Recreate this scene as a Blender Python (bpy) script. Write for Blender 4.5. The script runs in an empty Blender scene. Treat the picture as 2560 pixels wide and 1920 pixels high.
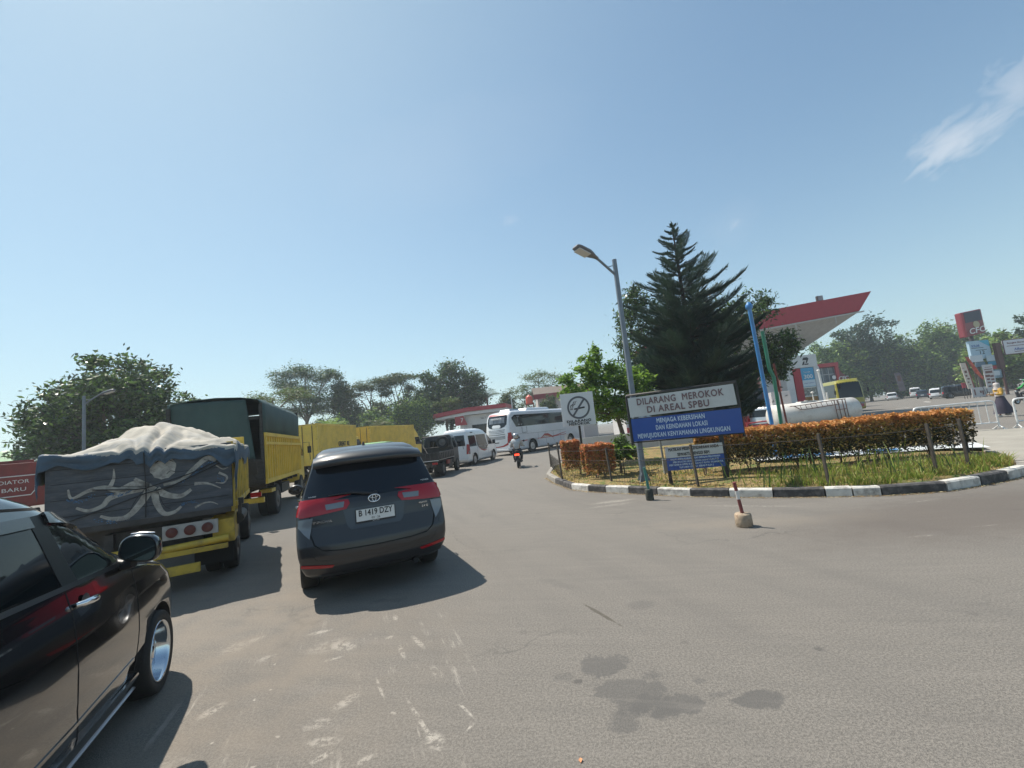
import bpy, bmesh, math, random
import numpy as np
from mathutils import Vector, Matrix
R = math.radians
SC = bpy.context.scene
COL = SC.collection
# ---------------------------------------------------------------- camera
CAMZ = 1.743; PITCH = R(6.285); ROLL = R(6.03); FPX = 434.0
cd = bpy.data.cameras.new('camera'); cam = bpy.data.objects.new('camera', cd); COL.objects.link(cam)
cd.sensor_width = 36.0; cd.lens = 36.0 * FPX / 1024.0; cd.clip_start = 0.05; cd.clip_end = 3000
_F = Vector((0, math.cos(PITCH), math.sin(PITCH))); _R0 = Vector((1, 0, 0)); _U0 = Vector((0, -math.sin(PITCH), math.cos(PITCH)))
_R = _R0*math.cos(ROLL) - _U0*math.sin(ROLL); _U = _U0*math.cos(ROLL) + _R0*math.sin(ROLL)
_m = Matrix((( _R.x, _U.x, -_F.x, 0), (_R.y, _U.y, -_F.y, 0), (_R.z, _U.z, -_F.z, CAMZ), (0, 0, 0, 1)))
cam.matrix_world = _m
SC.camera = cam
# ---------------------------------------------------------------- world, sun, exposure
SUN_AZ = R(-54.0); SUN_EL = R(58.0)        # azimuth measured from +Y towards +X
w = bpy.data.worlds.new('World'); SC.world = w; w.use_nodes = True
nt = w.node_tree; nt.nodes.clear()
def N(t, ty, **k):
    n = t.nodes.new(ty)
    for a, b in k.items(): setattr(n, a, b)
    return n
out = N(nt, 'ShaderNodeOutputWorld'); bg = N(nt, 'ShaderNodeBackground'); sky = N(nt, 'ShaderNodeTexSky')
sky.sky_type = 'NISHITA'; sky.sun_disc = False; sky.sun_elevation = SUN_EL; sky.sun_rotation = SUN_AZ
sky.altitude = 20; sky.air_density = 1.1; sky.dust_density = .35; sky.ozone_density = 1.6
bg.inputs['Strength'].default_value = 0.109
# a few soft clouds, laid out by direction in the sky
tc = N(nt, 'ShaderNodeTexCoord')
def vmath(op, a, b=None):
    n = N(nt, 'ShaderNodeVectorMath', operation=op); nt.links.new(a, n.inputs[0])
    if b is not None:
        if isinstance(b, tuple): n.inputs[1].default_value = b
        else: nt.links.new(b, n.inputs[1])
    return n
def fmath(t, op, a, b=None, c=None, clamp=False):
    n = N(t, 'ShaderNodeMath', operation=op); n.use_clamp = clamp
    for i, q in enumerate((a, b, c)):
        if q is None: continue
        if isinstance(q, (int, float)): n.inputs[i].default_value = q
        else: t.links.new(q, n.inputs[i])
    return n.outputs[0]
def skydir(px, py):
    v = _F + _R*((px-512)/FPX) - _U*((py-384)/FPX); return v.normalized()
def cloud(a, b, wid, gain, sc, seed):
    """soft cloud stretched between two sky directions"""
    A = skydir(*a); B = skydir(*b); ctr = ((A+B)/2).normalized(); ax = (B-A); half = ax.length/2; ax.normalize()
    nr = ctr.cross(ax).normalized()
    nz = N(nt, 'ShaderNodeTexNoise'); nz.inputs['Scale'].default_value = sc; nz.inputs['Detail'].default_value = 5; nz.inputs['Roughness'].default_value = .52
    mp = N(nt, 'ShaderNodeMapping'); mp.inputs['Location'].default_value = (seed, seed*1.3, 0); nt.links.new(tc.outputs['Generated'], mp.inputs[0]); nt.links.new(mp.outputs[0], nz.inputs['Vector'])
    d1 = vmath('DOT_PRODUCT', tc.outputs['Generated'], tuple(ax)).outputs['Value']
    d0 = vmath('DOT_PRODUCT', tc.outputs['Generated'], tuple(ctr)).outputs['Value']
    d2 = vmath('DOT_PRODUCT', tc.outputs['Generated'], tuple(nr)).outputs['Value']
    c0 = ctr.dot(ax)
    u = fmath(nt, 'DIVIDE', fmath(nt, 'SUBTRACT', d1, c0), half); v = fmath(nt, 'DIVIDE', d2, wid)
    r2 = fmath(nt, 'ADD', fmath(nt, 'MULTIPLY', u, u), fmath(nt, 'MULTIPLY', v, v))
    cb = N(nt, 'ShaderNodeCombineXYZ'); nt.links.new(fmath(nt, 'MULTIPLY', u, sc*.16), cb.inputs[0]); nt.links.new(fmath(nt, 'MULTIPLY', v, sc*.22), cb.inputs[1]); cb.inputs[2].default_value = seed
    nt.links.new(cb.outputs[0], nz.inputs['Vector']); nz.inputs['Scale'].default_value = 1.0; nz.inputs['Distortion'].default_value = .6
    m = fmath(nt, 'SUBTRACT', .95, fmath(nt, 'ADD', fmath(nt, 'POWER', r2, .7), fmath(nt, 'MULTIPLY', fmath(nt, 'SUBTRACT', nz.outputs[0], .5), 3.0)))
    m = fmath(nt, 'MULTIPLY', m, gain, clamp=True)
    front = fmath(nt, 'GREATER_THAN', d0, 0.0)
    mm = fmath(nt, 'MULTIPLY', m, front)
    return fmath(nt, 'MULTIPLY', mm, nz.outputs[0])
cl = cloud((905, 176), (1003, 110), .036, .95, 9, 3.1)
for a in [((980, 108), (1062, 62), .045, .55, 9, 1.7), ((728, 232), (742, 216), .012, .35, 14, 5.2), ((935, 158), (1040, 88), .022, .6, 14, 8.1), ((500, 224), (520, 217), .012, .25, 14, 2.2), ((300, 200), (560, 120), .12, .10, 3, 4.4), ((700, 250), (760, 200), .05, .08, 6, 4.4)]:
    cl = fmath(nt, 'MAXIMUM', cl, cloud(*a))
mx = N(nt, 'ShaderNodeMixRGB'); mx.inputs[2].default_value = (6.6, 6.6, 6.7, 1)
# pale haze thickening towards the horizon and towards the sun
sx_ = N(nt, 'ShaderNodeSeparateXYZ'); nt.links.new(tc.outputs['Generated'], sx_.inputs[0])
el = fmath(nt, 'MAXIMUM', sx_.outputs[2], 0.0)
hz_ = fmath(nt, 'POWER', fmath(nt, 'SUBTRACT', 1.0, el, clamp=True), 3.0)
sdv = vmath('DOT_PRODUCT', tc.outputs['Generated'], (math.sin(SUN_AZ)*math.cos(SUN_EL), math.cos(SUN_AZ)*math.cos(SUN_EL), math.sin(SUN_EL))).outputs['Value']
gl_ = fmath(nt, 'POWER', fmath(nt, 'MAXIMUM', sdv, 0.0), 3.0)
hf = fmath(nt, 'ADD', fmath(nt, 'MULTIPLY', hz_, .70), fmath(nt, 'MULTIPLY', gl_, .48), clamp=True)
hm = N(nt, 'ShaderNodeMixRGB'); nt.links.new(hf, hm.inputs[0]); tn = N(nt, 'ShaderNodeMixRGB', blend_type='MULTIPLY'); tn.inputs[0].default_value = 1; tn.inputs[2].default_value = (.88, 1.03, 1.0, 1); nt.links.new(sky.outputs[0], tn.inputs[1]); nt.links.new(tn.outputs[0], hm.inputs[1]); hm.inputs[2].default_value = (3.5, 4.5, 4.65, 1)
nt.links.new(cl, mx.inputs[0]); nt.links.new(hm.outputs[0], mx.inputs[1])
nt.links.new(mx.outputs[0], bg.inputs[0]); nt.links.new(bg.outputs[0], out.inputs[0])
sd = bpy.data.lights.new('sun', 'SUN'); sd.energy = 5.0; sd.angle = R(0.55); sd.color = (1.0, .93, .82)
sun = bpy.data.objects.new('sun', sd); COL.objects.link(sun)
_sv = Vector((math.sin(SUN_AZ)*math.cos(SUN_EL), math.cos(SUN_AZ)*math.cos(SUN_EL), math.sin(SUN_EL)))
sun.rotation_euler = _sv.to_track_quat('Z', 'Y').to_euler(); sun.location = _sv*60
SC.view_settings.view_transform = 'Standard'; SC.view_settings.look = 'None'; SC.view_settings.gamma = 1.0; SC.view_settings.exposure = 0.42
SC.render.engine = 'CYCLES'
SC.render.resolution_x = 1024; SC.render.resolution_y = 768
SC.cycles.max_bounces = 7; SC.cycles.transparent_max_bounces = 8; SC.cycles.diffuse_bounces = 3; SC.cycles.glossy_bounces = 4
# ---------------------------------------------------------------- hazy air: one closed box round everything
def haze():
    bm = bmesh.new(); bmesh.ops.create_cube(bm, size=1); me = bpy.data.meshes.new('haze'); bmesh.ops.scale(bm, verts=bm.verts, vec=(900, 900, 41)); bmesh.ops.translate(bm, verts=bm.verts, vec=(0, 300, 19.3)); bm.to_mesh(me); bm.free()
    m = bpy.data.materials.new('haze air'); m.use_nodes = True; t = m.node_tree; t.nodes.clear(); o = t.nodes.new('ShaderNodeOutputMaterial'); v = t.nodes.new('ShaderNodeVolumePrincipled'); v.inputs['Color'].default_value = (.80, .90, .97, 1); v.inputs['Density'].default_value = HAZE; v.inputs['Anisotropy'].default_value = .35; t.links.new(v.outputs[0], o.inputs['Volume'])
    me.materials.append(m); ob = bpy.data.objects.new('haze', me); COL.objects.link(ob); ob['kind'] = 'stuff'
HAZE = .001
haze()
SC.cycles.volume_bounces = 1
# ---------------------------------------------------------------- materials
MAT = {}
def mat(name, col, rough=.6, metal=0, coat=0, spec=.5, var=0, vscale=3, bump=0, bscale=40, dirt_shade=0, dirt_shade_col=(.2, .17, .13), dscale=2.5, trans=0, stretch=None, emit=None, crough=.03):
    if name in MAT: return MAT[name]
    m = bpy.data.materials.new(name); m.use_nodes = True; t = m.node_tree; b = t.nodes['Principled BSDF']
    b.inputs['Base Color'].default_value = (*col, 1); b.inputs['Roughness'].default_value = rough; b.inputs['Metallic'].default_value = metal
    b.inputs['Coat Weight'].default_value = coat; b.inputs['Coat Roughness'].default_value = crough; b.inputs['Specular IOR Level'].default_value = spec
    o = N(t, 'ShaderNodeTexCoord'); mp = N(t, 'ShaderNodeMapping'); t.links.new(o.outputs['Object'], mp.inputs[0])
    if stretch: mp.inputs['Scale'].default_value = stretch
    src = None
    if var:
        nz = N(t, 'ShaderNodeTexNoise'); nz.inputs['Scale'].default_value = vscale; nz.inputs['Detail'].default_value = 5; t.links.new(mp.outputs[0], nz.inputs['Vector'])
        r = N(t, 'ShaderNodeValToRGB'); r.color_ramp.elements[0].position = .3; r.color_ramp.elements[1].position = .7
        r.color_ramp.elements[0].color = (*[max(0, c*(1-var)) for c in col], 1); r.color_ramp.elements[1].color = (*[min(1, c*(1+var)) for c in col], 1)
        t.links.new(nz.outputs[0], r.inputs[0]); src = r.outputs[0]
    if dirt_shade:
        nz = N(t, 'ShaderNodeTexNoise'); nz.inputs['Scale'].default_value = dscale; nz.inputs['Detail'].default_value = 8; nz.inputs['Roughness'].default_value = .65; t.links.new(mp.outputs[0], nz.inputs['Vector'])
        r = N(t, 'ShaderNodeValToRGB'); r.color_ramp.elements[0].position = .48; r.color_ramp.elements[1].position = .72
        r.color_ramp.elements[0].color = (0, 0, 0, 1); r.color_ramp.elements[1].color = (dirt_shade, dirt_shade, dirt_shade, 1); t.links.new(nz.outputs[0], r.inputs[0])
        x = N(t, 'ShaderNodeMixRGB'); t.links.new(r.outputs[0], x.inputs[0]); x.inputs[2].default_value = (*dirt_shade_col, 1)
        if src: t.links.new(src, x.inputs[1])
        else: x.inputs[1].default_value = (*col, 1)
        src = x.outputs[0]
    if src: t.links.new(src, b.inputs['Base Color'])
    if bump:
        nz = N(t, 'ShaderNodeTexNoise'); nz.inputs['Scale'].default_value = bscale; nz.inputs['Detail'].default_value = 4; t.links.new(mp.outputs[0], nz.inputs['Vector'])
        bn = N(t, 'ShaderNodeBump'); bn.inputs['Strength'].default_value = bump; bn.inputs['Distance'].default_value = .02; t.links.new(nz.outputs[0], bn.inputs['Height']); t.links.new(bn.outputs[0], b.inputs['Normal'])
    if emit:
        b.inputs['Emission Color'].default_value = (*emit[:3], 1); b.inputs['Emission Strength'].default_value = emit[3]
    MAT[name] = m; return m
def leafmat(name, c1, c2, scale=.6, rough=.55, trans=.35):
    if name in MAT: return MAT[name]
    m = bpy.data.materials.new(name); m.use_nodes = True; t = m.node_tree; b = t.nodes['Principled BSDF']; o = t.nodes['Material Output']
    tcn = N(t, 'ShaderNodeTexCoord'); nz = N(t, 'ShaderNodeTexNoise'); nz.inputs['Scale'].default_value = scale; nz.inputs['Detail'].default_value = 9; nz.inputs['Roughness'].default_value = .75; t.links.new(tcn.outputs['Object'], nz.inputs['Vector'])
    r = N(t, 'ShaderNodeValToRGB'); r.color_ramp.elements[0].position = .36; r.color_ramp.elements[1].position = .62
    r.color_ramp.elements[0].color = (*c1, 1); r.color_ramp.elements[1].color = (*c2, 1); t.links.new(nz.outputs[0], r.inputs[0])
    t.links.new(r.outputs[0], b.inputs['Base Color']); b.inputs['Roughness'].default_value = rough; b.inputs['Specular IOR Level'].default_value = .4
    tr = N(t, 'ShaderNodeBsdfTranslucent'); t.links.new(r.outputs[0], tr.inputs[0]); ms = N(t, 'ShaderNodeMixShader'); ms.inputs[0].default_value = trans
    t.links.new(b.outputs[0], ms.inputs[1]); t.links.new(tr.outputs[0], ms.inputs[2]); t.links.new(ms.outputs[0], o.inputs[0])
    MAT[name] = m; return m
BLK = mat('black plastic', (.018, .018, .02), .45)
DARK = mat('dark underside', (.012, .012, .013), .8)
TYRE = mat('tyre rubber', (.022, .021, .02), .8, bump=.3, bscale=60)
GLS = mat('tinted glass', (.006, .009, .014), .05, spec=.45)
GLSB = mat('tinted side glass', (.006, .009, .011), .03, spec=.28)
CHR = mat('chrome', (.75, .76, .78), .12, 1)
ALU = mat('alloy', (.45, .46, .48), .3, .9)
RED = mat('red lamp plastic', (.36, .004, .01), .2, coat=.4)
CLR = mat('clear lamp plastic', (.20, .21, .22), .25, .3, coat=.5)
WHT = mat('white vehicle paint', (.74, .75, .76), .3, coat=.6, var=.04)
STEEL = mat('dark painted steel', (.045, .04, .038), .6, var=.3, vscale=8)
RUST = mat('rusty steel', (.11, .045, .03), .75, var=.4, vscale=9)
PLW = mat('plate white', (.72, .72, .7), .4)
INK = mat('black ink', (.015, .015, .018), .6)
CONC = mat('rough concrete', (.36, .33, .28), .9, var=.2, vscale=6, dirt_shade=.7, dirt_shade_col=(.14, .09, .06), bump=.5, bscale=25)
# ---------------------------------------------------------------- mesh helpers
def link(o, parent=None):
    COL.objects.link(o)
    if parent is not None: o.parent = parent
    return o
def tag(o, label=None, cat=None, group=None, kind=None):
    if label: o['label'] = label
    if cat: o['category'] = cat
    if group: o['group'] = group
    if kind: o['kind'] = kind
    return o
def thing(name, label, cat, loc=(0, 0, 0), az=0, group=None):
    """Empty at the base; az in degrees, clockwise from +Y, local +Y is the heading"""
    o = bpy.data.objects.new(name, None); o.location = loc; o.rotation_euler = (0, 0, -R(az)); o.empty_display_size = .3
    link(o); return tag(o, label, cat, group)
class MB:
    def __init__(s): s.v = []; s.f = []; s.m = []; s.sm = []
    def add(s, vs, fs, mi=0, smooth=False):
        b = len(s.v); s.v += [tuple(p) for p in vs]; s.f += [tuple(b+i for i in f) for f in fs]; s.m += [mi]*len(fs); s.sm += [smooth]*len(fs); return s
    def box(s, c, size, rot=None, mi=0, taper=None):
        x, y, z = [q/2 for q in size]; vs = [Vector((i*x, j*y, k*z)) for i in (-1, 1) for j in (-1, 1) for k in (-1, 1)]
        if taper:
            for p in vs:
                if p.z > 0: p.x *= taper; p.y *= taper
        if rot is not None:
            e = Matrix.Rotation(rot[2], 3, 'Z') @ Matrix.Rotation(rot[1], 3, 'Y') @ Matrix.Rotation(rot[0], 3, 'X'); vs = [e@p for p in vs]
        vs = [p+Vector(c) for p in vs]
        return s.add(vs, [(0, 1, 3, 2), (4, 6, 7, 5), (0, 4, 5, 1), (2, 3, 7, 6), (0, 2, 6, 4), (1, 5, 7, 3)], mi)
    def bx(s, x0, x1, y0, y1, z0, z1, mi=0): return s.box(((x0+x1)/2, (y0+y1)/2, (z0+z1)/2), (abs(x1-x0), abs(y1-y0), abs(z1-z0)), None, mi)
    def tube(s, pts, r, n=8, mi=0, caps=True, smooth=True):
        pts = [Vector(p) for p in pts]; rs = r if isinstance(r, (list, tuple)) else [r]*len(pts); rings = []; up = None
        for i, p in enumerate(pts):
            t = (pts[min(i+1, len(pts)-1)] - pts[max(i-1, 0)]).normalized()
            if up is None: up = Vector((0, 0, 1)) if abs(t.z) < .9 else Vector((1, 0, 0))
            a = t.cross(up).normalized(); b = a.cross(t).normalized(); up = b
            rings.append([p + (a*math.cos(2*math.pi*k/n) + b*math.sin(2*math.pi*k/n))*rs[i] for k in range(n)])
        vs = [q for g in rings for q in g]; fs = [(i*n+k, i*n+(k+1) % n, (i+1)*n+(k+1) % n, (i+1)*n+k) for i in range(len(pts)-1) for k in range(n)]
        s.add(vs, fs, mi, smooth)
        if caps: s.add(rings[0], [tuple(range(n))], mi); s.add(rings[-1], [tuple(range(n-1, -1, -1))], mi)
        return s
    def lathe(s, prof, c=(0, 0, 0), axis='z', n=24, mi=0, smooth=True, closed=False):
        """prof: list of (radius, height) along the axis"""
        def P(r, h, k):
            a = 2*math.pi*k/n; u, v = r*math.cos(a), r*math.sin(a)
            q = {'z': (u, v, h), 'x': (h, u, v), 'y': (u, h, v)}[axis]; return (c[0]+q[0], c[1]+q[1], c[2]+q[2])
        vs = [P(r, h, k) for r, h in prof for k in range(n)]; m = len(prof)
        fs = [(i*n+k, i*n+(k+1) % n, (i+1)*n+(k+1) % n, (i+1)*n+k) for i in range(m-1) for k in range(n)]
        s.add(vs, fs, mi, smooth)
        if prof[0][0] > 1e-4 and not closed: s.add(vs[:n], [tuple(range(n-1, -1, -1))], mi)
        if prof[-1][0] > 1e-4 and not closed: s.add(vs[-n:], [tuple(range(n))], mi)
        return s
    def prism(s, poly, fn, d0, d1, mi=0):
        """poly in 2D, fn(u, v, d) -> 3D; extruded from d0 to d1"""
        n = len(poly); a = [fn(u, v, d0) for u, v in poly]; b = [fn(u, v, d1) for u, v in poly]
        return s.add(a+b, [tuple(range(n-1, -1, -1)), tuple(range(n, 2*n))]+[(i, (i+1) % n, n+(i+1) % n, n+i) for i in range(n)], mi)
    def build(s, name, mats, parent=None, loc=None, fix=True, bevel=0):
        me = bpy.data.meshes.new(name); me.from_pydata(s.v, [], s.f)
        for m in (mats if isinstance(mats, (list, tuple)) else [mats]): me.materials.append(m)
        me.polygons.foreach_set('material_index', s.m); me.polygons.foreach_set('use_smooth', s.sm)
        if fix:
            b = bmesh.new(); b.from_mesh(me); bmesh.ops.recalc_face_normals(b, faces=b.faces); b.to_mesh(me); b.free()
        me.update(); o = bpy.data.objects.new(name, me); link(o, parent)
        if loc: o.location = loc
        if bevel:
            q = o.modifiers.new('bevel', 'BEVEL'); q.width = bevel; q.segments = 2; q.limit_method = 'ANGLE'; q.angle_limit = R(40)
        return o
def text(name, s, size, mt, parent, loc, rot, ext=.003, align='CENTER', bold=0, sx=1.0, shear=0, spacing=1.0, line=1.0, fit=None):
    c = bpy.data.curves.new(name, 'FONT'); c.body = s; c.size = size; c.extrude = ext; c.align_x = align; c.align_y = 'CENTER'; c.shear = shear; c.space_character = spacing; c.space_line = line; c.resolution_u = 3
    o = bpy.data.objects.new(name, c); COL.objects.link(o); bpy.context.view_layer.update()
    me = bpy.data.meshes.new_from_object(o.evaluated_get(bpy.context.evaluated_depsgraph_get())); bpy.data.objects.remove(o); bpy.data.curves.remove(c)
    me.materials.clear(); me.materials.append(mt)
    if bold:
        # heavier strokes: the letters laid a few times side by side, a hair apart in depth
        b2 = bmesh.new()
        for i_, (dx_, dy_) in enumerate(((-1, 0), (1, 0), (0, 1), (0, -1))):
            m3_ = me.copy(); m3_.transform(Matrix.Translation((dx_*bold, dy_*bold, i_*.0004))); b2.from_mesh(m3_); bpy.data.meshes.remove(m3_)
        b2.to_mesh(me); b2.free()
    if fit and len(me.vertices):
        xs_ = [v.co.x for v in me.vertices]; sx = fit/max(1e-4, max(xs_)-min(xs_))
    me.transform(Matrix.Diagonal((sx, 1, 1, 1)))
    o = bpy.data.objects.new(name, me); link(o, parent); o.location = loc; o.rotation_euler = rot; return o
FACE_BACK = (R(90), 0, 0)          # text on a plane facing local -Y
def dup(root, loc, az, label=None, scale=None):
    def cp(o, par):
        c = o.copy(); COL.objects.link(c); c.parent = par
        for ch in list(o.children): cp(ch, c)
        return c
    r = cp(root, None); r.location = loc; r.rotation_euler = (0, 0, -R(az))
    if label: r['label'] = label
    if scale: r.scale = scale
    return r
def interp(tab, z):
    if z <= tab[0][0]: return tab[0][1]
    for (a, p), (b, q) in zip(tab, tab[1:]):
        if z <= b: return p+(q-p)*(z-a)/(b-a)
    return tab[-1][1]
def smooth_tab(tab, n):
    z0, z1 = tab[0][0], tab[-1][0]
    return [(z0+(z1-z0)*i/n, sum(interp(tab, z0+(z1-z0)*i/n+e) for e in (-.02, -.01, 0, .01, .02))/5) for i in range(n+1)]
# ---------------------------------------------------------------- vehicles: bodies lofted level by level
class Body:
    """levels: (z, y_rear, y_front, half_width). Local frame: x right, y forward from the rear bumper, z up"""
    def __init__(s, levels, bow_r=.06, bow_f=.1, rc_r=.12, rc_f=.25, k=3.2, plan=.05):
        s.yr = [(l[0], l[1]) for l in levels]; s.yf = [(l[0], l[2]) for l in levels]; s.hw = [(l[0], l[3]) for l in levels]
        s.levels = levels; s.br = bow_r; s.bf = bow_f; s.rr = rc_r; s.rf = rc_f; s.k = k; s.pl = plan; s.L = max(l[2] for l in levels)
    def E(s, t, b, rc): t = min(abs(t), .9999); return b*t*t + rc*(1-(1-t**s.k)**(1/s.k))
    def plan(s, y): q = 2*y/s.L-1; return 1-s.pl*abs(q)**3
    def rear(s, x, z):
        h = interp(s.hw, z)*s.plan(interp(s.yr, z)+.1); return Vector((x, interp(s.yr, z)+s.E(x/h, s.br, s.rr), z))
    def front(s, x, z):
        h = interp(s.hw, z)*s.plan(interp(s.yf, z)-.1); return Vector((x, interp(s.yf, z)-s.E(x/h, s.bf, s.rf), z))
    def side(s, y, z, sg=1):
        h = interp(s.hw, z); yr = interp(s.yr, z); yf = interp(s.yf, z)
        def inv(d, b, rc):
            if d >= b+rc: return 1
            if d <= 0: return 0
            lo, hi = 0., .9999
            for _ in range(24):
                m = (lo+hi)/2
                if s.E(m, b, rc) < d: lo = m
                else: hi = m
            return lo
        t = min(inv(y-yr, s.br, s.rr), inv(yf-y, s.bf, s.rf)); return Vector((sg*h*s.plan(y)*t, y, z))
    def contour(s, z):
        h = interp(s.hw, z); yr = interp(s.yr, z); yf = interp(s.yf, z); pts = []
        T = [math.sin(R(a)) for a in (-90, -86, -81, -75, -68, -58, -46, -30, -15, 0, 15, 30, 46, 58, 68, 75, 81, 86, 90)]
        for t in T: y = yr+s.E(t, s.br, s.rr); pts.append((h*s.plan(y)*t, y))
        ya = yr+s.E(1, s.br, s.rr); yb = yf-s.E(1, s.bf, s.rf)
        for i in range(1, 12): y = ya+(yb-ya)*i/12; pts.append((h*s.plan(y), y))
        for t in reversed(T): y = yf-s.E(t, s.bf, s.rf); pts.append((h*s.plan(y)*t, y))
        for i in range(1, 12): y = yb+(ya-yb)*i/12; pts.append((-h*s.plan(y), y))
        return pts
    def mesh(s, name, mats, parent, nlev=34, arches=(), smooth=True, top_mi=None):
        z0, z1 = s.levels[0][0], s.levels[-1][0]; zs = sorted(set([round(z0+(z1-z0)*i/nlev, 4) for i in range(nlev+1)]+[l[0] for l in s.levels]))
        mb = MB(); rings = [s.contour(z) for z in zs]; n = len(rings[0]); vs = [(x, y, z) for z, rg in zip(zs, rings) for x, y in rg]
        fs = [(i*n+k, i*n+(k+1) % n, (i+1)*n+(k+1) % n, (i+1)*n+k) for i in range(len(zs)-1) for k in range(n)]
        mb.add(vs, fs, 0, smooth); m = len(zs)-1; mb.f += [tuple(range(n-1, -1, -1)), tuple(m*n+k for k in range(n))]; mb.m += [1, 0 if top_mi is None else top_mi]; mb.sm += [False, smooth]
        o = mb.build(name, mats, parent, fix=True)
        if arches:
            cut = MB()
            for (y, z, r) in arches:
                for sg in (-1, 1):
                    cut.lathe([(r, sg*.52), (r, sg*1.6)], c=(0, y, z), axis='x', n=36, mi=1, smooth=False)
            c = cut.build('cutter', mats); 
            md = o.modifiers.new('arch', 'BOOLEAN'); md.operation = 'DIFFERENCE'; md.object = c; md.solver = 'EXACT'
            c.matrix_world = Matrix(); c.parent = parent; c.location = (0, 0, 0)
            bpy.context.view_layer.update()
            me = bpy.data.meshes.new_from_object(o.evaluated_get(bpy.context.evaluated_depsgraph_get()))
            o.modifiers.clear(); o.data = me; me.name = name; bpy.data.objects.remove(c)
        return o
def panel(name, poly, fn, d, mt, parent, step=.08, inner=-.015, smooth=True, mats=None):
    """2D outline laid on a curved surface fn(u, v) -> point, standing d proud of it"""
    bm = bmesh.new(); vs = [bm.verts.new((u, v, 0)) for u, v in poly]; bm.faces.new(vs)
    bmesh.ops.triangulate(bm, faces=bm.faces[:])
    us = [p[0] for p in poly]; ws = [p[1] for p in poly]
    for ax, lo, hi in ((0, min(us), max(us)), (1, min(ws), max(ws))):
        c = lo+step
        while c < hi-1e-4:
            co = (c, 0, 0) if ax == 0 else (0, c, 0); no = (1, 0, 0) if ax == 0 else (0, 1, 0)
            bmesh.ops.bisect_plane(bm, geom=bm.verts[:]+bm.edges[:]+bm.faces[:], plane_co=co, plane_no=no); c += step
    bm.verts.ensure_lookup_table(); bm.verts.index_update()
    e = 1e-3; P = []; Q = []
    cu = sum(us)/len(us); cv = sum(ws)/len(ws)
    def nrm(u, v):
        a = fn(u+e, v)-fn(u-e, v); b = fn(u, v+e)-fn(u, v-e); n = a.cross(b); return n.normalized() if n.length > 1e-12 else Vector((0, 0, 1))
    ref = nrm(cu, cv); pc = fn(cu, cv); sg = 1 if ref.dot(pc-panel.center) > 0 else -1
    for v in bm.verts:
        u, w_ = v.co.x, v.co.y; n = nrm(u, w_)*sg; p = fn(u, w_); P.append(p+n*d); Q.append(p+n*inner)
    mb = MB(); mb.add(P, [tuple(v.index for v in f.verts) for f in bm.faces], 0, smooth)
    for ed in bm.edges:
        if ed.is_boundary:
            i, j = ed.verts[0].index, ed.verts[1].index; mb.add([P[i], P[j], Q[j], Q[i]], [(0, 1, 2, 3)], 0, False)
    bm.free(); return mb.build(name, mats or mt, parent, fix=True)
panel.center = Vector((0, 2, .9))
def strip_poly(pts, w):
    """thick polyline outline; w a number or list"""
    n = len(pts); ws = w if isinstance(w, (list, tuple)) else [w]*n; A = []; B = []
    for i, p in enumerate(pts):
        a = pts[max(i-1, 0)]; b = pts[min(i+1, n-1)]; dx, dy = b[0]-a[0], b[1]-a[1]; l = math.hypot(dx, dy) or 1; nx, ny = -dy/l*ws[i]/2, dx/l*ws[i]/2
        A.append((p[0]+nx, p[1]+ny)); B.append((p[0]-nx, p[1]-ny))
    return A+B[::-1]
_wm = {}
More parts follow.
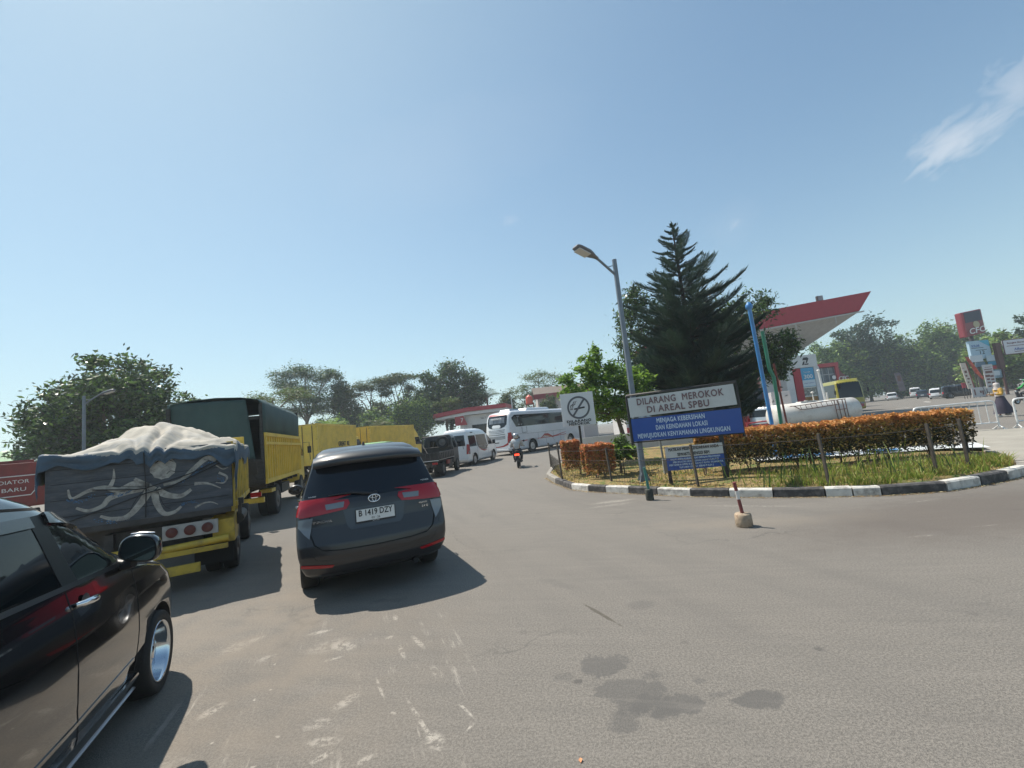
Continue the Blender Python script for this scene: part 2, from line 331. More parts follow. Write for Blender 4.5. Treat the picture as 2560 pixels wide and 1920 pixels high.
def wheel(parent, x, y, r, w=.2, rimr=.66, kind='alloy', rim_mat=None, name='wheel', spokes=5):
    """x: outer face plane (sign gives the side). Tyre mesh with its rim as a sub-part"""
    key = (round(r, 3), round(w, 3), rimr, kind, spokes, rim_mat.name if rim_mat else '')
    if key not in _wm:
        t = MB(); rr = r*rimr
        t.lathe([(rr, -w), (r*.9, -w), (r*.97, -w+.015), (r, -w+.04), (r, -.04), (r*.975, -.012), (r*.93, 0), (rr*1.06, -.004), (rr, -.012), (rr*.985, -.06)], axis='x', n=40, closed=True)
        q = MB()
        if kind == 'alloy':
            q.lathe([(rr*1.0, -.012), (rr*.97, -.006), (rr*.94, -.02), (rr*.9, -.07), (rr*.8, -.11)], axis='x', n=40, closed=True)
            q.lathe([(rr*.8, -.11), (0, -.11)], axis='x', n=24, mi=1)
            for k in range(spokes):
                a = 2*math.pi*k/spokes
                for da in (-.13, .13):
                    p0 = Vector((-.03, math.cos(a)*rr*.15, math.sin(a)*rr*.15)); p1 = Vector((-.035, math.cos(a+da)*rr*.93, math.sin(a+da)*rr*.93)); q.tube([p0, (p0+p1)/2+Vector((.004, 0, 0)), p1], [rr*.07, rr*.055, rr*.05], n=6)
            q.lathe([(rr*.2, -.04), (rr*.2, -.02), (rr*.15, -.012), (0, -.01)], axis='x', n=16)
        elif kind == 'dish':
            q.lathe([(rr, -.012), (rr*.985, -.003), (rr*.95, -.006), (rr*.93, -.03), (rr*.86, -.09), (rr*.8, -.12)], axis='x', n=48, closed=True)
            q.lathe([(rr*.8, -.13), (0, -.13)], axis='x', n=24, mi=1)
            for k in range(spokes):
                a = 2*math.pi*k/spokes
                p0 = Vector((-.075, math.cos(a)*rr*.15, math.sin(a)*rr*.15)); p1 = Vector((-.1, math.cos(a)*rr*.84, math.sin(a)*rr*.84)); q.tube([p0, p1], [rr*.1, rr*.06], n=6)
            q.lathe([(rr*.26, -.11), (rr*.24, -.06), (rr*.2, -.05), (0, -.05)], axis='x', n=16)
        else:
            q.lathe([(rr, -.012), (rr*.96, -.005), (rr*.92, -.03), (rr*.8, -.05), (rr*.55, -.02), (rr*.45, -.015), (rr*.42, .01), (rr*.2, .015), (0, .015)], axis='x', n=28)
            for k in range(6):
                a = 2*math.pi*k/6; q.lathe([(rr*.05, 0), (rr*.05, .018)], c=(-.02, math.cos(a)*rr*.33, math.sin(a)*rr*.33), axis='x', n=6, mi=0)
        to = t.build('wheel', TYRE); qo = q.build('rim', [rim_mat or ALU, DARK]); _wm[key] = (to.data, qo.data); bpy.data.objects.remove(to); bpy.data.objects.remove(qo)
    tm, qm = _wm[key]; o = bpy.data.objects.new(name, tm); link(o, parent); o.location = (x, y, r)
    if x < 0: o.rotation_euler = (0, 0, math.pi)
    q = bpy.data.objects.new('rim', qm); link(q, o); return o
def mirrored(poly): return [(-u, v) for u, v in poly]
def sides(name, poly, B, d, mt, parent, step=.1, which=(-1, 1)):
    return [panel(name, poly, (lambda y, z, s=s: B.side(y, z, s)), d, mt, parent, step) for s in which]
# ---------------------------------------------------------------- ground
def asphalt():
    m = bpy.data.materials.new('asphalt'); m.use_nodes = True; t = m.node_tree; b = t.nodes['Principled BSDF']; L = t.links.new
    o = N(t, 'ShaderNodeTexCoord'); P = o.outputs['Object']
    def noise(sc, det=4, ro=.5, vec=None, st=None, rot=0):
        n = N(t, 'ShaderNodeTexNoise'); n.inputs['Scale'].default_value = sc; n.inputs['Detail'].default_value = det; n.inputs['Roughness'].default_value = ro
        v = vec or P
        if st: mp = N(t, 'ShaderNodeMapping'); mp.inputs['Rotation'].default_value = (0, 0, rot); mp.inputs['Scale'].default_value = st; mp.vector_type = 'TEXTURE'; L(v, mp.inputs[0]); v = mp.outputs[0]
        L(v, n.inputs['Vector']); return n.outputs[0]
    def ramp(x, a, c, v0=0., v1=1.):
        n = N(t, 'ShaderNodeMapRange'); n.inputs[1].default_value = a; n.inputs[2].default_value = c; n.inputs[3].default_value = v0; n.inputs[4].default_value = v1; n.interpolation_type = 'SMOOTHSTEP'; L(x, n.inputs[0]); return n.outputs[0]
    def mixc(f, c1, c2, mode='MIX'):
        n = N(t, 'ShaderNodeMixRGB', blend_type=mode)
        for i, q in enumerate((f, c1, c2)):
            if isinstance(q, tuple): n.inputs[i].default_value = (*q, 1)
            elif isinstance(q, (int, float)): n.inputs[i].default_value = q
            else: L(q, n.inputs[i])
        return n.outputs[0]
    def F(op, *a, clamp=False): return fmath(t, op, *a, clamp=clamp)
    big = noise(.16, 4, .55); mid = noise(1.1, 6, .6); fine = noise(55, 3, .7); sm = noise(9, 6, .7)
    c = mixc(ramp(big, .35, .65), (.168, .153, .134), (.198, .176, .150))
    c = mixc(F('MULTIPLY', ramp(mid, .42, .68), .35), c, (.14, .129, .116))
    c = mixc(F('MULTIPLY', ramp(sm, .52, .75), .3), c, (.215, .19, .16))
    g = noise(150, 2, .6); c = mixc(.5, c, mixc(ramp(g, .36, .64), (.06, .055, .05), (.24, .218, .19)))
    vo = N(t, 'ShaderNodeTexVoronoi'); vo.inputs['Scale'].default_value = 70; L(P, vo.inputs['Vector'])
    c = mixc(F('MULTIPLY', ramp(vo.outputs['Distance'], .0, .22, 1, 0), .22), c, (.3, .275, .24))
    g2 = noise(60, 3, .8); c = mixc(.42, c, mixc(ramp(g2, .40, .60), (.09, .083, .075), (.27, .246, .218)))
    g3 = noise(24, 4, .8); c = mixc(F('MULTIPLY', ramp(g3, .56, .66), .35), c, (.095, .088, .08))
    # tyre-polished lanes and dust streaks along the driving direction
    lane = noise(1.0, 4, .55, st=(.55, 6.0, 1), rot=R(22)); c = mixc(F('MULTIPLY', ramp(lane, .45, .7), .28), c, (.112, .104, .096))
    # dark speckle of old drips
    v2 = N(t, 'ShaderNodeTexVoronoi'); v2.inputs['Scale'].default_value = 3.4; v2.inputs['Randomness'].default_value = 1; wob = noise(14, 3)
    vv = N(t, 'ShaderNodeVectorMath', operation='ADD'); L(P, vv.inputs[0]); sc = N(t, 'ShaderNodeVectorMath', operation='SCALE'); nc = N(t, 'ShaderNodeTexNoise'); nc.inputs['Scale'].default_value = 11; L(P, nc.inputs['Vector']); L(nc.outputs['Color'], sc.inputs[0]); sc.inputs['Scale'].default_value = .10; L(sc.outputs[0], vv.inputs[1]); L(vv.outputs[0], v2.inputs['Vector'])
    sel = F('GREATER_THAN', N_sep(t, v2.outputs['Color']), .45)
    dr = F('MULTIPLY', ramp(v2.outputs['Distance'], .08, .17, 1, 0), sel)
    sp = N(t, 'ShaderNodeSeparateXYZ'); L(P, sp.inputs[0]); X, Y = sp.outputs[0], sp.outputs[1]
    zone = F('MULTIPLY', ramp(X, -1.6, .3), ramp(Y, 4.6, 3.2))
    c = mixc(F('MULTIPLY', F('MULTIPLY', dr, ramp(noise(.9), .4, .6)), F('ADD', F('MULTIPLY', zone, .55), .1)), c, (.062, .058, .055))
    wn = noise(7, 6, .65); wn2 = noise(2.2, 5, .6)
    def blob(cx, cy, rx, ry, rot, strength, col, edge=.6, amp=2.6):
        nonlocal c
        mp = N(t, 'ShaderNodeMapping'); mp.vector_type = 'TEXTURE'; mp.inputs['Location'].default_value = (cx, cy, 0); mp.inputs['Rotation'].default_value = (0, 0, R(rot)); mp.inputs['Scale'].default_value = (rx, ry, 1); L(P, mp.inputs[0])
        ln = N(t, 'ShaderNodeVectorMath', operation='LENGTH'); L(mp.outputs[0], ln.inputs[0])
        dd = F('ADD', ln.outputs['Value'], F('MULTIPLY', F('SUBTRACT', wn, .5), amp)); dd = F('ADD', dd, F('MULTIPLY', F('SUBTRACT', wn2, .5), amp*.9))
        c = mixc(F('MULTIPLY', ramp(dd, 1-edge, 1.05, 1, 0), strength), c, col)
    oil = (.094, .089, .084)
    blob(.44, 3.36, .19, .14, 0, .72, oil, .3); blob(.56, 3.02, .26, .2, -30, .66, oil, .3); blob(.76, 2.86, .2, .09, 0, .7, oil, .25); blob(.43, 2.74, .12, .11, 0, .6, oil, .4, 2); blob(.15, 3.26, .12, .06, 0, .4, oil, .5)
    blob(1.28, 2.82, .19, .10, 0, .78, oil, .2, 1.4); blob(1.09, 2.9, .13, .05, 10, .5, oil, .5); blob(1.0, 4.32, .17, .13, 0, .4, oil, .7, 1); blob(1.02, 3.05, .06, .05, 0, .5, oil, .5)
    blob(.59, 4.22, .025, .36, 24, .8, (.07, .06, .045), .4, 1.3); blob(-1.6, 5.15, .3, .09, 0, .6, oil, .5); blob(-6.3, 8.9, .3, .1, 0, .5, oil, .5)
    blob(.3, 5.1, .35, .1, -50, .25, oil, .7)
    # pale scrapes and dried mud
    pale = (.42, .385, .335)
    ws = noise(16, 6, .75); wst = F('MULTIPLY', ramp(ws, .44, .56), 1.0)
    def scr(x0, y0, x1, y1, wd, st):
        nonlocal c
        cx, cy = (x0+x1)/2, (y0+y1)/2; l = math.hypot(x1-x0, y1-y0)/2; a = math.degrees(math.atan2(y1-y0, x1-x0))
        mp = N(t, 'ShaderNodeMapping'); mp.vector_type = 'TEXTURE'; mp.inputs['Location'].default_value = (cx, cy, 0); mp.inputs['Rotation'].default_value = (0, 0, R(a)); mp.inputs['Scale'].default_value = (l, wd, 1); L(P, mp.inputs[0])
        ln = N(t, 'ShaderNodeVectorMath', operation='LENGTH'); L(mp.outputs[0], ln.inputs[0])
        dd = F('ADD', ln.outputs['Value'], F('MULTIPLY', F('SUBTRACT', ws, .5), 2.6)); c = mixc(F('MULTIPLY', F('MULTIPLY', ramp(dd, .6, 1.15, 1, 0), wst), F('MULTIPLY', st, .8)), c, pale)
    for q in [(-3.0, 4.35, -2.72, 4.3, .16, .5), (-2.8, 4.4, -2.7, 4.55, .07, .7), (-2.45, 4.1, -2.35, 4.0, .1, .6), (-2.42, 3.2, -2.33, 3.42, .06, .9), (-2.25, 4.43, -2.0, 4.52, .05, .8), (-2.1, 4.05, -1.7, 4.25, .14, .5), (-1.9, 4.2, -1.6, 4.03, .09, .8), (-1.85, 3.86, -1.66, 3.93, .025, .9), (-1.45, 3.15, -1.32, 3.36, .06, .9), (-1.58, 3.0, -1.4, 3.06, .06, .8), (-1.5, 2.86, -1.24, 2.84, .05, 1), (-1.38, 2.66, -1.25, 2.78, .03, 1), (-1.1, 2.62, -1.0, 2.7, .03, .9), (-1.40, 4.2, -1.32, 4.18, .05, .9), (-1.24, 4.05, -1.1, 3.75, .025, 1), (-1.16, 4.2, -.96, 3.88, .03, .9), (-1.28, 3.55, -1.1, 3.2, .014, .9), (-.98, 3.25, -.6, 2.62, .018, 1), (-.72, 2.85, -.62, 2.66, .06, .9), (-.6, 3.13, -.44, 2.9, .014, 1), (-.44, 2.9, -.5, 2.79, .012, 1), (-.86, 3.62, -.74, 3.4, .04, .6), (-1.46, 4.72, -1.4, 4.55, .03, .9), (-2.5, 2.9, -1.9, 2.6, .12, .35), (1.4, 9.75, 2.5, 9.85, .16, .75), (1.2, 9.3, 2.4, 9.5, .12, .4), (4.5, 5.42, 4.85, 5.42, .04, .9), (5.4, 5.55, 5.8, 5.55, .02, .9), (5.8, 7.0, 6.6, 7.1, .03, .4), (3.2, 8.5, 4.8, 7.4, .1, .35)]: scr(*q)
    # pale flecks of dried cement over the near left
    v3 = N(t, 'ShaderNodeTexVoronoi'); v3.inputs['Scale'].default_value = 5.5; L(vv.outputs[0], v3.inputs['Vector'])
    fl = F('MULTIPLY', ramp(v3.outputs['Distance'], .05, .11, 1, 0), F('GREATER_THAN', N_sep(t, v3.outputs['Color']), .55))
    z2 = F('MULTIPLY', ramp(X, -.2, -1.4), ramp(Y, 4.7, 3.9)); c = mixc(F('MULTIPLY', F('MULTIPLY', fl, z2), .75), c, pale)
    # fine cracks, and long pale drag marks along the lane at the left
    ve = N(t, 'ShaderNodeTexVoronoi'); ve.feature = 'DISTANCE_TO_EDGE'; ve.inputs['Scale'].default_value = .42
    cv = N(t, 'ShaderNodeVectorMath', operation='ADD'); L(P, cv.inputs[0]); cs = N(t, 'ShaderNodeVectorMath', operation='SCALE'); cn = N(t, 'ShaderNodeTexNoise'); cn.inputs['Scale'].default_value = 1.6; cn.inputs['Detail'].default_value = 7; L(P, cn.inputs['Vector']); L(cn.outputs['Color'], cs.inputs[0]); cs.inputs['Scale'].default_value = .9; L(cs.outputs[0], cv.inputs[1]); L(cv.outputs[0], ve.inputs['Vector'])
    ck = F('MULTIPLY', ramp(ve.outputs['Distance'], .002, .008, 1, 0), ramp(noise(.5, 3), .45, .6)); c = mixc(F('MULTIPLY', ck, .6), c, (.10, .094, .085))
    dg = noise(1.0, 7, .75, st=(.10, 1.6, 1), rot=R(20)); z3 = F('MULTIPLY', F('MULTIPLY', ramp(X, .0, -.7), ramp(X, -3.4, -2.4)), F('MULTIPLY', ramp(Y, 5.0, 4.3), ramp(noise(2.4, 5, .6), .44, .6)))
    c = mixc(F('MULTIPLY', F('MULTIPLY', ramp(dg, .54, .66), z3), .6), c, pale)
    tl = noise(1.0, 5, .6, st=(1.1, .12, 1), rot=R(-14)); c = mixc(F('MULTIPLY', ramp(tl, .52, .72), .22), c, (.235, .212, .188)); c = mixc(F('MULTIPLY', ramp(tl, .5, .3), .25), c, (.122, .113, .103))
    # sandy dust near the left lane, darker newer asphalt before the kerb on the right
    dz = F('MULTIPLY', ramp(X, .2, -2.6), ramp(Y, 8, 5)); c = mixc(F('MULTIPLY', dz, F('MULTIPLY', ramp(wn2, .3, .7), .55)), c, (.235, .198, .158))
    blob(6.5, 6.2, 4.2, 1.5, 8, .6, (.096, .078, .066), .7, .5)
    blob(3.3, 6.9, 2.2, .5, -12, .35, (.24, .205, .165), .9, 1.2)
    L(c, b.inputs['Base Color'])
    b.inputs['Roughness'].default_value = .82; b.inputs['Specular IOR Level'].default_value = .4
    bn = N(t, 'ShaderNodeBump'); bn.inputs['Strength'].default_value = .7; bn.inputs['Distance'].default_value = .008
    L(F('ADD', g, F('MULTIPLY', fine, .8)), bn.inputs['Height']); L(bn.outputs[0], b.inputs['Normal'])
    return m
def N_sep(t, c):
    n = N(t, 'ShaderNodeSeparateColor'); t.links.new(c, n.inputs[0]); return n.outputs[0]
ASPH = asphalt()
g = MB(); n = 24; S = 330
# one sheet to the horizon, very slightly rolling far away
def gz(x, y): return 0.0
xs = [-S, -150, -60, -25, -10, 0, 10, 25, 60, 150, S]; ys = [-60, -15, 0, 10, 25, 50, 90, 160, 300, 640]
g.add([(x, y, gz(x, y)) for y in ys for x in xs], [(j*11+i, j*11+i+1, (j+1)*11+i+1, (j+1)*11+i) for j in range(9) for i in range(10)])
tag(g.build('ground', ASPH), kind='structure')
a = MB(); a.add([(11.84, 11.55, .004), (17.06, 16.9, .004), (17.9, 15.4, .004), (21.5, 7.0, .004), (14, .5, .004), (10.4, 3.5, .004), (9.75, 8.6, .004)], [(6, 5, 4, 3, 2, 1, 0)])
tag(a.build('concrete_apron', mat('pale concrete', (.30, .28, .24), .85, var=.14, vscale=1.5, dirt_shade=.5, dirt_shade_col=(.2, .18, .15), dscale=3, bump=.2)), kind='structure')
rl = MB()
for (x0, y0, x1, y1, wd) in [(32.9, 38.2, 36.0, 39.3, .16), (51.5, 54.5, 54.5, 58.5, .3), (38, 44, 40.5, 45, .2)]:
    dx, dy = x1-x0, y1-y0; l = math.hypot(dx, dy); nx, ny = -dy/l*wd/2, dx/l*wd/2; rl.add([(x0+nx, y0+ny, .004), (x1+nx, y1+ny, .004), (x1-nx, y1-ny, .004), (x0-nx, y0-ny, .004)], [(0, 1, 2, 3)])
tag(rl.build('road_marking', mat('road paint', (.62, .6, .56), .7, dirt_shade=.6, dscale=6)), kind='structure')
# planted island
KP = [(1.24, 18.3), (.87, 15.7), (1.03, 13.9), (1.33, 12.25), (1.69, 11.57), (2.05, 11.11), (2.5, 10.6), (2.99, 10.0), (3.51, 9.41), (4.09, 8.93), (4.7, 8.45), (5.4, 8.04), (6.12, 7.68), (7.07, 7.5), (7.81, 7.66), (8.5, 7.85), (9.2, 8.12), (9.75, 8.62)]
BACK = [(11.84, 11.55), (13, 13.5), (13, 20), (9.5, 24), (4.5, 23.2), (2.2, 21)]
loop = KP+BACK
cx0 = sum(p[0] for p in loop)/len(loop); cy0 = sum(p[1] for p in loop)/len(loop)
def inset(d):
    r = []
    for i, p in enumerate(loop):
        a_, b_ = Vector(loop[i-1]), Vector(loop[(i+1) % len(loop)]); t_ = (b_-a_).normalized(); n_ = Vector((-t_.y, t_.x)); r.append((p[0]+n_.x*d, p[1]+n_.y*d))
    return r
ins = inset(.15)
kw = mat('kerb white paint', (.56, .54, .50), .8, var=.14, vscale=7, dirt_shade=1, dirt_shade_col=(.16, .14, .12), dscale=5, bump=.5, bscale=20); kb = mat('kerb black paint', (.06, .056, .056), .8, var=.3, vscale=8, dirt_shade=.8, dirt_shade_col=(.16, .15, .14), dscale=8, bump=.5, bscale=20)
kc = mat('kerb bare concrete', (.28, .26, .23), .9, var=.2, vscale=6, bump=.5)
colr = [2, 2, 0, 1, 0, 1, 0, 1, 0, 1, 0, 1, 0, 1, 0, 1, 2]
k = MB(); random.seed(5)
for i in range(len(loop)):
    j = (i+1) % len(loop); p, q = Vector(loop[i]), Vector(loop[j]); pi, qi = Vector(ins[i]), Vector(ins[j])
    mi = 2 if i >= len(KP)-1 else [2, 2, 1, 0, 1, 0, 1, 0, 1, 0, 1, 0, 1, 0, 1, 0, 2][i]
    mi = {0: 0, 1: 1, 2: 2}[mi]
    # recompute alternation: white / black stones as painted
    if 3 <= i <= 15: mi = 0 if i in (3, 5, 7, 9, 11, 13, 15) else 1
    if i == 2: mi = 1
    gp = .012/max((q-p).length, .01); nsub = max(1, int((q-p).length/.75)) if i != 11 else 2
    for s_ in range(nsub):
        a0 = s_/nsub+gp; a1 = (s_+1)/nsub-gp; h = .165+random.uniform(-.006, .006)
        P0, P1, Q0, Q1 = p.lerp(q, a0), p.lerp(q, a1), pi.lerp(qi, a0), pi.lerp(qi, a1); c = .025; out_ = (P0-Q0).normalized()
        prof = [(P0, P1, 0, 0), (P0, P1, h-c, .0), (P0, P1, h, c), (Q0, Q1, h, 0), (Q0, Q1, .02, 0)]
        A = []; Bv = []
        for (u, v_, z, cc) in prof: A.append((u.x-out_.x*cc, u.y-out_.y*cc, z)); Bv.append((v_.x-out_.x*cc, v_.y-out_.y*cc, z))
        k.add(A+Bv, [(m_, m_+1, m_+6, m_+5) for m_ in range(4)]+[(4, 3, 2, 1, 0), (5, 6, 7, 8, 9)], mi)
tag(k.build('kerb', [kw, kb, kc]), kind='structure')
soil = bpy.data.materials.new('island soil'); soil.use_nodes = True
def _soil():
    t = soil.node_tree; b = t.nodes['Principled BSDF']; L = t.links.new; o = N(t, 'ShaderNodeTexCoord'); sp = N(t, 'ShaderNodeSeparateXYZ'); L(o.outputs['Object'], sp.inputs[0])
    def ns(s_, d=5):
        n = N(t, 'ShaderNodeTexNoise'); n.inputs['Scale'].default_value = s_; n.inputs['Detail'].default_value = d; n.inputs['Roughness'].default_value = .7; L(o.outputs['Object'], n.inputs['Vector']); return n.outputs[0]
    def rp(x, a, c):
        n = N(t, 'ShaderNodeMapRange'); n.inputs[1].default_value = a; n.inputs[2].default_value = c; L(x, n.inputs[0]); return n.outputs[0]
    def mx(f, a, c):
        n = N(t, 'ShaderNodeMixRGB'); L(f, n.inputs[0])
        for i, q in ((1, a), (2, c)):
            if isinstance(q, tuple): n.inputs[i].default_value = (*q, 1)
            else: L(q, n.inputs[i])
        return n.outputs[0]
    c = mx(rp(ns(2), .35, .65), (.13, .085, .045), (.24, .17, .075)); c = mx(rp(ns(18), .45, .6), c, (.34, .25, .09))
    c = mx(rp(ns(3.1), .52, .6), c, (.10, .14, .03)); L(c, b.inputs['Base Color']); b.inputs['Roughness'].default_value = .95
    bn = N(t, 'ShaderNodeBump'); bn.inputs['Strength'].default_value = 1; bn.inputs['Distance'].default_value = .03; L(ns(22), bn.inputs['Height']); L(bn.outputs[0], b.inputs['Normal'])
_soil()
s = MB(); gi = inset(.145)
bm = bmesh.new(); vv_ = [bm.verts.new((x, y, .13)) for x, y in gi]; bm.faces.new(vv_); bmesh.ops.triangulate(bm, faces=bm.faces[:])
for ax in (0, 1):
    c_ = 0.5
    while c_ < 25:
        bmesh.ops.bisect_plane(bm, geom=bm.verts[:]+bm.edges[:]+bm.faces[:], plane_co=((c_, 0, 0) if ax == 0 else (0, c_, 0)), plane_no=((1, 0, 0) if ax == 0 else (0, 1, 0))); c_ += .6
for v in bm.verts:
    if not v.is_boundary: v.co.z = .16+.05*math.sin(v.co.x*1.7+v.co.y*.6)*math.cos(v.co.y*1.3)
me = bpy.data.meshes.new('island_soil'); bm.to_mesh(me); bm.free(); me.materials.append(soil)
for p in me.polygons: p.use_smooth = True
tag(link(bpy.data.objects.new('island_soil', me)), kind='structure')
# ---------------------------------------------------------------- foliage tools (numpy)
def quads_obj(name, P, mi, mats, parent=None, smooth=False):
    """P: (n,4,3) quads"""
    n = len(P); me = bpy.data.meshes.new(name); me.vertices.add(n*4); me.vertices.foreach_set('co', np.ascontiguousarray(P, dtype=np.float32).ravel())
    me.loops.add(n*4); me.loops.foreach_set('vertex_index', np.arange(n*4, dtype=np.int32)); me.polygons.add(n)
    me.polygons.foreach_set('loop_start', np.arange(0, n*4, 4, dtype=np.int32)); me.polygons.foreach_set('loop_total', np.full(n, 4, dtype=np.int32))
    if mi is not None: me.polygons.foreach_set('material_index', np.asarray(mi, dtype=np.int32))
    for m in mats: me.materials.append(m)
    me.update(); me.validate(); o = bpy.data.objects.new(name, me); return link(o, parent)
def leaf_quads(C, size, rng, up=.4, aspect=.5, droop=None, dirs=None, jit=.35):
    """one pointed leaf quad (rhombus) per centre C (n,3)"""
    n = len(C); d = rng.normal(size=(n, 3)) if dirs is None else dirs+rng.normal(size=(n, 3))*jit
    d[:, 2] *= (1-up)
    if droop: d[:, 2] -= droop
    d /= np.linalg.norm(d, axis=1)[:, None]+1e-9
    nr = rng.normal(size=(n, 3)); nr[:, 2] += up*3; w_ = np.cross(d, nr); w_ /= np.linalg.norm(w_, axis=1)[:, None]+1e-9
    s_ = (size*rng.uniform(.6, 1.3, n))[:, None]
    return np.stack([C-d*s_*.5, C+w_*s_*aspect*.5, C+d*s_*.5, C-w_*s_*aspect*.5], 1)
def clump_points(clumps, n, rng, shell=.55, sub=14, subr=.28):
    """points spread in uneven sub-clumps near the skin of ellipsoid clumps [(x,y,z,rx,ry,rz)]"""
    cl = np.array(clumps, float); vol = (cl[:, 3]*cl[:, 4]*cl[:, 5])**.67; pr_ = vol/vol.sum(); out_ = []
    for c, p in zip(cl, pr_):
        m = max(8, int(n*p)); ns = sub; d = rng.normal(size=(ns, 3)); d /= np.linalg.norm(d, axis=1)[:, None]; rr = rng.uniform(shell, 1, ns)[:, None]; sc_ = d*rr
        idx = rng.integers(0, ns, m); loc = rng.normal(size=(m, 3))*subr*rng.uniform(.5, 1.1, (m, 1)); q = sc_[idx]+loc; out_.append(c[:3]+q*c[3:6])
    return np.concatenate(out_)
BARK = mat('bark', (.12, .095, .07), .9, var=.35, vscale=9, bump=.6, bscale=20)
def tree(name, label, base, clumps, n, leaf, lm, trunk_r=.2, seed=1, group=None, up=.4, aspect=.5, shell=.55, sub=14, subr=.28, fork=.35, bark=None, droop=None, cat='tree'):
    rng = np.random.default_rng(seed); rnd = random.Random(seed); t = thing(name, label, cat, base, 0, group)
    b = Vector(base); cl = [(c[0]-b.x, c[1]-b.y, c[2]-b.z, *c[3:]) for c in clumps]
    P = clump_points(cl, n, rng, shell, sub, subr); P = P[P[:, 2] > .3]
    quads_obj('crown', leaf_quads(P, leaf, rng, up, aspect, droop), rng.integers(0, len(lm), len(P)) if len(lm) > 1 else None, lm, t)
    tr = MB(); top = max(c[2] for c in cl); zc = min(c[2]-c[5]*.6 for c in cl); fh = max(.4, zc+ (top-zc)*fork*.4)
    mx_, my_ = sum(c[0] for c in cl)/len(cl)*.4, sum(c[1] for c in cl)/len(cl)*.4
    tr.tube([(0, 0, -.05), (mx_*.2, my_*.2, fh*.3), (mx_*.6+rnd.uniform(-.05, .05)*fh, my_*.5, fh*.65), (mx_, my_, fh)], [trunk_r*1.35, trunk_r, trunk_r*.85, trunk_r*.75], n=9)
    for c in cl:
        e = Vector(c[:3]); s0 = Vector((mx_, my_, fh*rnd.uniform(.75, 1))); md = s0.lerp(e, .5)+Vector((rnd.uniform(-.1, .1), rnd.uniform(-.1, .1), rnd.uniform(-.05, .12)))*(e-s0).length
        tr.tube([s0, md, e], [trunk_r*.5, trunk_r*.33, trunk_r*.16], n=6)
        for q in range(4):
            d_ = Vector((rnd.uniform(-1, 1)*c[3], rnd.uniform(-1, 1)*c[4], rnd.uniform(-.2, .9)*c[5])); st_ = md.lerp(e, rnd.uniform(.2, 1)); tr.tube([st_, st_+d_*.45+Vector((0, 0, .1)), st_+d_*.85], [trunk_r*.2, trunk_r*.12, trunk_r*.05], n=5)
    tr.build('trunk', bark or BARK, t); return t
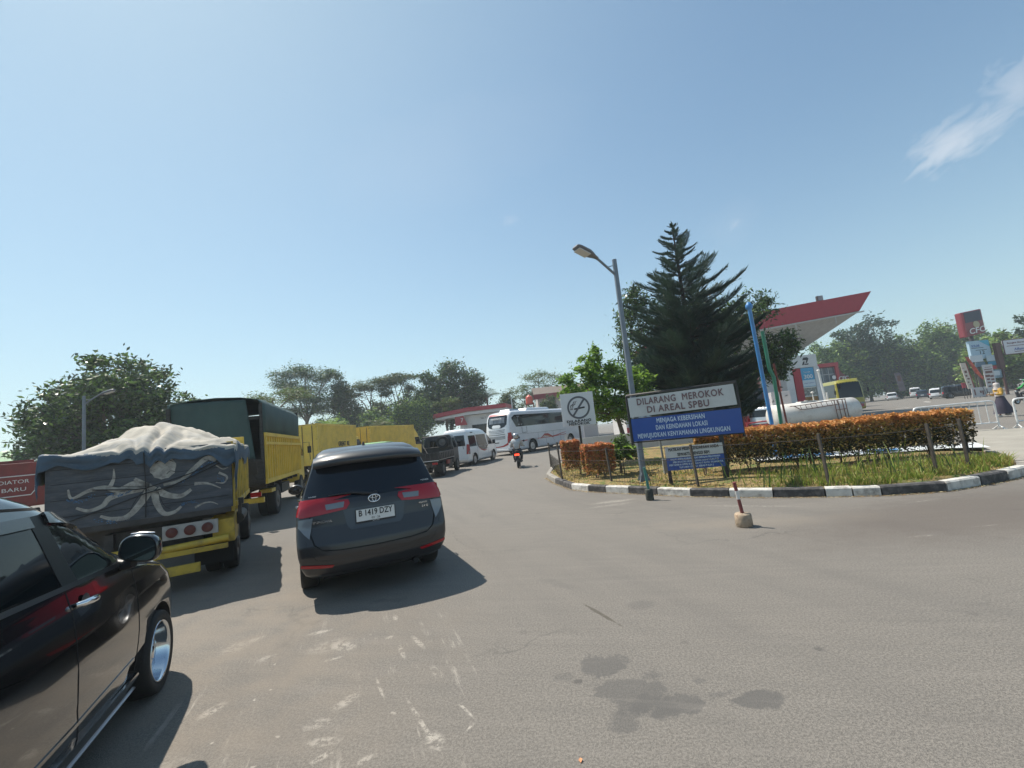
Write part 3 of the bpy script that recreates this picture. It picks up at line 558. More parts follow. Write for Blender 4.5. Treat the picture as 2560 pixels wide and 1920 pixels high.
# ================================================================ dark grey MPV in the middle of the picture
def mpv():
    t = thing('car', 'dark grey people carrier seen from behind, red tail lamps and white number plate', 'car', (-1.806, 5.40, 0), -24.8)
    paint = mat('dark grey metallic', (.030, .029, .031), .36, .3, coat=.55, var=.05)
    lv = [(.27, .16, 4.45, .78), (.33, .05, 4.62, .84), (.42, .015, 4.7, .885), (.55, 0, 4.735, .912), (.66, .012, 4.73, .92), (.76, .05, 4.70, .922), (.86, .085, 4.64, .918), (.96, .10, 4.5, .91), (1.04, .115, 4.2, .895), (1.10, .13, 3.75, .875), (1.17, .165, 3.5, .85), (1.3, .23, 3.25, .80), (1.45, .30, 2.98, .745), (1.58, .37, 2.7, .70), (1.66, .44, 2.45, .665), (1.72, .56, 2.2, .62), (1.765, .75, 1.95, .55), (1.79, 1.1, 1.6, .42)]
    B = Body(lv, bow_r=.09, bow_f=.16, rc_r=.10, rc_f=.3, k=3.4, plan=.045); panel.center = Vector((0, 2.2, .9))
    B.mesh('body', [paint, DARK], t, arches=[(.98, .33, .40), (3.73, .33, .40)])
    re = B.rear
    # rear glass running to both corners, spoiler above
    gl = [(-.79, 1.20), (-.60, 1.185), (-.40, 1.16), (0, 1.15), (.40, 1.16), (.60, 1.185), (.79, 1.20), (.765, 1.30), (.715, 1.45), (.665, 1.575), (-.665, 1.575), (-.715, 1.45), (-.765, 1.30)]
    panel('rear_window', gl, re, .004, GLS, t, .07)
    # spoiler: a wedge from the roof edge overhanging the glass
    sp = MB(); n = 17; rows = []
    for i in range(n):
        u = -1+2*i/(n-1); x = .675*u; a = re(x*.97, 1.66); yb = .24+.10*abs(u)**2.2+.06*abs(u)**8; dz = -.03*abs(u)**3
        rows.append([(x, yb+.01, 1.565+dz), (x*1.0, yb-.035, 1.585+dz), (x*1.0, yb+.0, 1.655+dz*1.3), (x*.99, .46+.06*u*u, 1.722+dz*2.0), (x*.93, .80, 1.755+dz*3), (x*.93, .80, 1.64), (x*.97, .46, 1.56)])
    vs = [p for r_ in rows for p in r_]; m = 7; fs = [(i*m+j, i*m+(j+1) % m, (i+1)*m+(j+1) % m, (i+1)*m+j) for i in range(n-1) for j in range(m)]
    sp.add(vs, fs, 0, True); sp.add(rows[0], [tuple(range(m))]); sp.add(rows[-1], [tuple(range(m-1, -1, -1))]); so = sp.build('spoiler', paint, t)
    st = MB(); st.box((0, .232, 1.60), (.28, .02, .016)); st.build('brake_lamp', RED, t)
    # tail lamps wrapping the corner
    for sg in (-1, 1):
        out_ = [(-.30, 1.135), (-.285, 1.09), (-.33, 1.03), (-.62, 1.0), (-.845, .985), (-.852, 1.10), (-.85, 1.165), (-.60, 1.155)]
        pl = [(-sg*u, v) for u, v in out_]
        tl = panel('tail_lamp', pl, re, .014, RED, t, .05)
        panel('reversing_lamp', [(-sg*u, v) for u, v in [(-.345, 1.115), (-.36, 1.055), (-.55, 1.045), (-.56, 1.105)]], re, .019, CLR, tl, .05)
        pw = [(u, v) for u, v in [(.13, 1.19), (.14, 1.0), (.36, 1.0), (.42, 1.05), (.34, 1.17)]]
        panel('lamp_side', pw, (lambda y, z, sg=sg: B.side(y+.055, z, sg)), .012, RED, tl, .05)
        panel('indicator_lamp', [(-sg*u, v) for u, v in [(-.70, .975), (-.852, .965), (-.86, .88), (-.80, .80), (-.745, .745), (-.735, .80)]], re, .012, CLR, tl, .05)
        panel('reflector', [(-sg*u, v) for u, v in [(-.50, .43), (-.845, .47), (-.85, .435), (-.52, .405)]], re, .01, RED, t, .06)
        # chamfered seam between tailgate and bumper
    seam = mat('panel gap', (.004, .004, .005), .9)
    gate = [(-.735, .99), (-.74, .80), (-.70, .68), (-.62, .605), (-.4, .585), (0, .578), (.4, .585), (.62, .605), (.70, .68), (.74, .80), (.735, .99)]
    panel('tailgate_seam', strip_poly(gate, .016), re, .0025, seam, t, .08)
    panel('tailgate_lip', strip_poly([(-.70, .655), (-.61, .578), (-.4, .556), (0, .55), (.4, .556), (.61, .578), (.70, .655)], [.02, .045, .05, .05, .05, .045, .02]), re, .012, paint, t, .08)
    panel('bumper_crease', strip_poly([(-.88, .80), (-.80, .74), (-.765, .62), (-.68, .50), (-.5, .475), (0, .465), (.5, .475), (.68, .50), (.765, .62), (.80, .74), (.88, .80)], .01), re, .002, paint, t, .08)
    rec = mat('tailgate painted sheen', (.05, .053, .06), .3, .5, coat=.6)  # paler tone paints in the reflection on the plate recess
    panel('number_plate_recess', [(-.37, 1.03), (.37, 1.03), (.33, .83), (.29, .79), (-.29, .79), (-.33, .83)], re, .003, rec, t, .1)
    y0 = re(0, .93).y-.015
    p = MB(); p.box((0, y0-.006, .925), (.475, .012, .165)); pl = p.build('number_plate', INK, t); q = MB(); q.box((0, y0-.014, .933), (.452, .006, .138)); q.build('plate_face', PLW, pl)
    text('plate_characters', 'B 1419 DZY', .098, INK, pl, (0, y0-.0185, .955), FACE_BACK, .001, sx=.80, bold=.002)
    text('plate_characters', '02 · 26', .036, INK, pl, (0, y0-.0185, .888), FACE_BACK, .001)
    text('plate_frame_lettering', 'AUTO 2000', .016, PLW, pl, (0, y0-.0135, .853), FACE_BACK, .001)
    # round emblem of three ovals
    em = MB()
    def ell(cx, cz, rx, rz, w_, n=28):
        yb = re(cx, cz).y-.012; pts = [(cx+rx*math.cos(2*math.pi*i/n), yb, cz+rz*math.sin(2*math.pi*i/n)) for i in range(n+1)]; em.tube(pts, w_, 6, caps=False)
    ell(0, 1.112, .068, .046, .008); ell(0, 1.112, .022, .042, .006); ell(0, 1.134, .048, .018, .006); em.build('emblem', CHR, t)
    text('lettering', 'INNOVA', .042, CHR, t, (-.60, re(.6, .92).y-.035, .925), (R(90), 0, R(-10)), .003, bold=.001, sx=1.3)
    text('lettering', 'KIJANG', .03, CHR, t, (.60, re(.6, 1.0).y-.022, .965), (R(90), 0, R(10)), .002, bold=.0005, sx=1.1)
    text('lettering', '2.4 G', .036, CHR, t, (.62, re(.6, .93).y-.022, .92), (R(90), 0, R(10)), .002, bold=.001, sx=1.1)
    text('lettering', 'VENTURER', .026, PLW, t, (.67, re(.67, 1.235).y-.007, 1.235), (R(90-22), 0, R(12)), .001, sx=1.0)
    text('lettering', 'Auto2000', .022, PLW, t, (-.70, re(.7, 1.21).y-.007, 1.215), (R(90-22), 0, R(-12)), .001)
    wp = MB(); a0 = re(.02, 1.17); a1 = re(-.52, 1.19); wp.tube([a0+Vector((0, -.03, -.005)), (a0+a1)/2+Vector((0, -.035, .035)), a1+Vector((0, -.02, .02))], [.02, .014, .006], 6); wp.lathe([(.03, 0), (.028, -.03), (0, -.035)], c=(a0.x, a0.y, a0.z), axis='y', n=14); wp.build('rear_wiper', BLK, t)
    an = MB(); an.box((0, 1.05, 1.80), (.04, .13, .05), taper=.5); an.build('antenna', BLK, t)
    # side glass, pillars, trim
    sd_ = [(.42, 1.20), (3.05, 1.14), (3.30, 1.15), (2.75, 1.50), (2.45, 1.60), (1.0, 1.63), (.72, 1.58), (.55, 1.42)]
    for o in sides('side_window', sd_, B, .004, GLS, t): pass
    for pil in ([(2.32, 1.12), (2.42, 1.12), (2.32, 1.62), (2.24, 1.62)], [(1.25, 1.12), (1.33, 1.12), (1.27, 1.63), (1.2, 1.63)], [(.98, 1.14), (1.03, 1.14), (.98, 1.63), (.93, 1.63)]): sides('door_pillar', pil, B, .007, BLK, t)
    sides('window_trim', strip_poly([(.38, 1.185), (1.6, 1.145), (3.15, 1.12)], .02), B, .01, CHR, t)
    sides('sill_trim', strip_poly([(1.45, .34), (3.25, .34)], .09), B, .012, BLK, t)
    for sg in (-1, 1):
        for yy in (1.55, 2.6):
            h = MB(); p0 = B.side(yy, .98, sg); h.tube([p0+Vector((sg*.005, -.09, 0)), p0+Vector((sg*.035, -.06, 0)), p0+Vector((sg*.035, .06, 0)), p0+Vector((sg*.005, .09, 0))], .013, 8); h.build('door_handle', CHR, t)
    panel('windscreen', [(-.74, 1.14), (.74, 1.14), (.62, 1.62), (-.62, 1.62)], B.front, .004, GLS, t, .1)
    panel('grille', [(-.45, .62), (.45, .62), (.55, .92), (-.55, .92)], B.front, .008, BLK, t, .1)
    for sg in (-1, 1):
        panel('headlamp', [(sg*.5, .74), (sg*.82, .78), (sg*.84, .92), (sg*.55, .9)], B.front, .01, CLR, t, .06)
        m_ = MB(); c = Vector((sg*.99, 3.12, 1.13)); m_.lathe([(0, -.09), (.075, -.075), (.105, -.02), (.10, .04), (.06, .085), (0, .10)], c=(0, 0, 0), axis='y', n=18)
        mo = m_.build('mirror', paint, t, loc=c); mo.scale = (1.15, .8, .85)
        g_ = MB(); g_.lathe([(.088, -.082), (.0, -.084)], c=(0, 0, 0), axis='y', n=18); g_.build('mirror_glass', GLS, mo)
        ar = MB(); ar.tube([(sg*.84, 3.2, 1.10), (sg*.93, 3.15, 1.09)], .03, 8); ar.build('mirror_arm', BLK, t)
        wheel(t, sg*.885, .98, .333, .215); wheel(t, sg*.885, 3.73, .333, .215)
    ub = MB(); ub.bx(-.62, .62, .35, 4.2, .22, .34); ub.tube([(-.88+.2, .98, .33), (.68, .98, .33)], .05, 8); ub.tube([(.45, .10, .27), (.45, .9, .27)], .035, 10); ub.build('underbody', DARK, t)
    return t
mpv()
# ================================================================ black car close on the left
def black_car():
    t = thing('car', 'glossy black people carrier close at the left edge with chrome wheel', 'car', (-2.36, .04, 0), -23.7)
    paint = mat('black lacquer', (.006, .006, .007), .12, 0, spec=.6, coat=1, crough=.015)
    lv = [(.22, .12, 4.2, .78), (.30, .04, 4.36, .815), (.42, .01, 4.42, .835), (.55, 0, 4.44, .845), (.72, .02, 4.42, .85), (.86, .05, 4.32, .845), (.95, .07, 4.18, .835), (1.02, .09, 3.9, .822), (1.08, .11, 3.62, .805), (1.14, .14, 3.50, .79), (1.20, .17, 3.38, .77), (1.32, .22, 3.20, .735), (1.45, .29, 3.0, .70), (1.55, .36, 2.84, .67), (1.63, .44, 2.68, .64), (1.68, .55, 2.56, .61), (1.715, .72, 2.38, .555), (1.74, 1.0, 2.0, .44)]
    B = Body(lv, bow_r=.08, bow_f=.2, rc_r=.15, rc_f=.36, k=3, plan=.05); panel.center = Vector((0, 2.1, .85))
    B.mesh('body', [paint, DARK], t, nlev=40, arches=[(.85, .31, .36), (3.60, .31, .36)])
    front = [(2.50, 1.165), (3.02, 1.135), (2.93, 1.20), (2.70, 1.37), (2.50, 1.475), (2.33, 1.525), (2.21, 1.54), (2.33, 1.30), (2.42, 1.17)]
    front = [(2.44, 1.165), (3.14, 1.14), (3.10, 1.26), (3.02, 1.34), (2.79, 1.455), (2.45, 1.54), (2.33, 1.55), (2.38, 1.36)]
    back = [(1.36, 1.21), (2.28, 1.175), (2.25, 1.37), (2.21, 1.55), (1.75, 1.56), (1.42, 1.55), (1.38, 1.35)]
    qu = [(.62, 1.24), (1.24, 1.215), (1.28, 1.54), (.95, 1.5), (.75, 1.4)]
    sides('door_window', front, B, .003, GLSB, t, .05); sides('door_window', back, B, .003, GLSB, t, .05); sides('quarter_window', qu, B, .003, GLSB, t, .06)
    sides('door_pillar', [(2.28, 1.16), (2.44, 1.15), (2.385, 1.36), (2.335, 1.56), (2.205, 1.562), (2.245, 1.37)], B, .006, mat('satin black pillar', (.008, .008, .009), .4, spec=.3), t, .06)
    # rain visors above the glass
    for pl in ([(2.34, 1.565), (2.5, 1.545), (2.8, 1.465), (3.04, 1.35), (3.12, 1.25), (3.05, 1.25), (2.97, 1.32), (2.78, 1.41), (2.45, 1.49), (2.345, 1.505)], [(1.42, 1.56), (1.75, 1.565), (2.2, 1.56), (2.21, 1.50), (1.75, 1.51), (1.43, 1.505)]): sides('rain_visor', pl, B, .022, mat('smoked visor', (.012, .012, .014), .2, coat=.5), t, .06)
    sides('window_trim', strip_poly([(.55, 1.212), (1.4, 1.185), (2.3, 1.15), (3.05, 1.122)], .026), B, .012, BLK, t, .08)
    gap = mat('panel gap', (.004, .004, .005), .9)
    for st in ([(2.30, 1.15), (2.29, .9), (2.31, .5), (2.36, .33)], [(1.32, 1.19), (1.3, .9), (1.28, .7)], [(3.12, 1.10), (3.13, .9), (3.16, .62), (3.12, .36)], [(1.45, .32), (2.4, .32), (3.12, .34)]): sides('door_gap', strip_poly(st, .009), B, .0015, gap, t, .06)
    sides('roof_rail_gap', strip_poly([(.7, 1.60), (1.4, 1.625), (2.0, 1.625), (2.5, 1.585), (2.8, 1.50), (3.05, 1.385), (3.25, 1.20)], .014), B, .002, gap, t, .05)
    sides('side_skirt', [(1.28, .225), (3.16, .225), (3.2, .30), (3.15, .335), (1.3, .335)], B, .02, paint, t, .08)
    sides('skirt_lip', strip_poly([(1.28, .235), (3.18, .235)], .009), B, .03, ALU, t, .1)
    sides('door_moulding', strip_poly([(1.32, .43), (2.3, .43), (3.08, .45)], .02), B, .006, paint, t, .1)
    for sg in (-1, 1):
        for yy in (1.48, 2.44):
            p0 = B.side(yy, 1.03, sg); cu = MB(); cu.lathe([(.052, 0), (.045, .004), (0, .006)], c=(0, 0, 0), axis='x', n=20)
            co = cu.build('handle_cup', BLK, t, loc=p0+Vector((sg*.001, .01, -.005)));
            h = MB(); h.tube([(sg*.004, -.10, .012), (sg*.03, -.085, .012), (sg*.042, -.02, .008), (sg*.042, .03, .004), (sg*.028, .085, .0), (sg*.004, .10, -.002)], [.012, .017, .019, .018, .014, .01], 10); h.build('door_handle', CHR, t, loc=p0)
        # mirror housing, glass and indicator
        m_ = MB(); c = Vector((sg*.915, 2.93, 1.215)); vs = []; fs = []
        prof = [(-.005, .94), (.0, 1.0), (.03, 1.03), (.07, .98), (.11, .78), (.135, .45), (.14, .05)]; nn = 28
        def outl(a, s_):
            ca, sa = math.cos(a), math.sin(a); x = 0.114*math.copysign(abs(ca)**.62, ca); z = .088*math.copysign(abs(sa)**.7, sa)
            x2 = x*(1-.10*(z/.09)); z2 = z*(1-.22*(sg*x/.13)*(-1 if z < 0 else .3)); return x2*s_, z2*s_
        for (yy, s_) in prof:
            for kq in range(nn): x, z = outl(2*math.pi*kq/nn, s_); vs.append((x, yy, z))
        fs = [(i*nn+k_, i*nn+(k_+1) % nn, (i+1)*nn+(k_+1) % nn, (i+1)*nn+k_) for i in range(len(prof)-1) for k_ in range(nn)]
        m_.add(vs, fs, 0, True); m_.add([vs[i] for i in range(nn)], [tuple(range(nn))], 1); m_.add(vs[-nn:], [tuple(range(nn))], 0)
        mo = m_.build('mirror', [paint, BLK], t, loc=c); mo.rotation_euler = (0, R(sg*4), R(sg*-6))
        g_ = MB(); gp_ = [outl(2*math.pi*k_/nn, .87) for k_ in range(nn)]; g_.add([(x, -.009, z) for x, z in gp_], [tuple(range(nn))]); g_.build('mirror_glass', mat('mirror glass', (.16, .19, .2), .02, 1), mo)
        li = MB(); li.tube([(-.07*1, .05, .092), (0, .052, .096), (.07, .05, .09)], .007, 6); li.build('mirror_trim', CHR, mo)
        ar = MB(); ar.tube([(sg*.76, 3.0, 1.12), (sg*.83, 2.98, 1.11), (sg*.88, 2.96, 1.12)], [.045, .035, .03], 8); ar.build('mirror_arm', BLK, t)
        tri = panel('mirror_sail', [(3.12, 1.135), (3.36, 1.12), (3.13, 1.28)], (lambda y, z, sg=sg: B.side(y, z, sg)), .008, BLK, t, .05)
        for yy in (.85, 3.60): wheel(t, sg*.848, yy, .305, .21, rimr=.74, kind='dish', rim_mat=mat('polished chrome lip', (.62, .66, .7), .1, 1), spokes=8)
        panel('headlamp', [(sg*.45, .80), (sg*.80, .86), (sg*.82, .99), (sg*.5, .93)], B.front, .01, CLR, t, .06)
    pw = [(-.66, 1.15), (.66, 1.15), (.54, 1.62), (-.54, 1.62)]; panel('windscreen', pw, B.front, .003, GLSB, t, .08)
    panel('rear_window', [(-.62, 1.18), (.62, 1.18), (.50, 1.52), (-.50, 1.52)], B.rear, .004, GLS, t, .1)
    wp = MB(); a0 = B.front(.55, 1.13); wp.tube([a0+Vector((0, .0, .01)), B.front(.1, 1.2)+Vector((0, .03, .02)), B.front(-.1, 1.24)+Vector((0, .03, .02))], .01, 6); wp.build('wiper', BLK, t)
    ub = MB(); ub.bx(-.6, .6, .4, 4.0, .17, .3); ub.tube([(-.65, 3.6, .32), (.65, 3.6, .32)], .05, 8); ub.build('underbody', DARK, t)
    return t
black_car()
# ================================================================ yellow tipper truck with painted tailgate
YEL = mat('weathered yellow truck paint', (.62, .42, .05), .55, coat=.15, var=.15, vscale=3, dirt_shade=.85, dirt_shade_col=(.16, .11, .05), dscale=3.5)
YEL2 = mat('yellow container paint', (.76, .52, .07), .5, coat=.15, var=.08, vscale=1.5, dirt_shade=.35, dirt_shade_col=(.3, .2, .06), dscale=2)
def truck_wheels(t, ys, hw, r=.38, w=.2, dual=()):
    for y in ys:
        for sg in (-1, 1):
            wheel(t, sg*hw, y, r, w, rimr=.56, kind='steel', rim_mat=mat('grimy steel rim', (.16, .15, .14), .6, .5))
            if y in dual:
                wheel(t, sg*(hw-.24), y, r, w, rimr=.56, kind='steel', rim_mat=MAT['grimy steel rim'])
def cab(t, y0, y1, hw, z0, z1, paint, glass=GLS, label=None):
    """cab-over lorry cab between y0 (rear) and y1 (front)"""
    L = y1-y0; lv = [(z0, 0, L-.04, hw-.03), (z0+.12, 0, L, hw), (z0+(z1-z0)*.5, 0, L-.03, hw), (z0+(z1-z0)*.62, 0, L-.10, hw-.015), (z0+(z1-z0)*.88, 0.02, L-.38, hw-.08), (z1-.06, .05, L-.48, hw-.12), (z1, .16, L-.62, hw-.25)]
    B = Body(lv, bow_r=.01, bow_f=.08, rc_r=.05, rc_f=.22, k=3.4, plan=0.0); q = bpy.data.objects.new('cab_hub', None)
    o = B.mesh('cab', [paint, DARK], t, nlev=18); o.location = (0, y0, 0); h = z1-z0; panel.center = Vector((0, L/2, (z0+z1)/2))
    sides('side_window', [(.25, z0+h*.52), (L-.28, z0+h*.50), (L-.5, z0+h*.87), (.25, z0+h*.87)], B, .006, glass, o)
    panel('windscreen', [(-hw+.12, z0+h*.54), (hw-.12, z0+h*.54), (hw-.2, z0+h*.87), (-hw+.2, z0+h*.87)], B.front, .006, glass, o, .1)
    panel('rear_window', [(-hw*.5, z0+h*.6), (hw*.5, z0+h*.6), (hw*.5, z0+h*.82), (-hw*.5, z0+h*.82)], B.rear, .006, glass, o, .1)
    for sg in (-1, 1):
        panel('headlamp', [(sg*(hw-.35), z0+.2), (sg*(hw-.1), z0+.2), (sg*(hw-.1), z0+.36), (sg*(hw-.35), z0+.36)], B.front, .01, CLR, o, .1)
        m = MB(); m.tube([(sg*hw, L-.2, z0+h*.78), (sg*(hw+.22), L-.06, z0+h*.78), (sg*(hw+.24), L-.05, z0+h*.4)], .013, 6); m.box((sg*(hw+.22), L-.05, z0+h*.62), (.15, .06, .3)); m.build('mirror', BLK, o)
        sides('door_gap', strip_poly([(.15, z0+.1), (.15, z0+h*.9)], .012), B, .002, DARK, o)
    return o
def tipper():
    t = thing('tipper_truck', 'yellow tipper truck with pale tentacles painted across its grey tailgate', 'truck', (-5.28, 6.17, 0), -28.5)
    wood = bpy.data.materials.new('grey tailgate boards'); MAT['wood'] = wood
    wood = mat('faded grey tailgate', (.068, .075, .088), .75, var=.4, vscale=2.2, dirt_shade=.6, dirt_shade_col=(.13, .125, .12), dscale=9, bump=.3, bscale=14, stretch=(1, 1, 5))
    hw = 1.0
    b = MB(); b.box((0, .03, 1.56), (2*hw+.05, .06, .96)); gate = b.build('tailgate', wood, t, bevel=.006)
    pb = MB()
    for z in (1.25, 1.47, 1.68, 1.87): pb.box((0, -.001, z), (2*hw-.06, .006, .006))
    pb.build('board_gap', DARK, gate)
    lo = MB(); lo.box((0, .05, 1.045), (2*hw, .1, .075)); lo.build('tailgate_rail', STEEL, t)
    # tentacles and a plain round mask, painted flat on the boards
    pale = mat('faded mural cream', (.36, .34, .30), .8, var=.3, vscale=9, dirt_shade=.75, dirt_shade_col=(.10, .09, .09), dscale=13); blu = mat('faded mural blue', (.07, .15, .27), .8, var=.4, vscale=20)
    def P(X, Y):
        """mural coordinates read along the tailgate: u 0..1 left to right, v 0..1 from the bottom"""
        return (-hw+2*hw*X, 1.09+.93*Y)
    def bez(pts, n=9):
        r = []
        for i in range(len(pts)-1):
            p0 = pts[max(i-1, 0)]; p1 = pts[i]; p2 = pts[i+1]; p3 = pts[min(i+2, len(pts)-1)]
            for k in range(n):
                s_ = k/n; r.append(tuple(.5*((2*p1[j])+(-p0[j]+p2[j])*s_+(2*p0[j]-5*p1[j]+4*p2[j]-p3[j])*s_*s_+(-p0[j]+3*p1[j]-3*p2[j]+p3[j])*s_**3) for j in (0, 1)))
        return r+[pts[-1]]
    def tent(m, pts, w0, w1, yy=-.004):
        c = bez([P(*p) for p in pts]); n = len(c); sp_ = strip_poly(c, [w0+(w1-w0)*i/(n-1) for i in range(n)]); k = len(c)
        m.add([(u, yy, v) for u, v in sp_], [(i, i+1, 2*k-2-i, 2*k-1-i) for i in range(k-1)])
    m1 = MB()
    T = [([(.52, .45), (.44, .52), (.36, .46), (.28, .52), (.20, .50), (.12, .42), (.10, .55)], .10, .02), ([(.52, .40), (.47, .22), (.40, .06), (.32, .06), (.26, .12)], .10, .03),
         ([(.50, .45), (.40, .42), (.31, .36), (.27, .26), (.20, .22), (.14, .28)], .09, .03), ([(.31, .52), (.33, .64), (.33, .78)], .055, .012),
         ([(.55, .38), (.56, .20), (.60, .03), (.66, .03), (.70, .10)], .09, .03), ([(.56, .40), (.62, .30), (.70, .26), (.76, .34)], .10, .04),
         ([(.60, .46), (.70, .50), (.78, .66), (.86, .80), (.92, .76)], .035, .085), ([(.78, .42), (.86, .40), (.94, .30)], .05, .01), ([(.93, .55), (.98, .47), (.96, .38), (.91, .40)], .035, .012), ([(.91, .68), (.955, .60), (.99, .62)], .02, .01),
         ([(.78, .05), (.83, .10), (.88, .10), (.92, .05)], .03, .008), ([(.44, .60), (.50, .50), (.55, .40)], .04, .08)]
    for a in T: tent(m1, *a)
    c = P(.60, .72); ring = [(c[0]+.15*math.cos(a*2*math.pi/22)*(1+.06*math.sin(a*2.3)), c[1]+.16*math.sin(a*2*math.pi/22)*(1+.05*math.cos(a*3.1))) for a in range(22)]
    m1.add([(u, -.0055, v) for u, v in ring], [tuple(range(22))]); 
    m2 = m1; rnd = random.Random(4)
    for pts, n_ in (([(.11, .40), (.16, .36), (.22, .42)], 22), ([(.30, .42), (.36, .38), (.42, .44)], 26), ([(.24, .08), (.30, .02), (.34, .0)], 16), ([(.70, .12), (.75, .15), (.79, .12)], 18), ([(.80, .62), (.86, .72), (.91, .70)], 20), ([(.70, .46), (.76, .54), (.80, .60)], 14), ([(.93, .50), (.95, .40)], 8)):
        cc = bez([P(*p) for p in pts]);
        for _ in range(n_*2):
            u, v = rnd.choice(cc); u += rnd.uniform(-.03, .03); v += rnd.uniform(-.02, .02); s_ = rnd.uniform(.004, .009); m2.add([(u-s_, -.0075, v-s_*.6), (u+s_, -.0075, v-s_*.6), (u+s_, -.0075, v+s_*.6), (u-s_, -.0075, v+s_*.6)], [(0, 1, 2, 3)], 1)
    m3 = m1
    def ln(pts, w_):
        c = bez([P(*p) for p in pts], 5); k = len(c); sp_ = strip_poly(c, w_); m3.add([(u, -.008, v) for u, v in sp_], [(i, i+1, 2*k-2-i, 2*k-1-i) for i in range(k-1)], 2)
    ln([(.555, .80), (.60, .86), (.66, .80)], .008); ln([(.62, .62), (.64, .66), (.67, .64)], .008); ln([(.50, .44), (.45, .30), (.41, .12)], .006); ln([(.57, .36), (.60, .16), (.64, .08)], .006); ln([(.32, .53), (.40, .50), (.5, .46)], .006); ln([(.84, .78), (.88, .74), (.80, .6)], .006); m1.build('mural', [pale, blu, INK], gate)
    text('lettering', 'A.ZURIO', .05, mat('chalky paint', (.25, .24, .23), .9), gate, (-.30, -.006, 1.115), FACE_BACK, .001, shear=.2, sx=1.3)
    # bed: corner posts, sides with ribs, floor
    s_ = MB()
    for sg in (-1, 1):
        s_.bx(sg*(hw-.03), sg*(hw+.02), .065, 3.1, 1.08, 2.0); s_.bx(sg*(hw-.06), sg*(hw+.045), .065, .16, 1.0, 2.06)
        for i in range(9): yy = .3+i*.33; s_.box((sg*(hw+.045), yy, 1.52), (.05, .09, .86))
        s_.bx(sg*(hw+.02), sg*(hw+.075), .14, 3.1, 1.96, 2.03); s_.bx(sg*(hw+.02), sg*(hw+.075), .14, 3.1, 1.06, 1.14)
    s_.bx(-hw, hw, 3.1, 3.16, 1.08, 2.25); s_.bx(-hw, hw, .07, 3.1, 1.02, 1.075); s_.build('bed', YEL, t, bevel=.006)
    load = MB(); load.add([(-.98, .07, 1.7), (.98, .07, 1.7), (.98, 3.08, 1.7), (-.98, 3.08, 1.7), (0, .9, 2.0), (0, 2.2, 2.1)], [(0, 1, 4), (1, 2, 5, 4), (2, 3, 5), (3, 0, 4, 5)]); load.build('load', mat('sand', (.3, .24, .16), .95), t)
    fr = MB()
    for sg in (-1, 1): fr.bx(sg*.38, sg*.48, .12, 5.0, .72, .92)
    fr.bx(-.48, .48, .2, .3, .72, .92); fr.bx(-.45, .45, 1.2, 1.3, .72, .92); fr.bx(-.9, .9, .3, 2.9, .93, 1.015); fr.bx(-.92, .6, .34, .40, .50, .93); fr.build('chassis', STEEL, t)  # rails and crossmembers; plate and panel under the bed added to darken the gap
    # yellow under-run bumper and lamp board
    bp = MB(); bp.tube([(.06, .02, .60), (.96, .02, .635)], .05, 10); bp.box((.5, .0, .53), (.9, .05, .07)); bp.box((-.12, .02, .53), (.44, .05, .34)); bp.box((.10, -.01, .30), (1.02, .05, .13)); bp.box((-.5, .02, .55), (.5, .06, .30)); bp.box((.09, .0, .45), (.035, .09, .36)); bp.build('under_run_bumper', YEL, t, bevel=.008)
    wing = MB(); wing.prism([(.10, .56), (.62, .56), (.75, .66), (.75, .97), (.35, .97), (.10, .90)], lambda u, v, d: (d, u, v), hw-.25, hw+.03); wing.build('mudguard', YEL, t, bevel=.01)
    gm = mat('mudguard rubber', (.02, .02, .02), .85); [MB().box((sx_, .50, .48), (.5, .02, .52)).build('mud_flap', gm, t) for sx_ in (.72, -.72)]
    lb = MB(); lb.box((.50, .045, .83), (.66, .035, .20)); l = lb.build('lamp_board', mat('dull white board', (.42, .40, .37), .6, dirt_shade=.7), t, bevel=.004)
    for i in range(3):
        q = MB(); x = .28+.21*i; q.lathe([(.07, .022), (.07, .003), (.064, -.001), (.055, .002), (.03, -.004), (0, -.006)], c=(x, 0, .83), axis='y', n=22); q.build('tail_lamp', mat('old red lens', (.11, .025, .02), .3, coat=.4), l)
    lt = MB(); lt.box((1.08, .35, 1.12), (.12, .10, .09)); lt.box((1.09, .3, 1.02), (.05, .05, .2)); lt.build('side_bracket', STEEL, t); ta = MB(); ta.tube([(1.04, .5, .84), (1.04, 1.3, .84)], .09, 12); ta.build('air_tank', STEEL, t)
    truck_wheels(t, (1.05, 3.9), 1.0, .39, .2, dual=(1.05,))
    cab(t, 3.3, 5.0, .85, .55, 2.1, YEL)
    return t
tipper()
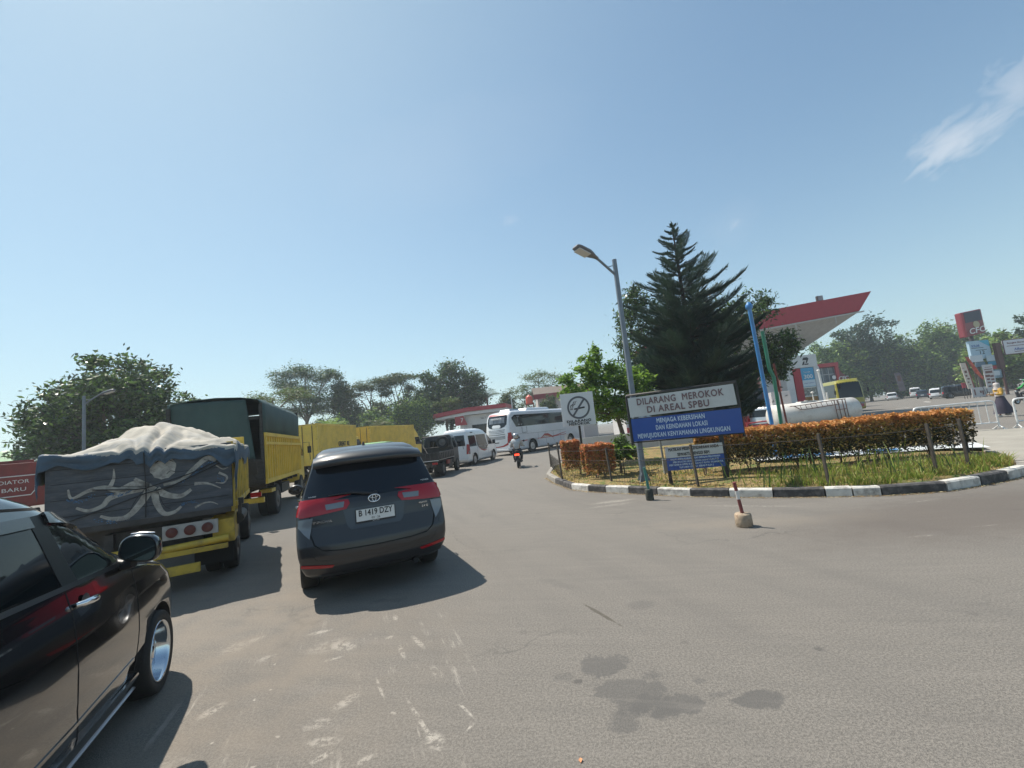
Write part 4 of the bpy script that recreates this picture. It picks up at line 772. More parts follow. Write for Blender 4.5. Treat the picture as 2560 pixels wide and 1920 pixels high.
def tarpaulin():
    blue = mat('blue underside of tarpaulin', (.06, .095, .135), .75, var=.25, vscale=3, bump=.3, bscale=60); grey = mat('sun bleached tarpaulin', (.42, .385, .325), .85, var=.18, vscale=2.2, dirt_shade=.75, dirt_shade_col=(.24, .27, .30), dscale=1.6, bump=.5, bscale=9, stretch=(1.0, 2.6, 1))  # bluish-grey blotches put the shade of the folds into the sheet's colour
    t = thing('tarpaulin', 'bleached grey tarpaulin with blue hem heaped over the load of the tipper truck', 'tarpaulin', (-5.28, 6.17, 0), -28.5)
    rnd = random.Random(3); hw = 1.06; nx, ny = 120, 110; vs = []; y1 = 3.15; drop = .26
    from mathutils import noise as mn
    def hz(x, y):
        u = x/hw; c_ = .0; tent = 1-((u-c_)/(1-c_) if u > c_ else (c_-u)/(1+c_))**1.12; e = min(1, max(0, y)/.85); e = e**.8; f = min(1, max(0, (y1-y))/.9); f = f*f*(3-2*f)
        pk = math.exp(-((u-c_)/.16)**2)*-.02
        base = 2.035+(.435*tent+pk)*e*(.3+.7*f)
        # radiating folds from the hem towards the heap
        a = math.atan2(x-.1, y+.55); fold = (abs(math.sin(a*8+mn.noise(Vector((x*1.5, y*1.5, 0)))*3))-.5)*.11*max(0, 1-y/2.2)+(.5-abs(math.sin(a*3.3+.8+mn.noise(Vector((x, y, 9)))*2)))*.08*max(0, 1-y/2.6)
        wr = mn.noise(Vector((x*2.1, y*1.2, 1)))*.03+mn.noise(Vector((x*9-y*3, y*2.2+x*2, 4)))*.016+(.5-abs(mn.noise(Vector((x*7+y*3, y*2-x, 7)))))*.03+mn.noise(Vector((x*21, y*5+x*6, 2)))*.006
        return base+(fold+wr)*(.35+.65*min(1, e+.4))
    # rear flap, top, right flap; left flap: a sheet in (s,t) folded over the edges
    m = MB(); S = [-.30+i*(2*hw+.6)/nx for i in range(nx+1)]; T_ = [-.42+j*(y1+.42)/ny for j in range(ny+1)]
    for j, tt in enumerate(T_):
        for i, ss in enumerate(S):
            x = ss-hw; xc = max(-hw, min(hw, x)); ox = x-xc; y = max(tt, 0.0)-.035; oy = min(tt, 0)
            hem = .10+.05*math.sin(xc*2.7+1.2)+.10*math.exp(-((xc+.62)/.28)**2)+.05*math.exp(-((xc-.0)/.12)**2)-.03*math.exp(-((xc+.25)/.15)**2)+.20*math.exp(-((xc-.98)/.16)**2)+.12*math.exp(-((xc+1.05)/.13)**2)
            z = hz(xc, max(tt, 0))
            bul = .018*math.sin(xc*16+2*mn.noise(Vector((xc*3, 0, 5))))+.014*mn.noise(Vector((xc*9, oy*9, 3)))
            if oy < 0: k_ = -oy/.42; z -= k_*hem*1.25; y = -.045-.035*math.sin(min(1, k_*1.6)*math.pi)*(.6+.4*math.sin(xc*7))-bul*k_-.01
            xx = xc
            if ox:
                k_ = abs(ox)/.30; z -= k_*((.30 if ox > 0 else .22)+.05*math.sin(y*4)+(.18*math.exp(-(y/.25)**2))); xx = xc+math.copysign(.015+.02*math.sin(k_*math.pi)+.012*math.sin(y*9), ox)
            vs.append((xx, y, z))
    fs = [(j*(nx+1)+i, j*(nx+1)+i+1, (j+1)*(nx+1)+i+1, (j+1)*(nx+1)+i) for j in range(ny) for i in range(nx)]
    m.add(vs, fs, 0, True)
    for q in range(len(fs)):
        j, i = divmod(q, nx); m.m[q] = 0 if (T_[j] >= -.09+.05*math.sin(S[i]*6)+.04*math.sin(S[i]*17) and .02 < S[i] < 2*hw+.05) else 1
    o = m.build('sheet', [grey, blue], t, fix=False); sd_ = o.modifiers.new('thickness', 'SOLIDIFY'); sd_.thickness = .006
    r = MB(); c = [(0, -.085, 2.0), (.0, -.05, 1.8), (.01, -.02, 1.5), (0, -.02, 1.1)]; r.tube(c, .007, 5)
    r.tube([(-.55, -.03, 1.56), (-.1, -.035, 1.50), (0, -.04, 1.50), (.5, -.03, 1.63), (1.05, -.02, 1.86)], .008, 5); r.tube([(-1.02, -.02, 1.12), (-.4, -.03, 1.30), (0, -.04, 1.43), (.3, -.03, 1.49), (1.05, -.02, 1.82)], .008, 5)
    r.build('rope', mat('black rope', (.03, .03, .03), .8), t)
tarpaulin()
# ================================================================ high-sided truck under a green canvas
def canvas_truck():
    t = thing('canvas_truck', 'tall truck with dark green canvas cover over yellow slatted sides', 'truck', (-8.145, 11.80, 0), -18)
    hw = 1.13; L = 5.9; can = mat('dark green canvas', (.035, .075, .075), .75, var=.2, vscale=1.2, dirt_shade=.3, dirt_shade_col=(.07, .10, .10), dscale=2, bump=.25, bscale=18); board = mat('black tail boards', (.022, .022, .022), .7, var=.4, vscale=6, dirt_shade=.5, dirt_shade_col=(.06, .055, .05), dscale=5, stretch=(1, 1, 5))
    # canvas: arched roof and side walls
    c = MB(); sec = [(-hw, 2.45), (-hw-.01, 3.30), (-hw+.10, 3.45), (-.6, 3.53), (0, 3.56), (.6, 3.53), (hw-.10, 3.45), (hw+.01, 3.30), (hw+.0, 2.45)]
    ys = [0+i*L/14 for i in range(15)]; vs = []
    for j, y in enumerate(ys):
        for (x, z) in sec: sag = -.018 if (j % 2 and z > 3.2) else 0; out_ = .012*math.sin(j*2.1+z*3); vs.append((x+(out_ if abs(x) > 1 else 0), y, z+sag-(.04 if j in (0, 14) else 0)))
    n = len(sec); c.add(vs, [(j*n+i, j*n+i+1, (j+1)*n+i+1, (j+1)*n+i) for j in range(14) for i in range(n-1)], 0, True)
    o = c.build('canvas', can, t, fix=False); q = o.modifiers.new('thickness', 'SOLIDIFY'); q.thickness = .02
    # loosely hung rear curtain, its right edge pulled aside
    r = MB(); nx, nz = 26, 16; vs = []
    for k in range(nz+1):
        for i in range(nx+1):
            u = i/nx; v = k/nz; x = -hw+.01+u*(1.83+.20*(1-v)); z = 1.75+v*1.68; vs.append((x, .03+.03*math.sin(u*11+v*2)*(1-v)+.015*math.sin(u*27), min(z, 3.5-abs(x)**3*.06)))
    r.add(vs, [(k*(nx+1)+i, k*(nx+1)+i+1, (k+1)*(nx+1)+i+1, (k+1)*(nx+1)+i) for k in range(nz) for i in range(nx)], 0, True); o = r.build('rear_curtain', can, t, fix=False); q = o.modifiers.new('thickness', 'SOLIDIFY'); q.thickness = .012
    f = MB(); f.bx(-hw, hw, L-.05, L, 1.1, 3.45); f.bx(-hw+.02, hw-.02, .05, L, 1.02, 1.12); f.build('bulkhead', board, t)
    g = MB(); g.box((0, .0, 1.42), (2*hw, .07, .66)); g.bx(-hw, -hw+.08, -.03, .06, 1.08, 3.3); g.bx(hw-.08, hw, -.03, .06, 1.08, 3.3); g.bx(hw-.35, hw, -.02, .05, 2.85, 2.9)
    for z in (1.25, 1.5, 1.7): g.box((0, -.04, z), (2*hw-.1, .01, .03))
    g.build('tailgate', board, t, bevel=.004)
    # yellow slatted sides
    for sg in (-1, 1):
        s_ = MB(); s_.bx(sg*(hw-.02), sg*(hw+.01), .07, L, 1.12, 2.44)
        for i in range(19): y = .12+i*(L-.2)/18; s_.box((sg*(hw+.03), y, 1.75), (.045, .07, 1.2))
        s_.bx(sg*(hw+.01), sg*(hw+.07), .0, L, 2.36, 2.46); s_.bx(sg*(hw+.01), sg*(hw+.075), .0, L, 2.12, 2.2); s_.bx(sg*(hw+.01), sg*(hw+.07), .0, L, 1.04, 1.16)
        s_.build('side_panel', YEL2, t)
    ch = MB()
    for sg in (-1, 1): ch.bx(sg*.4, sg*.5, .1, 7.4, .78, 1.0)
    for i in range(6): ch.box((0, .4+i, .95), (2*hw-.1, .1, .1))
    ch.build('chassis', STEEL, t)
    b = MB(); b.box((0, .05, .62), (2*hw-.1, .12, .14)); b.build('bumper', YEL, t); rl = MB()
    rl.box((.85, 3.0, .72), (.5, 1.3, .3)); rl.build('toolbox', STEEL, t); sb = MB(); sb.box((1.0, .9, .8), (.3, .5, .1)); sb.build('side_guard', YEL, t)
    for sg in (-1, 1):
        l = MB(); l.box((sg*.9, -.02, .78), (.26, .05, .12)); l.build('tail_lamp', RED, t)
    truck_wheels(t, (1.75, 6.4), hw-.03, .46, .24, dual=(1.75,)); cab(t, 6.0, 7.7, 1.05, .65, 2.7, YEL2); return t
canvas_truck()
# ================================================================ two yellow container trucks
def box_truck(label, loc, az, hw, L, z0, z1, doors=True, sign='GREAT', seed=0, fair=False):
    t = thing('box_truck', label, 'truck', loc, az, 'yellow container trucks in the queue')
    c = MB(); pitch = .19; n = int((L-.24)/pitch); 
    for sg in (-1, 1):
        vs = []; 
        for i in range(n+1):
            y = .12+i*pitch
            for dy, dx in ((0, 0), (.07, 0), (.095, -.05), (.165, -.05)): vs += [(sg*(hw+dx), y+dy, z0+.12), (sg*(hw+dx), y+dy, z1-.1)]
        k = len(vs)//2; c.add(vs, [(2*i, 2*i+2, 2*i+3, 2*i+1) for i in range(k-1)])
        c.bx(sg*(hw-.05), sg*(hw+.015), 0, L, z0, z0+.12); c.bx(sg*(hw-.05), sg*(hw+.015), 0, L, z1-.10, z1); c.bx(sg*(hw-.05), sg*(hw+.012), 0, .12, z0+.12, z1-.1); c.bx(sg*(hw-.05), sg*(hw+.012), L-.12, L, z0+.12, z1-.1)
    c.bx(-hw+.05, hw-.05, 0.02, L, z1-.03, z1-.005); c.bx(-hw+.05, hw-.05, .02, L, z0, z0+.1); c.bx(-hw+.05, hw-.05, L-.04, L, z0+.1, z1-.03); c.build('container', YEL2, t)
    for sg in (-1, 1):
        d_ = MB(); d_.box((sg*hw*.49, .0, (z0+z1)/2), (hw*.96, .04, z1-z0-.12))
        for fz in (.25, .5, .75): d_.box((sg*hw*.49, -.03, z0+(z1-z0)*fz), (hw*.8, .02, .05))
        dd = d_.build('rear_door', YEL2, t, bevel=.004); h = MB(); h.tube([(sg*hw*.2, -.05, z0+.05), (sg*hw*.2, -.05, z1-.1)], .018, 6); h.tube([(sg*hw*.75, -.05, z0+.05), (sg*hw*.75, -.05, z1-.1)], .018, 6); h.build('lock_rod', STEEL, dd)
        for fz in (.08, .35, .62, .92): q = MB(); q.box((sg*(hw-.02), -.03, z0+(z1-z0)*fz), (.1, .06, .07)); q.build('hinge', YEL, dd)
    if sign:
        text('lettering', sign, .40, INK, t, (hw+.022, 3.95, z0+1.1), (R(90), 0, R(90)), .004, bold=.008, sx=1.0)
    ch = MB()
    for sg in (-1, 1): ch.bx(sg*.35, sg*.45, .1, L+1.6, z0-.25, z0-.02)
    ch.box((0, .05, z0-.42), (2*hw-.2, .1, .12)); ch.build('chassis', STEEL, t)
    for sg in (-1, 1): l = MB(); l.box((sg*(hw-.25), -.01, z0-.42), (.3, .05, .12)); l.build('tail_lamp', RED, t)
    truck_wheels(t, (L*.27, L+.75), hw-.04, .42, .22, dual=(L*.27,)); cab(t, L+.1, L+1.75, hw-.1, z0-.42, z1-.75 if not fair else z1-.9, YEL2)
    if fair: f_ = MB(); f_.prism([(L+.2, z1-.95), (L+1.1, z1-.95), (L+.25, z1-.15)], lambda u, v, d: (d, u, v), -hw+.2, hw-.2); f_.build('air_deflector', YEL2, t, bevel=.03)
    return t
box_truck('yellow container truck with black lettering on its ribbed side, behind the green canvas truck', (-12.45, 24.9, 0), -1, 1.03, 6.4, 1.05, 3.42, sign='GREAT  RE')
box_truck('farther yellow container truck whose cab faces right above the black flatbed', (-12.4, 34.15, 0), 15.8, 1.03, 6.9, 1.0, 3.38, sign=None, fair=True)
# ================================================================ green minibus roof between the trucks
def small_van(name, label, cat, loc, az, paint, L, hw, H, nose=.7, win=GLS, group=None, lamp=RED, rearwin=True, plate=True, wr=.3, sidewin=True, roofz=None, bonnet=None):
    t = thing(name, label, cat, loc, az, group); zb = H*.52; bn = bonnet or (L-nose)
    lv = [(.24, .06, L-.12, hw-.05), (.34, .01, L-.02, hw-.01), (.5, 0, L, hw), (zb-.12, .03, L-.05, hw), (zb, .05, L-.18, hw-.01), (zb+.06, .06, bn+.3, hw-.02), (zb+.12, .07, bn+.08, hw-.035), (H*.86, .14, bn-.42, hw-.10), (H-.09, .19, bn-.62, hw-.15), (H-.03, .30, bn-.9, hw-.24), (H, .5, bn-1.2, hw-.38)]
    B = Body(lv, bow_r=.05, bow_f=.12, rc_r=.09, rc_f=.28, k=3.4, plan=.03); panel.center = Vector((0, L/2, H/2)); wy = (L*.19, L-.78)
    B.mesh('body', [paint, DARK], t, nlev=26, arches=[(y, wr, wr+.055) for y in wy])
    if rearwin: panel('rear_window', [(-hw+.13, zb+.08), (hw-.13, zb+.08), (hw-.2, H*.86), (-hw+.2, H*.86)], B.rear, .006, win, t, .12)
    panel('windscreen', [(-hw+.12, zb+.10), (hw-.12, zb+.10), (hw-.2, H*.88), (-hw+.2, H*.88)], B.front, .006, win, t, .12)
    if sidewin:
        a, b = (.30, bn-.02)
        if sidewin == 'front': a = bn-1.25
        sides('side_window', [(a, zb+.06), (b-.0, zb+.06), (b-.38, H*.86), (a+.10, H*.87)], B, .006, win, t, .15)
        for yy in ([bn-1.1, bn-2.1] if sidewin != 'front' else []): sides('door_pillar', [(yy-.04, zb+.05), (yy+.04, zb+.05), (yy+.02, H*.88), (yy-.06, H*.88)], B, .010, BLK, t, .2)
    for sg in (-1, 1):
        panel('tail_lamp', [(sg*(hw-.20), zb-.20), (sg*(hw-.015), zb-.20), (sg*(hw-.02), zb+.06), (sg*(hw-.16), zb+.06)], B.rear, .012, lamp, t, .08)
        panel('headlamp', [(sg*(hw-.45), zb-.22), (sg*(hw-.1), zb-.2), (sg*(hw-.06), zb-.04), (sg*(hw-.42), zb-.08)], B.front, .012, CLR, t, .08)
        m = MB(); m.box((sg*(hw+.09), bn-.25, zb+.13), (.18, .07, .13)); m.build('mirror', paint if paint != WHT else BLK, t, bevel=.02)
        for y in wy: wheel(t, sg*(hw-.015), y, wr, .19, rimr=.64, kind='alloy')
    bm_ = MB(); p0 = B.rear(0, .45); bm_.box((0, .03, .42), (2*hw-.25, .06, .1)); bm_.build('bumper_strip', BLK, t)
    if plate: q = MB(); q.box((0, B.rear(0, zb-.2).y-.012, zb-.2), (.42, .015, .13)); q.build('number_plate', INK if plate == 'dark' else PLW, t)
    ub = MB(); ub.bx(-hw+.2, hw-.2, .3, L-.4, .18, .28); ub.build('underbody', DARK, t); return t
small_van('minibus', 'pale green minibus whose roof shows just over the grey people carrier', 'minibus', (-6.85, 20.6, 0), -8, mat('lime green paint', (.22, .42, .10), .35, coat=.6), 4.2, .82, 1.95)
# ================================================================ black flatbed pickup with spare wheel
def flatbed():
    t = thing('flatbed_truck', 'black flatbed pickup truck carrying a spare wheel upright behind its cab', 'pickup truck', (-4.62, 20.55, 0), 6.5)
    blk = mat('faded black truck paint', (.02, .022, .026), .4, coat=.4, var=.3, vscale=3, dirt_shade=.3, dirt_shade_col=(.07, .065, .06), dscale=4); hw = .86; L = 2.75
    b = MB(); b.bx(-hw, hw, 0, L, .80, .86); b.bx(-hw, hw, -.02, .02, .83, 1.16); b.bx(-hw, hw, L-.03, L+.02, .86, 1.35)
    for sg in (-1, 1):
        b.bx(sg*(hw-.02), sg*(hw+.02), 0, L, .83, 1.16)
        for i in range(9): b.box((sg*(hw+.03), .18+i*.3, 1.0), (.03, .07, .3))
        b.bx(sg*(hw), sg*(hw+.045), 0, L, 1.13, 1.18)
    for i in range(7): b.box((-hw+.2+i*.22, -.03, 1.0), (.06, .03, .28))
    b.build('bed', blk, t, bevel=.005)
    st = MB(); st.box((0, -.035, .79), (2*hw, .012, .03)); st.build('reflective_strip', PLW, t); sl = MB(); sl.bx(hw+.02, hw+.03, .0, L, .795, .82); sl.build('rail_strip', ALU, t)
    h = MB(); y = L-.12; h.tube([(-hw+.05, y, .86), (-hw+.08, y, 1.88), (-hw+.15, y, 1.93), (hw-.15, y, 1.93), (hw-.08, y, 1.88), (hw-.05, y, .86)], .03, 8)
    for x in (-.45, -.15, .15, .45): h.tube([(x, y, 1.35), (x, y, 1.93)], .015, 6)
    h.tube([(-hw+.1, y, 1.35), (hw-.1, y, 1.35)], .02, 6); h.tube([(-hw+.08, y, 1.6), (-.2, 1.9, .9)], .02, 6); h.build('headboard_frame', STEEL, t)
    sw = thing('spare_wheel', 'spare truck wheel strapped upright behind the black cab of the flatbed', 'spare wheel', (0, 0, 0), 0)
    a = -R(6.5); p = Vector((.38, L-.22, 1.60)); wx = Vector((-4.62, 20.55, 0))+Vector((p.x*math.cos(a)-p.y*math.sin(a), p.x*math.sin(a)+p.y*math.cos(a), p.z)); sw.location = wx; sw.rotation_euler = (0, 0, a-math.pi/2)
    w_ = wheel(sw, .1, 0, .33, .2, rimr=.55, kind='steel', rim_mat=mat('grimy steel rim', (.16, .15, .14), .6, .5), name='tyre'); w_.location = (.1, 0, 0)
    ch = MB()
    for sg in (-1, 1): ch.bx(sg*.35, sg*.43, .1, 4.2, .58, .78)
    ch.bx(-.7, .7, .0, .08, .5, .62); ch.bx(.55, .85, 1.75, 2.45, .35, .7); ch.build('chassis', STEEL, t)
    for sg in (-1, 1):
        l = MB(); l.box((sg*.68, -.03, .66), (.26, .05, .1)); l.build('tail_lamp', RED, t)
        f = MB(); f.box((sg*(hw-.16), .28, .45), (.3, .015, .4)); f.build('mud_flap', MAT['mudguard rubber'], t)
        q = MB(); q.box((sg*(hw-.02), 1.65, .62), (.06, .5, .2)); q.build('side_marker', mat('side marker red', (.25, .03, .03), .5), t)
    pl = MB(); pl.box((-.15, -.04, .66), (.4, .01, .14)); pl.build('number_plate', PLW, t)
    truck_wheels(t, (.85, 3.6), hw-.02, .345, .19, dual=(.85,)); cab(t, L+.08, L+1.55, .80, .48, 1.98, blk); return t
flatbed()
# ================================================================ white passenger van
def passenger_van():
    t = thing('van', 'white high-roof passenger van with dark windows and red swoosh, behind the bus', 'van', (-3.87, 26.2, 0), 17)
    L, hw, H = 5.3, .93, 2.25; paint = mat('clean white paint', (.78, .79, .80), .25, coat=.8)
    lv = [(.25, .08, L-.1, hw-.06), (.36, .01, L, hw-.01), (.6, 0, L, hw), (.95, .02, L-.12, hw+.0), (1.08, .03, L-.35, hw-.005), (1.2, .04, L-.62, hw-.02), (1.5, .06, L-1.05, hw-.06), (1.85, .10, L-1.6, hw-.11), (2.05, .14, L-2.0, hw-.16), (2.17, .2, L-2.4, hw-.24), (2.23, .32, L-2.8, hw-.38), (H, .5, L-3.1, hw-.5)]
    B = Body(lv, bow_r=.05, bow_f=.12, rc_r=.08, rc_f=.32, k=3.6, plan=.03); panel.center = Vector((0, L/2, 1.1))
    B.mesh('body', [paint, DARK], t, nlev=34, arches=[(1.03, .33, .41), (4.33, .33, .41)])
    panel('rear_window', [(-.72, 1.22), (.72, 1.22), (.66, 1.86), (-.66, 1.86)], B.rear, .006, GLS, t, .12)
    panel('windscreen', [(-.78, 1.2), (.78, 1.2), (.68, 1.86), (-.68, 1.86)], B.front, .006, GLS, t, .12)
    sides('side_window', [(.30, 1.14), (1.38, 1.14), (1.38, 1.80), (.36, 1.80)], B, .006, GLS, t, .15); sides('door_window', [(1.52, 1.12), (3.22, 1.12), (3.12, 1.82), (1.52, 1.82)], B, .006, GLSB, t, .15)
    sides('front_window', [(3.36, 1.12), (4.42, 1.10), (4.3, 1.2), (3.82, 1.62), (3.42, 1.76)], B, .006, GLS, t, .12)
    sides('swoosh', [(1.55, 1.115), (3.35, 1.115), (3.1, .86), (2.6, .82), (2.1, .88), (1.7, 1.0)], B, .0035, mat('dark vinyl', (.03, .03, .035), .35, coat=.4), t, .12); sides('swoosh_edge', strip_poly([(1.6, 1.05), (2.1, .86), (2.6, .78), (3.1, .80)], [.01, .06, .08, .02]), B, .006, mat('red vinyl', (.4, .03, .03), .4), t, .1)
    sides('door_gap', strip_poly([(1.45, 1.95), (1.45, .45)], .012), B, .002, DARK, t, .2); sides('door_gap', strip_poly([(3.3, 1.9), (3.32, .45)], .012), B, .002, DARK, t, .2)
    text('lettering', 'PREMIO', .11, INK, t, B.side(.75, 1.98, 1)+Vector((.012, .25, 0)), (R(90), 0, R(90)), .003, sx=1.1); text('lettering', 'V', .22, PLW, t, B.side(2.75, 1.0, 1)+Vector((.012, 0, 0)), (R(90), 0, R(90)), .002)
    for sg in (-1, 1):
        panel('tail_lamp', [(sg*.77, .72), (sg*.925, .72), (sg*.90, 1.30), (sg*.80, 1.30)], B.rear, .012, RED, t, .07)
        panel('tail_lamp_side', [(.10, .72), (.30, .72), (.30, 1.28), (.12, 1.28)], (lambda y, z, sg=sg: B.side(y, z, sg)), .012, RED, t, .07)
        panel('indicator_lamp', [(.12, .74), (.28, .74), (.28, .92), (.12, .92)], (lambda y, z, sg=sg: B.side(y, z, sg)), .017, CLR, t, .07)
        panel('headlamp', [(sg*.5, .8), (sg*.8, .85), (sg*.84, 1.05), (sg*.6, .98)], B.front, .01, CLR, t, .07)
        m = MB(); m.box((sg*1.05, 4.15, 1.25), (.2, .08, .28)); m.build('mirror', BLK, t, bevel=.03)
        h = MB(); h.box((sg*.94, 3.15, 1.0), (.03, .2, .035)); h.build('door_handle', CHR, t)
        for y in (1.03, 4.33): wheel(t, sg*.905, y, .335, .21, rimr=.62, kind='steel', rim_mat=ALU)
    q = MB(); q.box((0, -.02, .44), (1.6, .06, .1)); q.build('bumper', paint, t); ub = MB(); ub.bx(-.7, .7, .3, 4.9, .18, .3); ub.build('underbody', DARK, t); return t
passenger_van()
# ================================================================ touring bus
def touring_bus():
    t = thing('bus', 'white and silver touring bus with dark windows and red wave stripes', 'bus', (-1.65, 33.87, 0), 39)
    L, hw, H = 11.6, 1.25, 3.42; paint = mat('pearl silver white', (.62, .63, .66), .3, coat=.8, var=.03); wh = mat('bus rear white', (.80, .81, .82), .3, coat=.8)
    lv = [(.32, .10, L-.1, hw-.04), (.45, .02, L, hw), (1.0, 0, L, hw), (1.7, .03, L-.04, hw), (2.2, .10, L-.16, hw-.01), (2.8, .22, L-.4, hw-.03), (3.1, .34, L-.55, hw-.06), (3.28, .5, L-.7, hw-.12), (3.38, .8, L-.95, hw-.24), (H, 1.2, L-1.3, hw-.4)]
    B = Body(lv, bow_r=.10, bow_f=.12, rc_r=.16, rc_f=.3, k=3.2, plan=.012); panel.center = Vector((0, L/2, 1.7))
    B.mesh('body', [paint, DARK], t, nlev=34, arches=[(3.0, .48, .60), (8.74, .48, .60)])
    panel('rear_cap', [(-1.17, .55), (1.17, .55), (1.2, 1.5), (1.16, 2.3), (1.1, 3.0), (.9, 3.22), (-.9, 3.22), (-1.1, 3.0), (-1.16, 2.3), (-1.2, 1.5)], B.rear, .004, wh, t, .15)
    rw = [(-.98, 2.38), (-.8, 2.2), (-.5, 2.12), (.5, 2.12), (.8, 2.2), (.98, 2.38), (1.0, 2.95), (.92, 3.08), (-.92, 3.08), (-1.0, 2.95)]
    panel('rear_window', rw, B.rear, .010, GLS, t, .12); panel('curtain', [(-.8, 2.5), (.8, 2.5), (.78, 2.95), (-.78, 2.95)], B.rear, .014, mat('grey curtain behind glass', (.12, .13, .15), .3, coat=1, var=.7, vscale=2, stretch=(6, 1, .3)), t, .12)
    panel('roof_visor', [(-1.0, 3.1), (1.0, 3.1), (.85, 3.22), (-.85, 3.22)], B.rear, .016, mat('red vinyl', (.4, .03, .03), .4), t, .1)
    text('lettering', 'PARIWISATA', .19, PLW, t, (0.02, B.rear(0, 2.86).y-.075, 2.86), (R(90-12), 0, 0), .004, bold=.004, sx=1.0)
    panel('rear_badge', [(-.45, 2.2), (-.3, 2.13), (.3, 2.13), (.45, 2.2), (.4, 2.34), (.3, 2.38), (-.3, 2.38), (-.4, 2.34)], B.rear, .02, wh, t, .1)
    lou = mat('louvre shadow grey', (.10, .11, .13), .5)
    for i, z in enumerate((2.02, 1.92, 1.81)): panel('louvre', strip_poly([(-.85+.03*i, z-.03), (0, z-.06), (.85-.03*i, z-.03)], .035), B.rear, .012, lou, t, .15)
    for i, z in enumerate((1.66, 1.5, 1.42, 1.33)): panel('louvre', strip_poly([(-.85, z-.02), (0, z-.05), (.85, z-.02)], .04), B.rear, .012, lou, t, .15)
    panel('plate_recess', [(-.2, .98), (.25, .98), (.25, 1.05), (-.2, 1.05)], B.rear, .012, INK, t, .12)
    rv = mat('red vinyl', (.4, .03, .03), .4)
    panel('rear_stripe', strip_poly([(-1.15, .82), (-.6, .72), (0, .68), (.6, .72), (1.0, .86), (1.12, 1.1)], [.12, .09, .07, .10, .15, .03]), B.rear, .012, rv, t, .12)
    for sg in (-1, 1):
        panel('tail_lamp', [(sg*1.02, .95), (sg*1.17, .98), (sg*1.19, 1.45), (sg*1.13, 1.72), (sg*1.04, 1.35)], B.rear, .02, RED, t, .08)
        panel('tail_lamp_side', [(.15, 1.0), (.60, 1.12), (.42, 1.2), (.34, 1.75), (.15, 1.72)], (lambda y, z, sg=sg: B.side(y, z, sg)), .02, RED, t, .08)
        side = lambda y, z, sg=sg: B.side(y, z, sg)
        panel('side_window', [(1.05, 2.12), (10.9, 2.20), (10.7, 3.06), (1.0, 3.06), (.62, 2.86), (.62, 2.75)], side, .010, GLS, t, .3)
        panel('side_stripe', strip_poly([(.35, .92), (1.5, .98), (2.3, 1.0)], .07), side, .006, rv, t, .15); panel('side_stripe', strip_poly([(3.65, 1.02), (6.0, 1.02), (8.0, 1.1)], .05), side, .006, rv, t, .2)
        panel('wave', strip_poly([(4.1, 1.0), (4.7, 1.28), (5.2, 1.25), (5.8, 1.02), (6.4, 1.08), (8.0, 1.3)], [.02, .12, .16, .12, .08, .03]), side, .009, rv, t, .12); panel('wave_light', strip_poly([(4.2, .95), (4.8, 1.18), (5.3, 1.12), (5.9, .93)], [.01, .06, .07, .02]), side, .011, mat('orange vinyl', (.5, .22, .1), .4), t, .12)
        panel('hatch_seam', strip_poly([(1.75, 2.08), (1.75, 1.62), (2.35, 1.62), (2.35, 2.08)], .04), side, .006, DARK, t, .15); panel('hatch_seam', strip_poly([(.9, 1.55), (3.6, 1.5), (8, 1.52)], .014), side, .004, DARK, t, .3)
        for y in (3.8, 4.9, 6.0, 7.1): panel('hatch_seam', strip_poly([(y, 1.5), (y, .55)], .014), side, .004, DARK, t, .2)
        panel('engine_grille', [(.85, .72), (1.35, .72), (1.35, 1.35), (.85, 1.35)], side, .006, DARK, t, .2)
        for y, rm in ((3.0, 1), (8.74, 1)): wheel(t, sg*(hw-.06), y, .49, .27, rimr=.58, kind='steel', rim_mat=ALU)
    panel('windscreen', [(-1.05, 1.2), (1.05, 1.2), (1.0, 2.95), (-1.0, 2.95)], B.front, .01, GLS, t, .2)
    text('lettering', 'T', .6, mat('grey vinyl', (.2, .22, .26), .4), t, B.side(1.35, 2.72, 1)+Vector((.02, 0, 0)), (R(90), 0, R(90)), .002); text('lettering', 'Wifi · AC', .13, PLW, t, B.side(1.55, 2.28, 1)+Vector((.02, 0, 0)), (R(90), 0, R(90)), .002)
    ac = MB(); ac.box((0, 4.6, H+.08), (1.9, 3.4, .22), taper=.88); ac.build('roof_unit', wh, t, bevel=.05); ac = MB(); ac.box((.0, 1.9, H+.05), (1.2, 1.4, .2), taper=.8); ac.build('roof_vent', ALU, t, bevel=.03)
    bp = MB(); bp.box((0, .02, .45), (2.3, .12, .14)); bp.build('bumper', wh, t, bevel=.02); ub = MB(); ub.bx(-1.0, 1.0, .5, 11, .25, .4); ub.build('underbody', DARK, t); return t
touring_bus()
